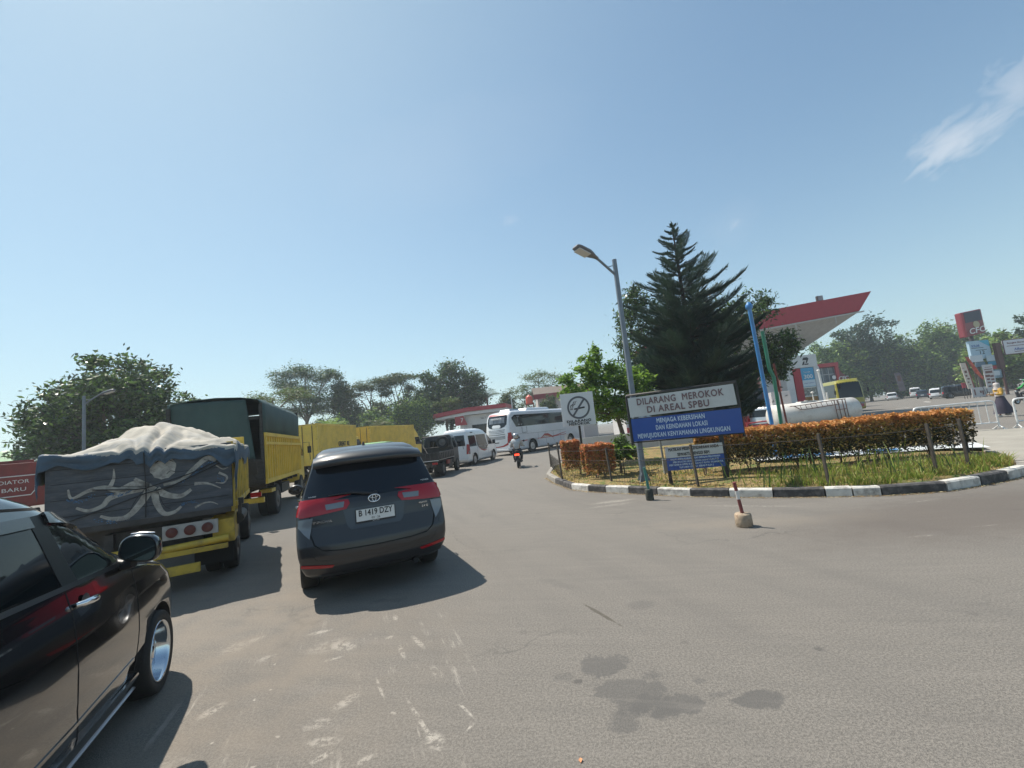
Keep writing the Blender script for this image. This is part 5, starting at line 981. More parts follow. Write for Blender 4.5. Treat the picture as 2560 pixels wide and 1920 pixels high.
# ================================================================ lamp post, signs, bollards, fence
BGREY = mat('blue grey pole paint', (.17, .20, .235), .5, .2, var=.12, vscale=5, dirt_shade=.3, dirt_shade_col=(.12, .1, .09))
def street_lamp(label, base, H, s=1.0, az=0, dark=False):
    t = thing('street_lamp', label, 'street lamp', base, az)
    p = MB(); r = .075*s
    p.tube([(0, 0, 0), (.0, 0, H*.5), (.0, 0, H)], [r*1.15, r, r*.82], n=8, smooth=False); p.box((0, 0, .012), (.3*s, .3*s, .024)); 
    for k in range(4): a = R(45+90*k); p.prism([(r, .02), (r+.12*s, .02), (r, .26*s)], lambda u, v, d, a=a: (u*math.cos(a)-d*math.sin(a), u*math.sin(a)+d*math.cos(a), v), -.006, .006)
    p.lathe([(r*.84, H), (r*.84, H+.02), (0, H+.03)], n=8, smooth=False); p.build('pole', BGREY, t)
    a = MB(); a.tube([(0, 0, H-.42*s), (-.20*s, -.08*s, H-.24*s), (-.46*s, -.22*s, H-.03*s), (-.52*s, -.26*s, H+.0)], .034*s, n=8); a.tube([(-.05*s, 0, H-.14*s), (-.24*s, -.1*s, H-.2*s)], .012*s, n=6); a.build('arm', BGREY, t)
    # long flat lantern tilted upwards
    h = MB(); d = Vector((-.72, -.38, .30)).normalized(); sd = d.cross(Vector((0, 0, 1))).normalized(); up = sd.cross(d).normalized(); o = Vector((-.50*s, -.25*s, H))
    prof = [(0, .05, .045), (.10, .07, .055), (.22, .13, .075), (.34, .165, .085), (.62, .165, .07), (.70, .15, .05), (.73, .11, .03)]; n = 12; vs = []
    for (l, wd, ht) in prof:
        for k in range(n): an = 2*math.pi*k/n; c, s_ = math.cos(an), math.sin(an); vs.append(o+d*l*s+sd*math.copysign(abs(c)**.6, c)*wd*s+up*(s_ if s_ > 0 else s_*.45)*ht*s)
    h.add(vs, [(i*n+k, i*n+(k+1) % n, (i+1)*n+(k+1) % n, (i+1)*n+k) for i in range(len(prof)-1) for k in range(n)], 0, True); h.add(vs[:n], [tuple(range(n))]); h.add(vs[-n:], [tuple(range(n))])
    hh = h.build('lantern', mat('lantern grey', (.16, .17, .19), .4, .3), t)
    g = MB(); q = [o+d*(l*s)+sd*(sx*.13*s)-up*(.045*s) for l, sx in ((.3, -1), (.3, 1), (.66, 1), (.66, -1))]; g.add(q+[p_-up*.02*s for p_ in q], [(0, 1, 2, 3), (4, 5, 6, 7), (0, 1, 5, 4), (1, 2, 6, 5), (2, 3, 7, 6), (3, 0, 4, 7)]); g.build('lamp_glass', mat('lamp glass', (.5, .5, .47), .2, coat=.5), hh)
    return t
L0 = street_lamp('tall grey street lamp rising behind the left end of the big blue sign', (3.07, 11.22, .15), 5.85)
street_lamp('street lamp standing in front of the round tree at far left', (-17.96, 18.0, 0), 5.1, .85, 190)
SFR = mat('black sign frame', (.022, .02, .018), .6, var=.3, vscale=8); SW_ = mat('sign white', (.50, .51, .50), .55, var=.05, vscale=2, dirt_shade=.25, dirt_shade_col=(.3, .28, .25), dscale=3); SB = mat('sign blue', (.012, .065, .30), .4, coat=.15, var=.06, vscale=3); FADED = mat('faded red brown lettering', (.17, .105, .11), .7); LBL = mat('pale blue lettering', (.50, .60, .70), .6)
def big_sign():
    A = Vector((2.86, 11.08)); Bp = Vector((5.16, 9.99)); d = Bp-A; L = d.length; az = math.degrees(math.atan2(-d.y, d.x))
    t = thing('information_sign', 'large two-panel sign with white board above blue board inside the fence', 'sign', (A.x, A.y, .15), az); z = -.15
    f = MB()
    for x in (0, L-.03): f.tube([(x, .03, 1.10+z), (x, .03, 2.33+z)], .034, 6)
    f.tube([(0, .03, 2.33+z), (.0, .03, 2.35+z), (L-.03, .03, 2.36+z), (L-.03, .03, 2.33+z)], .032, 6); f.tube([(0, .03, 1.75+z), (L, .03, 1.77+z)], .012, 6); f.tube([(0, .03, 1.16+z), (L, .03, 1.17+z)], .02, 6)
    f.box((.03, .045, 1.74+z), (.035, .035, 1.2)); f.box((L*.80, .05, .62+z), (.10, .06, 1.2)); f.box((L*.78, .05, 1.75+z), (.06, .05, 1.2)); f.build('frame', SFR, t)
    w_ = MB(); w_.add([(.04, -.005, 1.79+z), (L-.07, -.005, 1.83+z), (L-.09, -.005, 2.315+z), (.03, -.005, 2.285+z)]+[(.04, .018, 1.79+z), (L-.07, .018, 1.83+z), (L-.09, .018, 2.315+z), (.03, .018, 2.285+z)], [(0, 1, 2, 3), (7, 6, 5, 4), (0, 4, 5, 1), (1, 5, 6, 2), (2, 6, 7, 3), (3, 7, 4, 0)]); w = w_.build('white_board', SW_, t)
    text('lettering', 'DILARANG  MEROKOK', .225, FADED, w, (L*.485, -.012, 2.15+z), FACE_BACK, .002, bold=.006, fit=L*.78, spacing=1.12); text('lettering', 'DI AREAL SPBU', .225, FADED, w, (L*.465, -.012, 1.935+z), FACE_BACK, .002, bold=.006, fit=L*.56, spacing=1.12)
    b_ = MB(); b_.bx(.045, L-.02, -.006, .018, 1.185+z, 1.745+z); b = b_.build('blue_board', SB, t)
    for s_, zz, k in (('MENJAGA KEBERSIHAN', 1.645, .43), ('DAN KEINDAHAN LOKASI', 1.475, .46), ('MEWUJUDKAN KENYAMANAN LINGKUNGAN', 1.30, .82)): text('lettering', s_, .155, LBL, b, (L*.475, -.012, zz+z), FACE_BACK, .002, bold=.0045, fit=L*k, spacing=1.1)
    return t
big_sign()
def small_sign():
    A = Vector((3.385, 10.25)); Bp = Vector((4.64, 10.08)); d = Bp-A; L = d.length; az = math.degrees(math.atan2(-d.y, d.x))
    t = thing('notice_board', 'small low notice board of white and blue panels behind the wire fence', 'sign', (A.x, A.y, .15), az); z = -.15
    p = MB(); p.box((.03, .04, .56+z), (.07, .05, .88)); p.box((L-.03, .04, .56+z), (.07, .05, .88)); p.build('post', mat('dark red brown post', (.05, .022, .018), .7, var=.3), t) if False else None
    for x in (.035, L-.03): q = MB(); q.box((x, .045, .56+z), (.075, .05, .92)); q.build('post', mat('dark red brown post', (.045, .03, .028), .7, var=.3), t)
    w_ = MB(); w_.bx(0, L, -.01, .012, .765+z, 1.01+z); w = w_.build('white_board', SW_, t); b_ = MB(); b_.bx(0, L, -.01, .012, .475+z, .755+z); b = b_.build('blue_board', SB, t)
    text('lettering', 'MATIKAN MESIN KENDARAAN ANDA', .098, INK, w, (L*.49, -.014, .945+z), FACE_BACK, .001, fit=L*.88, bold=.003, spacing=1.05); text('lettering', 'SEWAKTU MENGISI BBM', .098, INK, w, (L*.48, -.014, .825+z), FACE_BACK, .001, fit=L*.56, bold=.003, spacing=1.05)
    for i, s_ in enumerate(('KALAU ANDA KURANG PUAS DENGAN PELAYANAN', 'SPBU INI ATAU ADA KELUHAN HARAP HUBUNGI', 'PERTAMINA UPMS III JL. KRAMAT RAYA 59 JAKARTA', 'TLP 0-800-123456 ( BEBAS PULSA )')): text('lettering', s_, .055, LBL, b, (L*.5, -.014, .72+z-i*.063), FACE_BACK, .001, fit=L*(.86, .80, .94, .60)[i], bold=.002)
small_sign()
def smoking_sign():
    t = thing('no_smoking_sign', 'square white sign with crossed-out cigarette on a single post', 'sign', (2.19, 15.25, .15), 0); z = -.15
    p = MB(); p.box((0, .04, 1.0+z), (.07, .05, 1.7)); p.build('post', SFR, t)
    b = MB(); b.bx(-.58, .56, -.17, -.14, 1.72+z, 2.86+z); w = b.build('board', mat('clean sign white', (.62, .64, .66), .5, var=.03), t, bevel=.004)
    e = MB(); e.bx(-.05, .03, -.139, .04, 1.75+z, 1.80+z); e.bx(-.05, .03, -.139, .04, 2.4+z, 2.45+z); e.build('bracket', SFR, t)
    gr = mat('sign grey ring', (.10, .105, .12), .5); y = -.178; c = (0.02, 2.345+z); m = MB(); n = 48
    m.add([(c[0]+r_*math.cos(2*math.pi*k/n), y, c[1]+r_*math.sin(2*math.pi*k/n)) for r_ in (.395, .33) for k in range(n)], [(k, (k+1) % n, n+(k+1) % n, n+k) for k in range(n)])
    a = R(52); dx, dz = math.cos(a), math.sin(a); m.add([(c[0]+s1*dx*.35-s2*dz*.033, y-.002, c[1]+s1*dz*.35+s2*dx*.033) for s1, s2 in ((-1, -1), (1, -1), (1, 1), (-1, 1))], [(0, 1, 2, 3)]); m.build('prohibition_ring', gr, w)
    q = MB(); q.add([(-.14, y-.001, 2.275+z), (.23, y-.001, 2.31+z), (.23, y-.001, 2.365+z), (-.14, y-.001, 2.325+z)], [(0, 1, 2, 3)])
    for i in range(3): q.add([(-.27+i*.035, y-.001, 2.28+z), (-.25+i*.035, y-.001, 2.28+z), (-.25+i*.035, y-.001, 2.34+z), (-.27+i*.035, y-.001, 2.34+z)], [(0, 1, 2, 3)])
    for off in (0, .07):
        pts = [(-.25+off, 2.36+z), (-.24+off, 2.43+z), (-.16+off, 2.47+z), (-.14+off*.8, 2.53+z), (-.10+off, 2.575+z)]; sp_ = strip_poly(pts, [.03, .028, .026, .024, .012]); k = len(pts); q.add([(u, y-.001, v) for u, v in sp_], [(i, i+1, 2*k-2-i, 2*k-1-i) for i in range(k-1)])
    q.build('cigarette', INK, w)
    text('lettering', 'DILARANG', .115, INK, w, (-.02, y, 1.885+z), FACE_BACK, .001, fit=.84, bold=.004, spacing=1.1); text('lettering', 'MEROKOK', .125, INK, w, (-.02, y, 1.785+z), FACE_BACK, .001, fit=.72, bold=.004, spacing=1.1)
smoking_sign()
def bollard(name, label, loc, pipe, bands, h, cr, ch, lean, cm):
    t = thing(name, label, 'bollard', loc, 0, 'pipe bollards set in concrete before the kerb')
    c = MB(); rnd = random.Random(int(loc[0]*10)); prof = [(cr*.9, 0), (cr, .02), (cr*1.01, ch*.5), (cr*.97, ch-.02), (cr*.9, ch), (.03, ch+.004)]; c.lathe(prof, n=20); 
    for i, v in enumerate(c.v): c.v[i] = tuple(q*(1+rnd.uniform(-.03, .03)) for q in v)
    c.build('concrete_foot', cm, t)
    top = Vector((lean[0], lean[1], h)); b0 = Vector((0, 0, ch-.02)); n = len(bands)
    for i, (a, z, m_) in enumerate(bands):
        q = MB(); q.tube([b0.lerp(top, a), b0.lerp(top, z)], pipe, n=14); q.build('pipe_band', m_, t)
gp = mat('green pipe paint', (.03, .17, .14), .5, var=.2, vscale=8, dirt_shade=.4, dirt_shade_col=(.12, .14, .12), dscale=12)
bollard('pipe_bollard', 'green pipe in a black concrete foot close to the lamp post', (2.67, 9.5, 0), .03, [(0, .985, gp), (.985, 1, mat('green pipe tip', (.10, .2, .19), .5))], .70, .083, .235, (-.035, .0), mat('black green concrete', (.05, .055, .048), .9, var=.3, vscale=8, dirt_shade=.7, dirt_shade_col=(.10, .09, .06), dscale=6, bump=.6))
rp = mat('faded maroon paint', (.17, .035, .035), .6, var=.2, vscale=9, dirt_shade=.3); wp_ = mat('pipe white paint', (.62, .60, .57), .6, var=.1, vscale=9)
bollard('pipe_bollard', 'red and white pipe leaning in a stained concrete lump on the open road', (3.21, 6.67, 0), .025, [(0, .48, rp), (.48, .74, wp_), (.74, 1, rp)], .655, .118, .19, (-.06, -.02), mat('stained concrete lump', (.36, .28, .2), .9, var=.3, vscale=8, dirt_shade=1, dirt_shade_col=(.17, .09, .05), dscale=7, bump=.7, bscale=18))
# wire fence: each run between posts is one panel of one fence
def fence():
    t = thing('wire_fence', 'low rusty wire mesh fence on dark posts round the planted island', 'fence', (0, 0, 0), 0)
    FP = [(1.25, 18.3, 1.0), (1.22, 13.45, 1.15), (2.33, 11.6, .93), (3.80, 9.68, .93), (5.62, 8.22, .98), (7.43, 8.02, .97), (8.35, 8.35, .97), (10.15, 10.1, .93)]
    pm = mat('fence post', (.075, .062, .05), .85, var=.35, vscale=8); wm = mat('fence wire', (.05, .042, .036), .8)
    for i, (x, y, h) in enumerate(FP): q = MB(); q.box((0, 0, h/2), (.043, .043, h)); o = q.build('post', pm, t, loc=(x, y, .14)); o.rotation_euler = (R(-1.2+i*.5), R([0, -2, -3.5, -3.5, -4, -3, -4, -3][i]), R(20))
    for a, b in zip(FP, FP[1:]):
        A, B_ = Vector(a[:2]), Vector(b[:2]); L = (B_-A).length; n = max(2, int(L/.085)); q = MB(); h = .62 if a[0] > 3 else .58
        def pt(s, z): sg = math.sin(s*math.pi)*.02; p = A.lerp(B_, s); return (p.x-.03*z, p.y, .14+z-sg)
        for k in range(1, n): s_ = k/n; q.tube([pt(s_, .02), pt(s_+.004*math.sin(k*2.3), h+.03*math.sin(k*1.7))], .0026, n=3, caps=False)
        for z in (.05, .2, .36, .52): q.tube([pt(j/8, z+.008*math.sin(j*2+z*9)) for j in range(9)], .0026, n=3, caps=False)
        for z in (.60, .88): q.tube([pt(j/8, z) for j in range(9)], .006, n=4, caps=False)
        q.build('wire_panel', wm, t)
fence()
# ================================================================ planting on the island
rng = np.random.default_rng(11)
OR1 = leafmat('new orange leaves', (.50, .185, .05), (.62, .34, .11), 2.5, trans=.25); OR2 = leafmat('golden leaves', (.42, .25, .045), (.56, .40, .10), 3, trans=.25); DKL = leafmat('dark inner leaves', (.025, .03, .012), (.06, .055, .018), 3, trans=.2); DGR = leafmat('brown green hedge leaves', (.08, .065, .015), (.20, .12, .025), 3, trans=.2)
RED_O = leafmat('red orange leaves', (.50, .14, .05), (.66, .28, .12), 3, trans=.25)
def hedge_box(name, label, cat, poly, h, n, seed, z0=.15, gap=.3, red=False, group=None, topw=.62):
    """clipped shrub over a footprint polyline band: poly = [(x,y,halfwidth)]"""
    r = np.random.default_rng(seed); t = thing(name, label, cat, (poly[0][0], poly[0][1], z0), 0, group); seg = list(zip(poly, poly[1:])); ls = [math.hypot(b[0]-a[0], b[1]-a[1]) for a, b in seg]; pr_ = np.array(ls)/sum(ls)
    idx = r.choice(len(seg), n, p=pr_); s_ = r.uniform(0, 1, n); a = np.array([q[0] for q in seg])[idx]; b = np.array([q[1] for q in seg])[idx]; c = a+(b-a)*s_[:, None]; d = (b-a)[:, :2]; d /= np.linalg.norm(d, axis=1)[:, None]; nr = np.stack([-d[:, 1], d[:, 0]], 1)
    face = r.uniform(0, 1, n); u = r.uniform(-1, 1, n); z = np.where(face < .42, h*(1-np.abs(r.normal(0, .035, n))), gap*.5+(h-gap*.5)*r.beta(1.6, 1.1, n)); u = np.where(face < .42, u, np.sign(r.uniform(-1, 1, n))*(1-np.abs(r.normal(0, .10, n))))
    # uneven skin
    amp = .018*np.sin(c[:, 0]*3.1+c[:, 1]*3)+.02*np.sin(c[:, 0]*13+z*9)+.02*np.sin(c[:, 0]*29+c[:, 1]*17)+.02*r.normal(size=n); zt = z+np.where(z > h*.8, amp, 0); wdt = c[:, 2]*(1+amp*1.1)*np.where(z < gap, .75, 1)
    P = np.stack([c[:, 0]+nr[:, 0]*u*wdt, c[:, 1]+nr[:, 1]*u*wdt, zt], 1)
    ends = r.uniform(0, 1, n) < .10; P[:, 0] += np.where(ends, 0, 0)
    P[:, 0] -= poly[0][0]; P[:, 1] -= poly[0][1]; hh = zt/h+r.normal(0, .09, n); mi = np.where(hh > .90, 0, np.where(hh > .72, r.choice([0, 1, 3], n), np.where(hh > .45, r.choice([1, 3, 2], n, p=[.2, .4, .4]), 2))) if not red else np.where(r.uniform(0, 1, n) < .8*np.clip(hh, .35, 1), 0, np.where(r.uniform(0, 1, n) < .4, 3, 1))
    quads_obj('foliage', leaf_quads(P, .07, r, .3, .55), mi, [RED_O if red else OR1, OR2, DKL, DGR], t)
    st = MB(); rnd = random.Random(seed)
    for (p, q), l in zip(seg, ls):
        for k in range(max(1, int(l/.3))):
            f = rnd.random(); x = p[0]+(q[0]-p[0])*f-poly[0][0]+rnd.uniform(-.6, .6)*p[2]*.6; y = p[1]+(q[1]-p[1])*f-poly[0][1]+rnd.uniform(-.6, .6)*p[2]*.6
            for m in range(3): st.tube([(x, y, -.05), (x+rnd.uniform(-.12, .12), y+rnd.uniform(-.12, .12), h*.45), (x+rnd.uniform(-.3, .3), y+rnd.uniform(-.3, .3), h*.85)], [.014, .009, .004], n=4)
    st.build('stems', BARK, t)
    core = MB();
    return t
hedge_box('hedge', 'long clipped hedge with orange top and dark gappy foot along the island', 'hedge', [(4.55, 11.45, .5), (5.3, 11.15, .52), (7.2, 10.7, .52), (9.0, 10.45, .5), (10.25, 10.25, .45)], 1.02, 46000, 21, gap=.42)
hedge_box('shrub', 'larger square orange shrub, the right of the pair at the left end', 'shrub', [(1.82, 12.75, .42), (2.66, 12.75, .42)], .95, 12000, 5, gap=.3, red=True, group='clipped orange shrubs')
hedge_box('shrub', 'tall orange shrub beside the fence corner, left of the pair', 'shrub', [(1.38, 14.3, .34), (1.95, 14.3, .34)], 1.10, 8000, 6, gap=.35, red=True, group='clipped orange shrubs')
# grass and fallen leaves on the soil (nobody could count them)
from mathutils.geometry import intersect_point_tri_2d
def inside(px, py, poly):
    n = len(poly); c = np.zeros(len(px), bool); j = n-1
    for i in range(n):
        xi, yi = poly[i]; xj, yj = poly[j]; m = ((yi > py) != (yj > py)) & (px < (xj-xi)*(py-yi)/(yj-yi+1e-12)+xi); c ^= m; j = i
    return c
def scatter(n, r, lim, dens):
    x = r.uniform(lim[0], lim[1], n); y = r.uniform(lim[2], lim[3], n); k = inside(x, y, inset(.2)) & (r.uniform(0, 1, n) < dens(x, y)); return x[k], y[k]
def blades(name, n, lim, dens, h0, h1, mats, seed, wd=.012, curve=.35):
    r = np.random.default_rng(seed); x, y = scatter(n, r, lim, dens); k = len(x); h = r.uniform(h0, h1, k)*(.6+.8*dens(x, y)); a = r.uniform(0, 2*math.pi, k); lean = r.uniform(.1, curve, k)*h; th = r.uniform(0, 2*math.pi, k)
    b0 = np.stack([x-np.cos(a)*wd, y-np.sin(a)*wd, np.full(k, .13)], 1); b1 = np.stack([x+np.cos(a)*wd, y+np.sin(a)*wd, np.full(k, .13)], 1)
    mdx = np.stack([x+np.cos(th)*lean*.35, y+np.sin(th)*lean*.35, .13+h*.6], 1); tp = np.stack([x+np.cos(th)*lean, y+np.sin(th)*lean, .13+h], 1); off = np.stack([np.cos(a)*wd*.7, np.sin(a)*wd*.7, 0*a], 1)
    Q = np.concatenate([np.stack([b0, b1, mdx+off, mdx-off], 1), np.stack([mdx-off, mdx+off, tp+off*.12, tp-off*.12], 1)]); tag(quads_obj(name, Q, np.tile(r.integers(0, len(mats), k), 2) if len(mats) > 1 else None, mats), kind='stuff')
G1 = leafmat('bright grass', (.16, .25, .03), (.30, .36, .07), 4, trans=.4); G2 = leafmat('dry grass', (.26, .24, .06), (.36, .30, .10), 4, trans=.4); G3 = leafmat('dark grass', (.035, .09, .015), (.07, .14, .03), 4, trans=.3)
fr_ = lambda x, y: np.clip((x-4.6)/1.2, 0, 1)*np.clip(((11.0-.25*(x-4.6))-y)/.8, 0, 1)
blades('long_grass', 30000, (4.4, 10, 7.5, 11), lambda x, y: fr_(x, y)*np.clip(.5+.5*np.sin(x*2.7+np.sin(y*5))*np.sin(y*3.1+x)+.35*np.sin(x*11)*np.sin(y*9), .06, 1), .05, .20, [G1, G1, G2, G2], 3, curve=.9)
blades('grass', 26000, (.9, 12, 7.5, 16), lambda x, y: .22+.5*(np.sin(x*2.1+1)*np.sin(y*1.9) > .1)+.0*x, .03, .10, [G1, G3, G2], 4, wd=.009)
blades('weeds', 450, (4.3, 8.5, 7.6, 10), lambda x, y: .35+0*x, .35, .75, [G1, G3], 8, wd=.013, curve=.7)
r_ = np.random.default_rng(9); x, y = scatter(16000, r_, (1.2, 9, 8, 17), lambda x, y: np.where(x < 5.2, .85, .12)); P = np.stack([x, y, .145+r_.uniform(.0, .05, len(x))], 1)
tag(quads_obj('fallen_leaves', leaf_quads(P, .055, r_, .85, .6), r_.integers(0, 3, len(x)), [leafmat('yellow fallen leaf', (.42, .28, .05), (.55, .38, .10), 5, trans=.1), leafmat('brown fallen leaf', (.20, .11, .04), (.3, .18, .06), 5, trans=.1), G2]), kind='stuff')
# dry litter along the foot of the kerb
pts = []; r_ = np.random.default_rng(19)
for (a, b) in zip(KP[1:], KP[2:]):
    L = math.hypot(b[0]-a[0], b[1]-a[1]); k = int(L*230); f = r_.uniform(0, 1, k); nx, ny = (b[1]-a[1])/L, -(b[0]-a[0])/L; o = np.abs(r_.normal(0, .05, k))+.005; pts.append(np.stack([a[0]+(b[0]-a[0])*f+nx*o, a[1]+(b[1]-a[1])*f+ny*o, r_.uniform(.005, .014, k)], 1))
P = np.concatenate(pts); tag(quads_obj('kerb_litter', leaf_quads(P, .045, r_, .95, .22), r_.integers(0, 2, len(P)), [leafmat('straw', (.42, .34, .18), (.5, .42, .25), 6, trans=.1), leafmat('brown fallen leaf', (.2, .1, .04), (.3, .2, .1), 5)]), kind='stuff')
lf = MB(); lf.add([(0, -.016, .004), (.011, 0, .012), (.0, .02, .005), (-.011, 0, .007)], [(0, 1, 2, 3)]); o = lf.build('fallen_leaf', mat('orange leaf', (.55, .25, .12), .7), loc=(.15, 2.48, 0)); tag(o, 'single small orange leaf lying on the asphalt at the bottom edge', 'leaf')
for (x, y) in ((3.05, 9.85), (2.1, 10.95)):
    pass
# palm-like plant and small bush between the shrubs and the lamp post
def frond_plant(name, label, loc, n, Lf, seed, matl, wid=.05, up=1.2, cat='plant', pinn=False, stem=0):
    t = thing(name, label, cat, loc, 0); r = random.Random(seed); m = MB()
    for i in range(n):
        a = 2*math.pi*i/n+r.uniform(-.3, .3); l = Lf*r.uniform(.7, 1.1); el = r.uniform(.5, up); pts = []
        for k in range(7): s_ = k/6; ra = l*s_*math.cos(el)*(1+.3*s_); z = stem+l*s_*math.sin(el)-l*.55*s_**2.4; pts.append(Vector((ra*math.cos(a), ra*math.sin(a), z)))
        sd = Vector((-math.sin(a), math.cos(a), 0))
        if pinn:
            m.tube(pts, [.012, .011, .010, .008, .006, .005, .003], n=4)
            for k in range(2, 28):
                s_ = k/28*6; j = min(5, int(s_)); p = pts[j].lerp(pts[j+1], s_-j); dd = (pts[j+1]-pts[j]).normalized(); ll = l*.32*math.sin(math.pi*(k/28)**.8)+.03
                for sg in (-1, 1): e = p+(dd*.7+sd*sg-Vector((0, 0, .35))).normalized()*ll; mid = (p+e)/2+Vector((0, 0, .03)); o_ = dd*.018; m.add([p, mid+o_, e, mid-o_], [(0, 1, 2, 3)])
        else:
            ws = [wid*.4, wid, wid*1.1, wid, wid*.75, wid*.45, .004]; vs = []
            for p, w_ in zip(pts, ws): vs += [p-sd*w_+Vector((0, 0, w_*.35)), p, p+sd*w_+Vector((0, 0, w_*.35))]
            m.add(vs, [(3*k+c, 3*k+3+c, 3*k+4+c, 3*k+1+c) for k in range(6) for c in (0, 1)], 0, True)
    m.build('leaves', matl, t, fix=False)
    if stem: s2 = MB(); s2.tube([(0, 0, -.05), (.02, 0, stem*.5), (0, 0, stem+.02)], [.05, .04, .03], n=8); s2.build('stem', BARK, t)
    return t
FR = leafmat('lime frond', (.16, .30, .03), (.28, .42, .06), 3, trans=.5)
frond_plant('fan_plant', 'lime green broad-leaved plant beside the left edge of the blue sign', (2.98, 13.3, .15), 16, 1.15, 3, FR, .085, 1.4, stem=.45)
frond_plant('fern', 'low arching bright green fern behind the right orange shrub', (2.45, 14.0, .15), 22, .85, 5, FR, .035, 1.25, stem=.5)
tree('shrub', 'small loose green shrub with thin stems below the fan plant', (3.02, 13.0, .15), [(3.0, 13.0, .95, .3, .3, .28), (3.3, 13.1, .8, .25, .25, .25), (2.8, 12.95, .7, .2, .2, .2)], 1500, .11, [leafmat('small shrub leaves', (.05, .10, .02), (.14, .22, .05), 4)], trunk_r=.02, seed=4, cat='shrub')
gp_ = MB(); gp_.tube([(0, 0, 0), (-.03, 0, .92)], .03, n=8); gp_.box((.02, -.0, .22), (.12, .1, .38)); tag(gp_.build('meter_post', mat('pale grey pipe', (.25, .26, .25), .6, var=.2), loc=(3.95, 12.2, .15)), 'short pale grey pipe post with small box behind the notice board', 'post')
# ================================================================ fuel station, tank, poles
WST = mat('station white cladding', (.62, .61, .60), .5, var=.05, vscale=1, dirt_shade=.25, dirt_shade_col=(.4, .37, .34), dscale=1.5); REDP = mat('station red cladding', (.36, .028, .042), .45, var=.06); SOF = mat('soffit white', (.50, .48, .46), .6, var=.06, dirt_shade=.3, dirt_shade_col=(.3, .27, .25))
def station():
    t = thing('fuel_station', 'fuel station with upswept red fascia canopy and white gantry with arrow logo', 'fuel station', (24, 36, 0), 0); P = lambda x, y, z: (x-24, y-36, z)
    # canopy wing: fascia outside, soffit sloping down to the spine
    c = MB(); y0, y1 = 36.0, 47.0; ym = 39.5
    A = [P(13.5, y0, 8.95), P(31.05, y0, 10.36), P(29.75, y0+.0, 8.78), P(13.5, y0, 7.5)]
    Bk = [P(13.5, y1, 8.95), P(31.05, y1, 10.36), P(29.75, y1, 8.78), P(13.5, y1, 7.5)]
    f = MB(); th = .12
    f.add(A+Bk, [(0, 1, 2, 3), (7, 6, 5, 4), (0, 4, 5, 1), (1, 5, 6, 2)]); f.build('fascia', REDP, t)
    s = MB(); a = [P(13.5, y0+.15, 7.45), P(29.75, y0+.15, 8.70), P(25.4, ym, 5.75), P(13.5, ym, 5.75)]; a2 = [P(13.5, y1-.15, 7.45), P(29.75, y1-.15, 8.70), P(25.4, y1-3.5, 5.75), P(13.5, y1-3.5, 5.75)]
    s.add(a+a2, [(0, 1, 2, 3), (5, 4, 7, 6), (1, 5, 6, 2), (3, 2, 6, 7)]); s.add([P(13.5, y0+.1, 7.5), P(29.8, y0+.1, 8.78), P(29.8, y1-.1, 8.78), P(13.5, y1-.1, 7.5)], [(0, 1, 2, 3)]); s.build('soffit', SOF, t)
    e = MB(); e.add([P(13.5, y0-.06, 7.38), P(30.1, y0-.06, 8.66), P(30.1, y0-.06, 8.76), P(13.5, y0-.06, 7.5), P(13.5, y0+.14, 7.38), P(30.1, y0+.14, 8.66), P(30.1, y0+.14, 8.76), P(13.5, y0+.14, 7.5)], [(0, 1, 2, 3), (4, 5, 6, 7), (0, 1, 5, 4), (2, 3, 7, 6), (1, 2, 6, 5)]); e.build('gutter', SOF, t)
    dr = MB()
    for x, z in ((27.6, 8.5), (24.2, 8.25)): dr.tube([P(x, y0-.04, z), P(x+.02, y0-.03, z-.6)], .04, 6)
    dr.build('downpipe', SOF, t)
    fl = MB(); fl.box(P(27.2, 36.8, 10.35), (.5, .2, .5)); fl.box(P(27.2, 36.8, 10.05), (.06, .06, .4)); fo = fl.build('floodlight', STEEL, t); g = MB(); g.box(P(27.2, 36.68, 10.37), (.40, .03, .38)); g.build('floodlight_glass', CLR, fo)
    # gantry
    k = MB(); k.bx(22.7-24, 25.45-24, -.0, .8, 4.5, 5.55); k.bx(25.06-24, 25.5-24, -.02, .8, 0, 4.5); k.bx(22.62-24, 23.28-24, .0, .8, 0, 4.5); k.bx(23.3-24, 25.0-24, .55, .7, 0, 4.5); k.build('gantry', WST, t, bevel=.03)
    rp_ = MB(); rp_.bx(23.32-24, 23.93-24, -.03, .5, 0, 4.46); rp_.build('red_panel', REDP, t)
    bp = MB(); bp.bx(23.97-24, 25.03-24, .02, .3, 2.9, 4.47); b = bp.build('poster', mat('poster blue', (.05, .30, .52), .35, coat=.3), t); q = MB(); q.bx(23.98-24, 25.02-24, .005, .018, 2.93, 3.45); q.build('poster_white_field', mat('poster white', (.55, .62, .66), .4), b)
    text('lettering', '300', .46, PLW, b, (.5, .0, 3.72), FACE_BACK, .004, bold=.008, fit=.72); text('lettering', 'Transaksi', .16, PLW, b, (.45, .0, 4.12), FACE_BACK, .003, fit=.55); text('lettering', 'mypertamina', .12, SB, b, (.5, -.003, 3.2), FACE_BACK, .003, fit=.8)
    wn = MB(); wn.bx(23.97-24, 25.03-24, .05, .3, 2.15, 2.82); w_ = wn.build('kiosk_window', mat('kiosk glass', (.20, .20, .19), .15, coat=.5, var=.6, vscale=7), t); fr = MB(); fr.bx(23.95-24, 25.05-24, .0, .06, 2.80, 2.88); fr.bx(23.95-24, 25.05-24, .0, .06, 2.08, 2.15); fr.build('window_frame', ALU, t)
    ct = MB(); ct.bx(23.97-24, 25.03-24, .04, .3, 0, 2.05); ct.build('counter', mat('amber counter', (.34, .17, .05), .5, var=.4, vscale=5), t)
    # angular arrow mark on the lintel
    lg = MB(); y = -.012
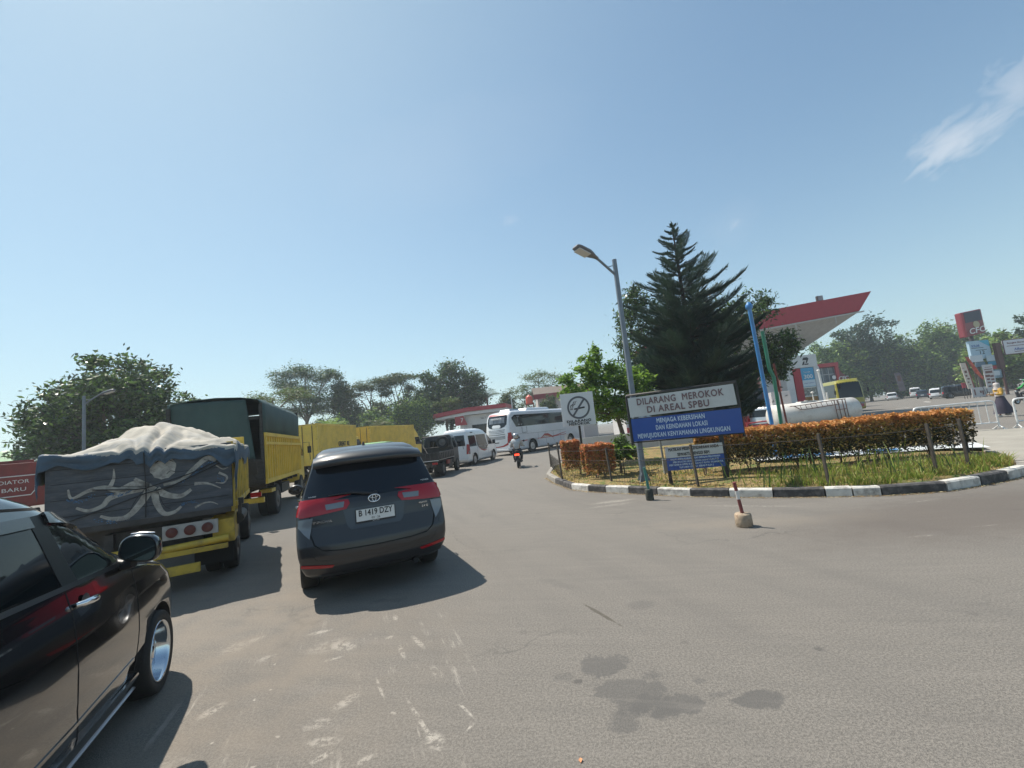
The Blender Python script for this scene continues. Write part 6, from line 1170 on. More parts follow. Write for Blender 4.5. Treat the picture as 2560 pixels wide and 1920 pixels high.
    for pl in ([(0, 0), (.16, 0), (.30, .30), (.16, .30)], [(.10, .40), (.46, .40), (.34, .16), (.47, .16), (.66, .50), (.56, .62), (.20, .62)], [(.20, 0), (.56, 0), (.60, .10), (.24, .10)]): lg.add([(24.15-24+u*.95, y, 4.72+v*1.0) for u, v in pl], [tuple(range(len(pl)))])
    lg.build('logo', mat('logo charcoal', (.03, .03, .035), .5), t)
    # wall behind with red strip, spine column under the wing, hanging sign
    w2 = MB(); w2.bx(21.3-24, 22.5-24, 1.2, 1.5, 0, 4.3); w2.bx(20.3-24, 20.8-24, 2.5, 3, 0, 5.75); w2.build('rear_wall', WST, t); r2 = MB(); r2.bx(22.3-24, 22.6-24, 1.05, 1.2, 0, 3.7); r2.bx(20.9-24, 21.28-24, 1.3, 1.5, 1.4, 3.2); r2.build('red_trim', REDP, t)
    cl_ = MB(); cl_.bx(22.9-24, 25.3-24, 3.5, 6, 5.5, 5.9); cl_.bx(22.9-24, 23.9-24, .9, 3, 5.5, 6.6); cl_.build('spine', WST, t)
    nv = MB(); nv.bx(20.7-24, 21.2-24, 1.2, 1.6, .8, 3.3); nv.build('notice_panel', mat('navy panel', (.02, .03, .06), .4), t)
    return t
station()
def fuel_tank():
    t = thing('storage_tank', 'white horizontal cylindrical storage tank with rusty ladder rails on its side', 'tank', (20.1, 29.7, 0), 87); r = .80; cz = .88; L = 5.7
    paint = mat('tank white', (.66, .64, .60), .55, var=.06, vscale=1.2, dirt_shade=.7, dirt_shade_col=(.38, .30, .25), dscale=1.6)
    b = MB(); b.lathe([(0, -.16), (r*.5, -.12), (r*.85, -.04), (r, .06), (r, L-.06), (r*.85, L+.04), (r*.5, L+.12), (0, L+.16)], c=(0, -L/2, cz), axis='y', n=40); o = b.build('vessel', paint, t)
    bd = MB()
    for y in (-1.0, 1.0): bd.lathe([(r+.004, 0), (r+.004, .03)], c=(0, y, cz), axis='y', n=40)
    bd.build('weld_band', paint, t)
    for y in (-2.0, 2.0): s = MB(); s.box((0, y, .16), (1.3, .3, .32)); s.build('saddle', CONC, t)
    ra = MB(); x = r+.06
    ra.tube([(x-.05, -2.1, cz+.62), (x-.05, -1.7, cz+.60), (x+.04, .9, cz+.72), (x+.0, 1.7, cz+.74)], .028, 6); ra.tube([(x-.05, -1.8, cz+.60), (x+.06, -1.5, cz+.35), (x+.06, -1.2, cz+.32), (x+.06, 1.2, cz+.44)], .026, 6)
    for i in range(8): y = -1.45+i*.36; ra.tube([(x+.0, y, cz+.62+i*.014), (x+.06, y+.04, cz+.34+i*.014)], .018, 5)
    for y in (.9, 1.15, 1.45, 1.65): ra.tube([(x+.02, y, cz+.72), (x+.05, y+.05, .12)], .028, 6)
    ra.tube([(x+.04, .9, .95), (x+.04, 1.65, .98)], .02, 5); ra.build('ladder_rail', RUST, t)
    tp = MB(); tp.box((0, -.35, cz+r+.02), (.5, 1.1, .08)); tp.tube([(0, .2, cz+r), (0, .2, cz+r+.55)], .035, 8); tp.lathe([(.09, .55), (.11, .60), (.03, .66), (0, .66)], c=(0, .2, cz+r), n=12); tp.tube([(0, 1.2, cz+r-.02), (0, 1.2, cz+r+.5)], .05, 8); tp.lathe([(.11, 0), (.11, .04)], c=(0, -.35, cz+r+.06), n=14); tp.build('valve_pipe', paint, t)
    return t
fuel_tank()
def pole(name, label, pts, r, m, cat='pole', extra=None):
    b = Vector(pts[0]); t = MB(); t.tube([Vector(p)-b for p in pts], r, n=12)
    if extra: extra(t, b)
    return tag(t.build(name, m, loc=b), label, cat)
pole('vent_pole', 'tall bright blue vent pipe, the left of three pipes behind the hedge', [(7.60, 13.2, .12), (7.59, 13.1, 1.2), (7.36, 12.85, 4.66)], .055, mat('pipe blue', (.04, .20, .48), .4, coat=.3, var=.15, dirt_shade=.2), extra=lambda t, b: t.lathe([(.03, 4.52), (.10, 4.56), (.10, 4.66), (.05, 4.74), (0, 4.76)], c=(-.24, -.35, 0), n=14))
pole('vent_pole', 'green vent pipe with small elbow, the middle of the three pipes', [(7.92, 13.3, .12), (7.90, 13.15, 1.2), (7.83, 13.0, 2.55), (7.79, 13.0, 2.66), (7.73, 12.97, 2.76), (7.72, 12.97, 2.9), (7.63, 12.85, 3.95)], .05, mat('pipe green', (.025, .17, .11), .45, coat=.2, var=.2))
pole('vent_pole', 'thin red brown pipe, the right of the three behind the hedge', [(8.10, 13.3, .12), (8.07, 13.15, 1.1), (7.87, 12.96, 2.95)], .028, mat('pipe maroon', (.13, .03, .025), .6, var=.2))
pole('vent_pole', 'slim white vent pipe standing just beyond the right end of the tank', [(21.9, 30.9, 0), (21.85, 30.8, 1.8), (21.6, 30.6, 3.75)], .07, mat('pipe white', (.66, .66, .64), .5), extra=lambda t, b: t.lathe([(.05, 3.68), (.10, 3.74), (.10, 3.84), (0, 3.86)], c=(-.3, -.3, 0), n=10))
def cabinet():
    t = thing('equipment_cabinet', 'pale pinkish white box cabinet rising behind the storage tank', 'cabinet', (19.1, 31.6, 0), 2); b = MB(); b.box((0, 0, 1.3), (1.35, .7, 2.6)); b.build('body', mat('cabinet grey white', (.5, .47, .47), .5, var=.05), t, bevel=.02); d = MB(); d.box((0, -.36, 1.5), (1.15, .02, 1.9)); d.build('door', mat('cabinet grey white', (.5, .47, .47)), t, bevel=.01)
    l = MB(); l.tube([(.25, -.40, 2.25), (.45, -.42, 2.3)], .02, 6); l.build('handle', STEEL, t)
cabinet()
def dispenser():
    t = thing('fuel_dispenser', 'red fuel dispenser with white pipes and black hoses left of the tank', 'fuel dispenser', (16.7, 32.2, 0), 5)
    b = MB(); b.box((0, 0, .95), (1.0, .6, 1.7)); b.build('body', REDP, t, bevel=.03); f = MB(); f.box((0, -.31, 1.35), (.8, .03, .5)); f.build('display', mat('display grey', (.25, .27, .28), .2), t); w_ = MB(); w_.box((0, 0, 1.95), (1.1, .65, .25)); w_.build('top_panel', WST, t, bevel=.03)
    for i, x in enumerate((-.65, -.35)): p = MB(); p.tube([(x, -.3, 0), (x, -.3, 2.3)], .05, 8); p.build('steel_post', WST, t)
    h = MB(); h.tube([(-.35, -.3, 2.25), (-.1, -.4, 2.1), (.6, -.45, 2.35), (1.1, -.4, 2.75)], .03, 6); h.tube([(-.2, -.35, 1.9), (-.25, -.5, 1.3), (-.1, -.5, .7), (.1, -.4, 1.2)], .025, 6); h.tube([(-.6, -.35, 1.9), (-.75, -.5, 1.0), (-.5, -.5, .5), (-.4, -.4, 1.1)], .025, 6); h.build('hose', BLK, t)
    g = MB(); g.box((.05, -.36, 1.25), (.1, .12, .25)); g.build('nozzle', BLK, t)
dispenser()
def red_rail():
    t = thing('guard_rail', 'low red pipe guard rail in front of the fuel dispenser', 'guard rail', (16.0, 30.6, 0), 0); m = mat('rail red', (.42, .03, .04), .45, coat=.2)
    for x in (0, 1.55): p = MB(); p.tube([(x, 0, 0), (x, 0, .85 if x else .7)], .11 if x else .05, 10); p.build('post', m, t)
    for z in (.35, .62): p = MB(); p.tube([(0, 0, z), (1.5, 0, z+.03)], .045, 8); p.build('rail', m, t)
red_rail()
def shopfront(): 
    t = thing('station_shop', 'blue and white shopfront wall glimpsed behind the red fuel dispenser', 'building', (17, 44, 0), 0); b = MB(); b.bx(-6, 5, 0, 6, 0, 4.2); b.build('wall', WST, t)
    s = MB(); s.bx(-5.8, 4.8, -.06, -.005, 1.0, 3.2); s.build('window', mat('shop window blue', (.20, .30, .40), .2, coat=.4, var=.7, vscale=1.2, stretch=(2, 1, 1)), t); r = MB(); r.bx(-6, 5, -.12, -.005, 3.3, 4.2); r.build('sign_band', REDP, t); l = MB(); l.bx(-6, 5, -.1, -.005, 0, .95); l.build('lower_band', REDP, t)
shopfront()
small_van('car', 'silver hatchback with red tail lamp half hidden left of the white tank', 'car', (17.15, 31.1, 0), 62, mat('silver paint', (.46, .50, .53), .3, .5, coat=.8), 4.4, .90, 1.68, nose=.95, wr=.33)
small_van('car', 'pale blue car whose bonnet pokes out beyond the right end of the tank', 'car', (22.9, 36.3, 0), 128, mat('pale blue paint', (.50, .58, .62), .3, .3, coat=.8), 4.2, .86, 1.42, nose=1.2, wr=.3)
# crowd-control barriers on the concrete edge
def barrier(label, a, b, bars, h=1.04):
    A, B_ = Vector(a), Vector(b); d = B_-A; L = d.length; t = thing('barrier', label, 'barrier', (A.x, A.y, 0), math.degrees(math.atan2(-d.y, d.x)), 'white tubular barriers at the edge of the forecourt'); m = mat('barrier white', (.68, .69, .69), .45, .3, var=.1, vscale=8, dirt_shade=.3)
    f = MB(); f.tube([(0, 0, .06), (0, 0, h-.12), (.04, 0, h-.03), (.12, 0, h), (L-.12, 0, h), (L-.04, 0, h-.03), (L, 0, h-.12), (L, 0, .06)], .032, 8); f.tube([(0, 0, .24), (L, 0, .24)], .026, 8); f.build('frame', m, t)
    for i in range(bars): x = L*(i+1)/(bars+1); q = MB(); q.tube([(x, 0, .24), (x, 0, h)], .015, 6); q.build('bar', m, t)
    for x in (.0, L): q = MB(); q.tube([(x, -.24, .02), (x, 0, .14), (x, .24, .02)], .022, 6); q.box((x, -.24, .012), (.09, .09, .024)); q.box((x, .24, .012), (.09, .09, .024)); q.build('foot', m, t)
barrier('long white tubular barrier beyond the right end of the hedge', (15.12, 16.75), (17.5, 16.1), 9); barrier('second white barrier cut off by the right edge of the photo', (17.85, 15.8), (20.1, 14.6), 8)
# printed sheet lying on the ground behind the hedge
sh = MB(); r = random.Random(2); P0 = [(6.6, 12.35), (7.6, 12.1), (8.6, 11.75), (9.6, 11.35), (10.5, 10.9), (10.95, 10.35), (11.75, 11.45), (11.3, 11.75), (10.2, 12.2), (9.1, 12.6), (8.0, 12.95), (6.9, 13.2)]
vs = [(x, y, .21+r.uniform(0, .03)) for x, y in P0]; sh.add(vs, [(0, 1, 10, 11), (1, 2, 9, 10), (2, 3, 8, 9), (3, 4, 7, 8), (4, 5, 6, 7)], 0); sh.add([(x, y, .255) for x, y in [(7.3, 12.25), (8.5, 11.95), (8.6, 12.55), (7.5, 12.8)]], [(0, 1, 2, 3)], 1); sh.add([(x, y, .262) for x, y in [(9.2, 11.6), (9.8, 11.35), (9.9, 11.8), (9.3, 12.1)]], [(0, 1, 2, 3)], 1)
o = sh.build('banner_sheet', [mat('banner vinyl', (.66, .68, .68), .4), mat('banner blue', (.05, .22, .5), .4)]); q = o.modifiers.new('t', 'SOLIDIFY'); q.thickness = .006; tag(o, 'white and blue printed banner lying flat on the ground behind the hedge', 'banner')
# ================================================================ far right: restaurant, bus, totem, banners, cars
def restaurant():
    t = thing('restaurant', 'red framed restaurant building with glass front and white letters behind the yellow bus', 'building', (45.6, 66, 0), 0)
    b = MB(); b.bx(-4.5, 4.0, .3, 9, 0, 6.8); b.build('wall', mat('brown red wall', (.16, .045, .045), .6, var=.1), t); g = MB(); g.bx(-4.0, 3.5, .2, .3, 2.8, 6.4); gl_ = g.build('glass_front', mat('grey shop glass', (.10, .12, .14), .15, coat=.6, var=.5, vscale=1, stretch=(3, 1, .4)), t)
    m = MB()
    for i in range(9): x = -4+i*.94; m.box((x, .17, 4.6), (.07, .06, 3.6))
    m.box((-.25, .17, 5.4), (7.5, .06, .07)); m.build('mullion', ALU, gl_)
    f = MB(); f.bx(-4.6, 4.1, -.1, .3, 6.55, 7.1); f.bx(3.55, 4.0, -.1, .3, 0, 6.55); f.build('red_frame', mat('frame red', (.42, .05, .06), .5), t)
    s = MB(); s.prism([(4.02, 0), (6.0, 0), (6.0, 4.2), (4.55, 5.4), (4.02, 6.9)], lambda u, v, d: (u, d, v), .1, 7); s.build('side_wing', mat('brown red wall', (.16, .045, .045)), t)
    text('lettering', 'CFC', .85, PLW, t, (4.45, -.12, 4.55), FACE_BACK, .03, fit=1.5, bold=.01, shear=.15); e = MB(); e.lathe([(.3, 0), (.3, .05)], c=(3.1, -.12, 4.85), axis='y', n=16); e.build('emblem', PLW, t)
restaurant()
def city_bus():
    t = thing('bus', 'yellow and red bus parked nose-on in front of the restaurant', 'bus', (39.6, 58.0, 0), 197); L, hw, H = 11.5, 1.25, 3.62; ye = mat('bus yellow', (.28, .25, .02), .35, coat=.6); rd = mat('bus crimson', (.25, .015, .04), .35, coat=.6)
    lv = [(.3, .1, L-.1, hw-.04), (.45, .02, L, hw), (1.5, 0, L, hw), (2.6, .05, L-.12, hw-.02), (3.3, .15, L-.3, hw-.08), (3.55, .4, L-.55, hw-.2), (H, .7, L-.9, hw-.4)]
    B = Body(lv, bow_r=.08, bow_f=.14, rc_r=.12, rc_f=.26, k=3.4, plan=.01); panel.center = Vector((0, L/2, 1.7)); B.mesh('body', [ye, DARK], t, nlev=24)
    panel('windscreen', [(-1.08, 1.55), (1.08, 1.55), (1.04, 3.32), (-1.04, 3.32)], B.front, .01, GLS, t, .2); panel('front_skirt', [(-1.2, .42), (1.2, .42), (1.2, 1.02), (-1.2, 1.02)], B.front, .008, rd, t, .2)
    sides('side_window', [(.6, 1.75), (L-.5, 1.75), (L-.6, 3.2), (.6, 3.2)], B, .01, GLS, t, .4); sides('side_skirt', [(.2, .42), (L-.3, .42), (L-.3, 1.0), (.2, 1.0)], B, .008, rd, t, .4); sides('advert_panel', [(L-2.4, 1.12), (L-.8, 1.12), (L-.8, 1.62), (L-2.4, 1.62)], B, .012, mat('orange advert', (.5, .12, .05), .4), t, .3)
    for sg in (-1, 1):
        m = MB(); m.tube([(sg*1.2, L-.2, 2.9), (sg*1.45, L+.15, 2.95), (sg*1.5, L+.15, 2.6)], .025, 6); m.box((sg*1.5, L+.13, 2.3), (.16, .08, .45)); m.build('mirror', BLK, t); panel('headlamp', [(sg*.7, .85), (sg*1.1, .85), (sg*1.1, 1.05), (sg*.7, 1.05)], B.front, .02, CLR, t, .15)
        for y in (2.6, 8.9): wheel(t, sg*1.24, y, .48, .27, rimr=.58, kind='steel', rim_mat=ALU)
    r_ = MB(); r_.tube([(-.9, L-.35, 3.58), (.9, L-.35, 3.58)], .05, 8); r_.build('roof_lip', mat('lime lip', (.55, .55, .1), .4), t)
city_bus()
def totem():
    t = thing('totem_sign', 'tall red restaurant totem sign with CFC letters and smaller blue price boards', 'sign', (57.0, 53.0, 0), -4)
    p = MB(); p.tube([(0, .3, 0), (0, .3, 8)], .22, 10); p.build('pole', mat('totem pole', (.05, .045, .05), .6), t)
    m = mat('totem maroon', (.20, .02, .03), .4, coat=.3); h = MB(); h.prism([(-1.55, 7.35), (1.35, 7.75), (1.35, 10.75), (-1.55, 10.45)], lambda u, v, d: (u, d, v), -.35, .35); bx = h.build('head_box', m, t, bevel=.12)
    q = MB(); q.prism([(-1.1, 9.1), (1.1, 9.35), (1.1, 10.6), (-1.1, 10.35)], lambda u, v, d: (u, d, v), -.375, -.36); q.build('upper_panel', mat('totem navy', (.025, .022, .05), .3), bx); e = MB(); e.lathe([(.42, 0), (.42, .03)], c=(.25, -.39, 8.85), axis='y', n=20); e.build('emblem', mat('totem emblem', (.42, .36, .22), .5), bx)
    text('lettering', 'CFC', .95, PLW, bx, (.12, -.385, 8.1), (R(90), R(-7), 0), .015, fit=2.2, bold=.01, shear=.2); ed = MB(); ed.prism([(-1.56, 7.35), (-1.2, 7.4), (-1.2, 10.4), (-1.56, 10.4)], lambda u, v, d: (u, d, v), -.37, -.352); ed.build('red_edge', REDP, bx)
    pb = mat('price board pale blue', (.36, .50, .60), .4); b = MB(); b.bx(-1.1, 1.55, -.2, .1, 4.6, 6.85); o = b.build('price_board', pb, t); c = MB(); c.prism([(.2, 6.84), (1.54, 6.84), (1.54, 6.0)], lambda u, v, d: (u, d, v), -.215, -.203); c.build('cyan_corner', mat('cyan print', (.04, .35, .5), .4), o)
    text('lettering', 'SOLAR', .42, SB, o, (-.3, -.21, 6.2), FACE_BACK, .004, fit=1.1, bold=.006); text('lettering', '12', .62, INK, o, (.35, -.21, 5.35), FACE_BACK, .004, fit=.62, bold=.004); s = MB(); s.bx(-.9, .7, -.21, -.203, 5.92, 5.98); s.bx(-.4, 1.1, -.21, -.203, 5.66, 5.72); s.build('print_line', INK, o)
    for nm, x0, x1, z0, z1, mt, y in (('white_board', -1.65, .0, 4.25, 5.05, mat('board white', (.55, .60, .63), .5), -.45), ('small_board', .55, 1.6, 4.2, 4.9, mat('board pale', (.42, .52, .58), .5), -.4), ('teal_board', .6, 1.65, 3.7, 4.15, mat('board teal', (.02, .20, .32), .5), -.4), ('grey_board', -.9, .35, 3.65, 4.2, mat('board grey blue', (.12, .19, .25), .5), -.3), ('red_strip', .65, 1.6, 3.2, 3.6, REDP, -.38), ('lower_board', .6, 2.1, 2.1, 3.1, mat('board blue grey', (.22, .33, .40), .5, var=.5, vscale=2), -.4), ('lower_white', .8, 1.75, 2.4, 2.95, mat('board white', (.55, .60, .63)), -.46)): b = MB(); b.bx(x0, x1, y, y+.05, z0, z1); b.build(nm, mt, t)
    l = MB(); l.bx(1.3, 1.4, .0, .1, 0, 6.8); l.bx(-.9, -.8, 0, .1, 0, 5); l.build('support_leg', STEEL, t)
totem()
def wide_sign():
    t = thing('shop_sign', 'wide white shop sign on a brown post at the right edge of the photo', 'sign', (59.6, 52.4, 0), 0); p = MB(); p.bx(-.75, -.15, .1, .5, 3.2, 6.3); p.bx(-.5, -.3, .2, .4, 0, 3.2); p.build('post', mat('brown post', (.10, .045, .04), .7), t); b = MB(); b.bx(0, 3.6, -.1, .15, 4.75, 6.5); o = b.build('board', mat('board blush white', (.60, .60, .64), .45), t, bevel=.12); f = MB(); f.tube([(0, -.02, 4.75), (3.6, -.02, 4.75), (3.6, -.02, 6.5), (0, -.02, 6.5), (0, -.02, 4.75)], .06, 6); f.build('border', mat('brown post', (.10, .045, .04)), o)
    text('lettering', 'Alfamart', .42, SB, o, (2.0, -.11, 5.3), FACE_BACK, .005, fit=1.8, bold=.006); text('lettering', 'Bangkit Bersama', .26, mat('maroon ink', (.12, .02, .03), .6), o, (1.7, -.11, 6.1), FACE_BACK, .005, fit=2.6, bold=.004); s = MB(); s.bx(.3, 2.9, -.115, -.105, 5.72, 5.78); s.bx(1.1, 2.8, -.115, -.105, 4.98, 5.05); s.build('print_line', MAT['maroon ink'], o)
wide_sign()
def standee(name, label, x, y, w, z0, z1, m, lean=0, marks=(), twist=0, cat='banner', legs=True):
    t = thing(name, label, cat, (x, y, 0), twist); b = MB(); b.prism([(-w/2, z0), (w/2, z0), (w/2-lean, z1), (-w/2-lean, z1)], lambda u, v, d: (u, d, v), -.03, .03); o = b.build('panel', m, t)
    if marks:
        rr = random.Random(len(marks)); q = MB()
        for (u, v, du, dv) in marks: zc = z0+(z1-z0)*v; xo = -lean*v; q.bx(u*w-du*w/2+xo, u*w+du*w/2+xo, -.04, -.034, zc-dv/2, zc+dv/2)
        q.build('print', mat('print maroon', (.16, .06, .05), .6), o)
    if legs: l = MB(); l.tube([(-w*.35, .05, 0), (-w*.35, .05, z0+.3)], .03, 6); l.tube([(w*.35, .05, 0), (w*.35, .05, z0+.3)], .03, 6); l.build('leg', STEEL, t)
    return t
cream = mat('banner cream', (.58, .52, .44), .6)
standee('banner', 'narrow leaning cream price banner left of the totem', 54.55, 52.3, .66, 1.15, 4.3, cream, .35, [(-.2, .8, .4, .06), (0, .65, .45, .3), (-.1, .5, .35, .22), (.1, .38, .4, .18), (-.1, .25, .3, .15), (.1, .15, .3, .12)]); standee('banner', 'dark red edge banner right beside the cream banner', 55.15, 52.6, .4, 1.1, 4.2, mat('banner dark red', (.25, .03, .03), .6), .4)
fb = MB(); fb.prism([(-.25, 5.0), (.2, 4.9), (.7, 3.6), (1.45, 2.3), (1.3, 2.0), (.55, 3.0)], lambda u, v, d: (u, d+.05*math.sin(v*3), v), -.01, .01); o = fb.build('cloth', mat('flag orange red', (.50, .07, .03), .6, var=.4, vscale=3), t0 := thing('feather_flag', 'orange red feather flag slanting down towards the totem', 'flag', (54.6, 52.0, 0), 0)); q = MB(); q.tube([(-.2, 0, 5.0), (.65, .03, 3.0), (1.4, .05, 0)], .025, 6); q.build('pole', STEEL, t0)
standee('banner', 'upright white menu banner in front of the totem', 56.75, 52.0, 1.2, .55, 3.8, mat('banner white', (.52, .50, .50), .6), .05, [(0, .9, .6, .06), (0, .82, .8, .1), (0, .72, .7, .28), (-.2, .58, .45, .26), (.22, .56, .35, .22), (-.2, .46, .3, .2), (.22, .44, .3, .2), (-.2, .34, .3, .2), (.22, .32, .3, .2), (-.2, .2, .3, .18)])
standee('banner', 'low white banner with green edge at the foot of the banners', 55.2, 52.1, 1.75, .1, 1.22, mat('banner white', (.52, .50, .50)), 0, [(-.3, .5, .1, .7), (.1, .5, .12, .3), (.25, .4, .12, .5)], legs=False); standee('sign', 'small red and white sign on a red post beside the black car', 53.7, 52.2, .45, 1.3, 1.95, REDP, .05, cat='sign')
standee('sign', 'grey rust streaked upright board among the trees behind the white van', 81.8, 92, 1.3, 1.7, 5.6, mat('weathered board', (.15, .12, .14), .7, var=.4, vscale=1), .5, [(0, .7, .5, 1.2)], cat='sign')
# parked cars at the back
small_van('car', 'small white saloon car parked at the left of the far row', 'car', (78.4, 91.0, 0), 42, WHT, 4.4, .88, 1.66, nose=1.0, wr=.32, group='cars parked in the far row')
small_van('van', 'white panel van parked between two cars in the far row', 'van', (87.2, 95.2, 0), 42, WHT, 4.2, .95, 2.2, nose=.8, wr=.33, group='cars parked in the far row', sidewin='front')
small_van('car', 'white car mostly hidden behind the black off-roader', 'car', (63.6, 66.0, 0), 45, WHT, 4.4, .88, 1.62, nose=.9, wr=.32, group='cars parked in the far row')
small_van('car', 'black off-roader parked side-on left of the price banners', 'car', (59.2, 61.0, 0), 122, mat('black car paint', (.01, .012, .018), .2, coat=1), 4.7, .92, 1.78, nose=.95, wr=.37, group='cars parked in the far row')
small_van('car', 'dark car in deep shade behind the open van door', 'car', (73.5, 79.0, 0), 45, mat('dark blue paint', (.015, .03, .05), .3, coat=1), 4.2, .85, 1.55, nose=.9, wr=.32, group='cars parked in the far row')
# ================================================================ back centre: second canopy, house, water tank; left: stalls and red truck
def station2():
    t = thing('fuel_canopy', 'low red edged white canopy of the farther filling island behind the van', 'fuel station', (-6.5, 60, 0), 8)
    f = MB(); f.prism([(-5.1, 4.75), (-4.9, 5.35), (0, 5.75), (5.4, 5.75), (5.4, 5.2), (0, 5.2)], lambda u, v, d: (u, d, v), 0, 8); f.build('fascia', REDP, t); s = MB(); s.prism([(-4.9, 4.45), (-4.9, 4.72), (0, 5.17), (5.4, 5.17), (5.4, 4.75), (0, 4.75)], lambda u, v, d: (u, d, v), .2, 7.8); s.build('soffit', WST, t)
    k = MB(); k.bx(-.8, 5.0, 1.0, 6, 0, 4.7); k.build('kiosk', WST, t); w_ = MB(); w_.bx(.2, 3.2, .95, .99, 2.0, 3.3); w_.build('window', GLS, t); r_ = MB(); r_.bx(3.8, 4.4, .93, .99, 0, 3.4); r_.build('red_trim', REDP, t)
    p = MB(); p.prism([(-2.0, 3.4), (-.3, 3.4), (-.8, 4.7), (-2.0, 4.7)], lambda u, v, d: (u, d, v), .3, .5); po = p.build('island_sign', REDP, t); text('lettering', '7', .8, PLW, po, (-1.0, .28, 4.05), FACE_BACK, .01); c = MB(); c.bx(-1.4, -.7, .6, 1.0, 0, 3.4); c.build('column', WST, t); text('lettering', 'No 7', .35, INK, t, (1.9, .98, 4.1), FACE_BACK, .01)
station2()
def gable_house(label, x, y, az, w, d, h, rh, wallm, roofm, fascia=None, name='house'):
    t = thing(name, label, 'building', (x, y, 0), az); b = MB(); b.bx(-w/2, w/2, 0, d, 0, h); b.build('wall', wallm, t)
    r_ = MB(); e = .5; r_.prism([(-e, h), (d/2, h+rh), (d+e, h), (d+e, h+.15), (d/2, h+rh+.18), (-e, h+.15)], lambda u, v, dd: (dd, u, v), -w/2-e, w/2+e); r_.build('roof', roofm, t)
    if fascia: f = MB(); f.bx(-w/2-e, w/2+e, -e-.12, -e-.01, h-.5, h+.2); f.build('fascia', fascia, t)
    for i in (-.25, .25): q = MB(); q.bx(w*i-.5, w*i+.5, -.06, .02, h-2.6, h-.9); o = q.build('window_frame', mat('brown red timber', (.16, .04, .03), .6), t); g = MB(); g.bx(w*i-.38, w*i+.38, -.08, -.062, h-2.45, h-1.05); g.build('pane', GLS, o)
gable_house('two storey house with brown roof and maroon fascia behind the bright tree', 7.2, 60, 0, 7.8, 7, 6.3, 1.3, mat('house wall', (.5, .46, .44), .8), mat('brown roof tiles', (.14, .11, .09), .8, var=.2), mat('maroon fascia', (.25, .04, .05), .6))
def water_tank():
    t = thing('water_tank', 'orange red plastic water tank on a small stand above the bus', 'water tank', (2.08, 58, 0), 0); b = MB(); b.lathe([(.48, 5.25), (.50, 5.35), (.46, 5.5), (.49, 5.7), (.46, 5.9), (.47, 6.1), (.35, 6.25), (.15, 6.32), (.14, 6.42), (0, 6.42)], n=20); b.build('barrel', mat('tank orange', (.62, .09, .05), .4, coat=.2), t); s = MB(); s.bx(-.6, .6, -.5, .5, 5.1, 5.22)
    for x in (-.5, .5):
        for y in (-.4, .4): s.tube([(x, y, 0), (x, y, 5.1)], .05, 6)
    s.build('stand', mat('stand red brown', (.25, .06, .04), .7), t)
water_tank()
pole('mast', 'thin pale mast rising behind the bus roof', [(-.3, 57, 0), (-.3, 57, 6.2)], .06, mat('pale mast', (.45, .5, .52), .5), cat='mast')
gm_ = mat('green sheet roof', (.06, .22, .07), .6, var=.2)
gable_house('stall with green roof beyond the red truck at the far left', -48.5, 38, -20, 5, 5, 3.2, 1.6, mat('stall wall', (.3, .3, .3), .8), gm_, name='stall'); gable_house('grey shed with a steep green roof edge left of the round tree', -43.4, 39, 20, 3.2, 4, 3.4, 1.3, mat('shed wall', (.28, .29, .30), .8), mat('grey green roof', (.20, .26, .22), .6), name='shed')
def red_truck():
    t = thing('tipper_truck', 'dull red tipper truck with lettered white framed board at the left edge', 'truck', (-17.35, 14.5, 0), -52); m = mat('dull red truck paint', (.22, .028, .025), .55, var=.2, dirt_shade=.4, dirt_shade_col=(.12, .04, .03)); hw = 1.1
    b = MB(); b.bx(-hw, hw, 0, .08, 1.0, 2.45); g = b.build('tailgate', m, t, bevel=.01); s = MB()
    for sg in (-1, 1):
        s.bx(sg*(hw-.05), sg*hw, .085, 4.2, 1.0, 2.45)
        for i in range(10): s.box((sg*(hw+.03), .25+i*.42, 1.7), (.06, .1, 1.4))
        s.bx(sg*hw, sg*(hw+.08), .085, 4.2, 2.35, 2.48)
    s.bx(-hw, hw, 4.2, 4.3, 1, 2.7); s.bx(-hw, hw, .085, 4.2, .95, 1.05); s.build('bed', m, t)
    wf = MB(); c = [(-.55, -.01, 1.35), (.75, -.01, 1.35), (.85, -.01, 1.5), (.85, -.01, 2.02), (-.65, -.01, 2.02), (-.65, -.01, 1.45), (-.55, -.01, 1.35)]; wf.tube(c, .02, 6); wf.build('sign_frame', PLW, g); text('lettering', 'PT RADIATOR', .18, PLW, g, (.1, -.012, 1.82), FACE_BACK, .004, fit=1.2); text('lettering', 'JASA BARU', .18, PLW, g, (.1, -.012, 1.56), FACE_BACK, .004, fit=1.1)
    ch = MB(); ch.bx(-.5, .5, .2, 6, .7, .95); ch.build('chassis', STEEL, t); truck_wheels(t, (1.1, 4.9), hw-.05, .42, .22, dual=(1.1,)); cab(t, 4.4, 6.1, 1.0, .6, 2.5, m)
red_truck()
# wing mirror of the queue truck seen past the canvas truck is part of its cab
wl = MB(); wl.bx(-3.5, 3.5, 0, .15, 0, 1.0); tag(wl.build('low_wall', WST, loc=(6.3, 24.5, 0)), 'low white wall behind the trees of the island', 'wall')
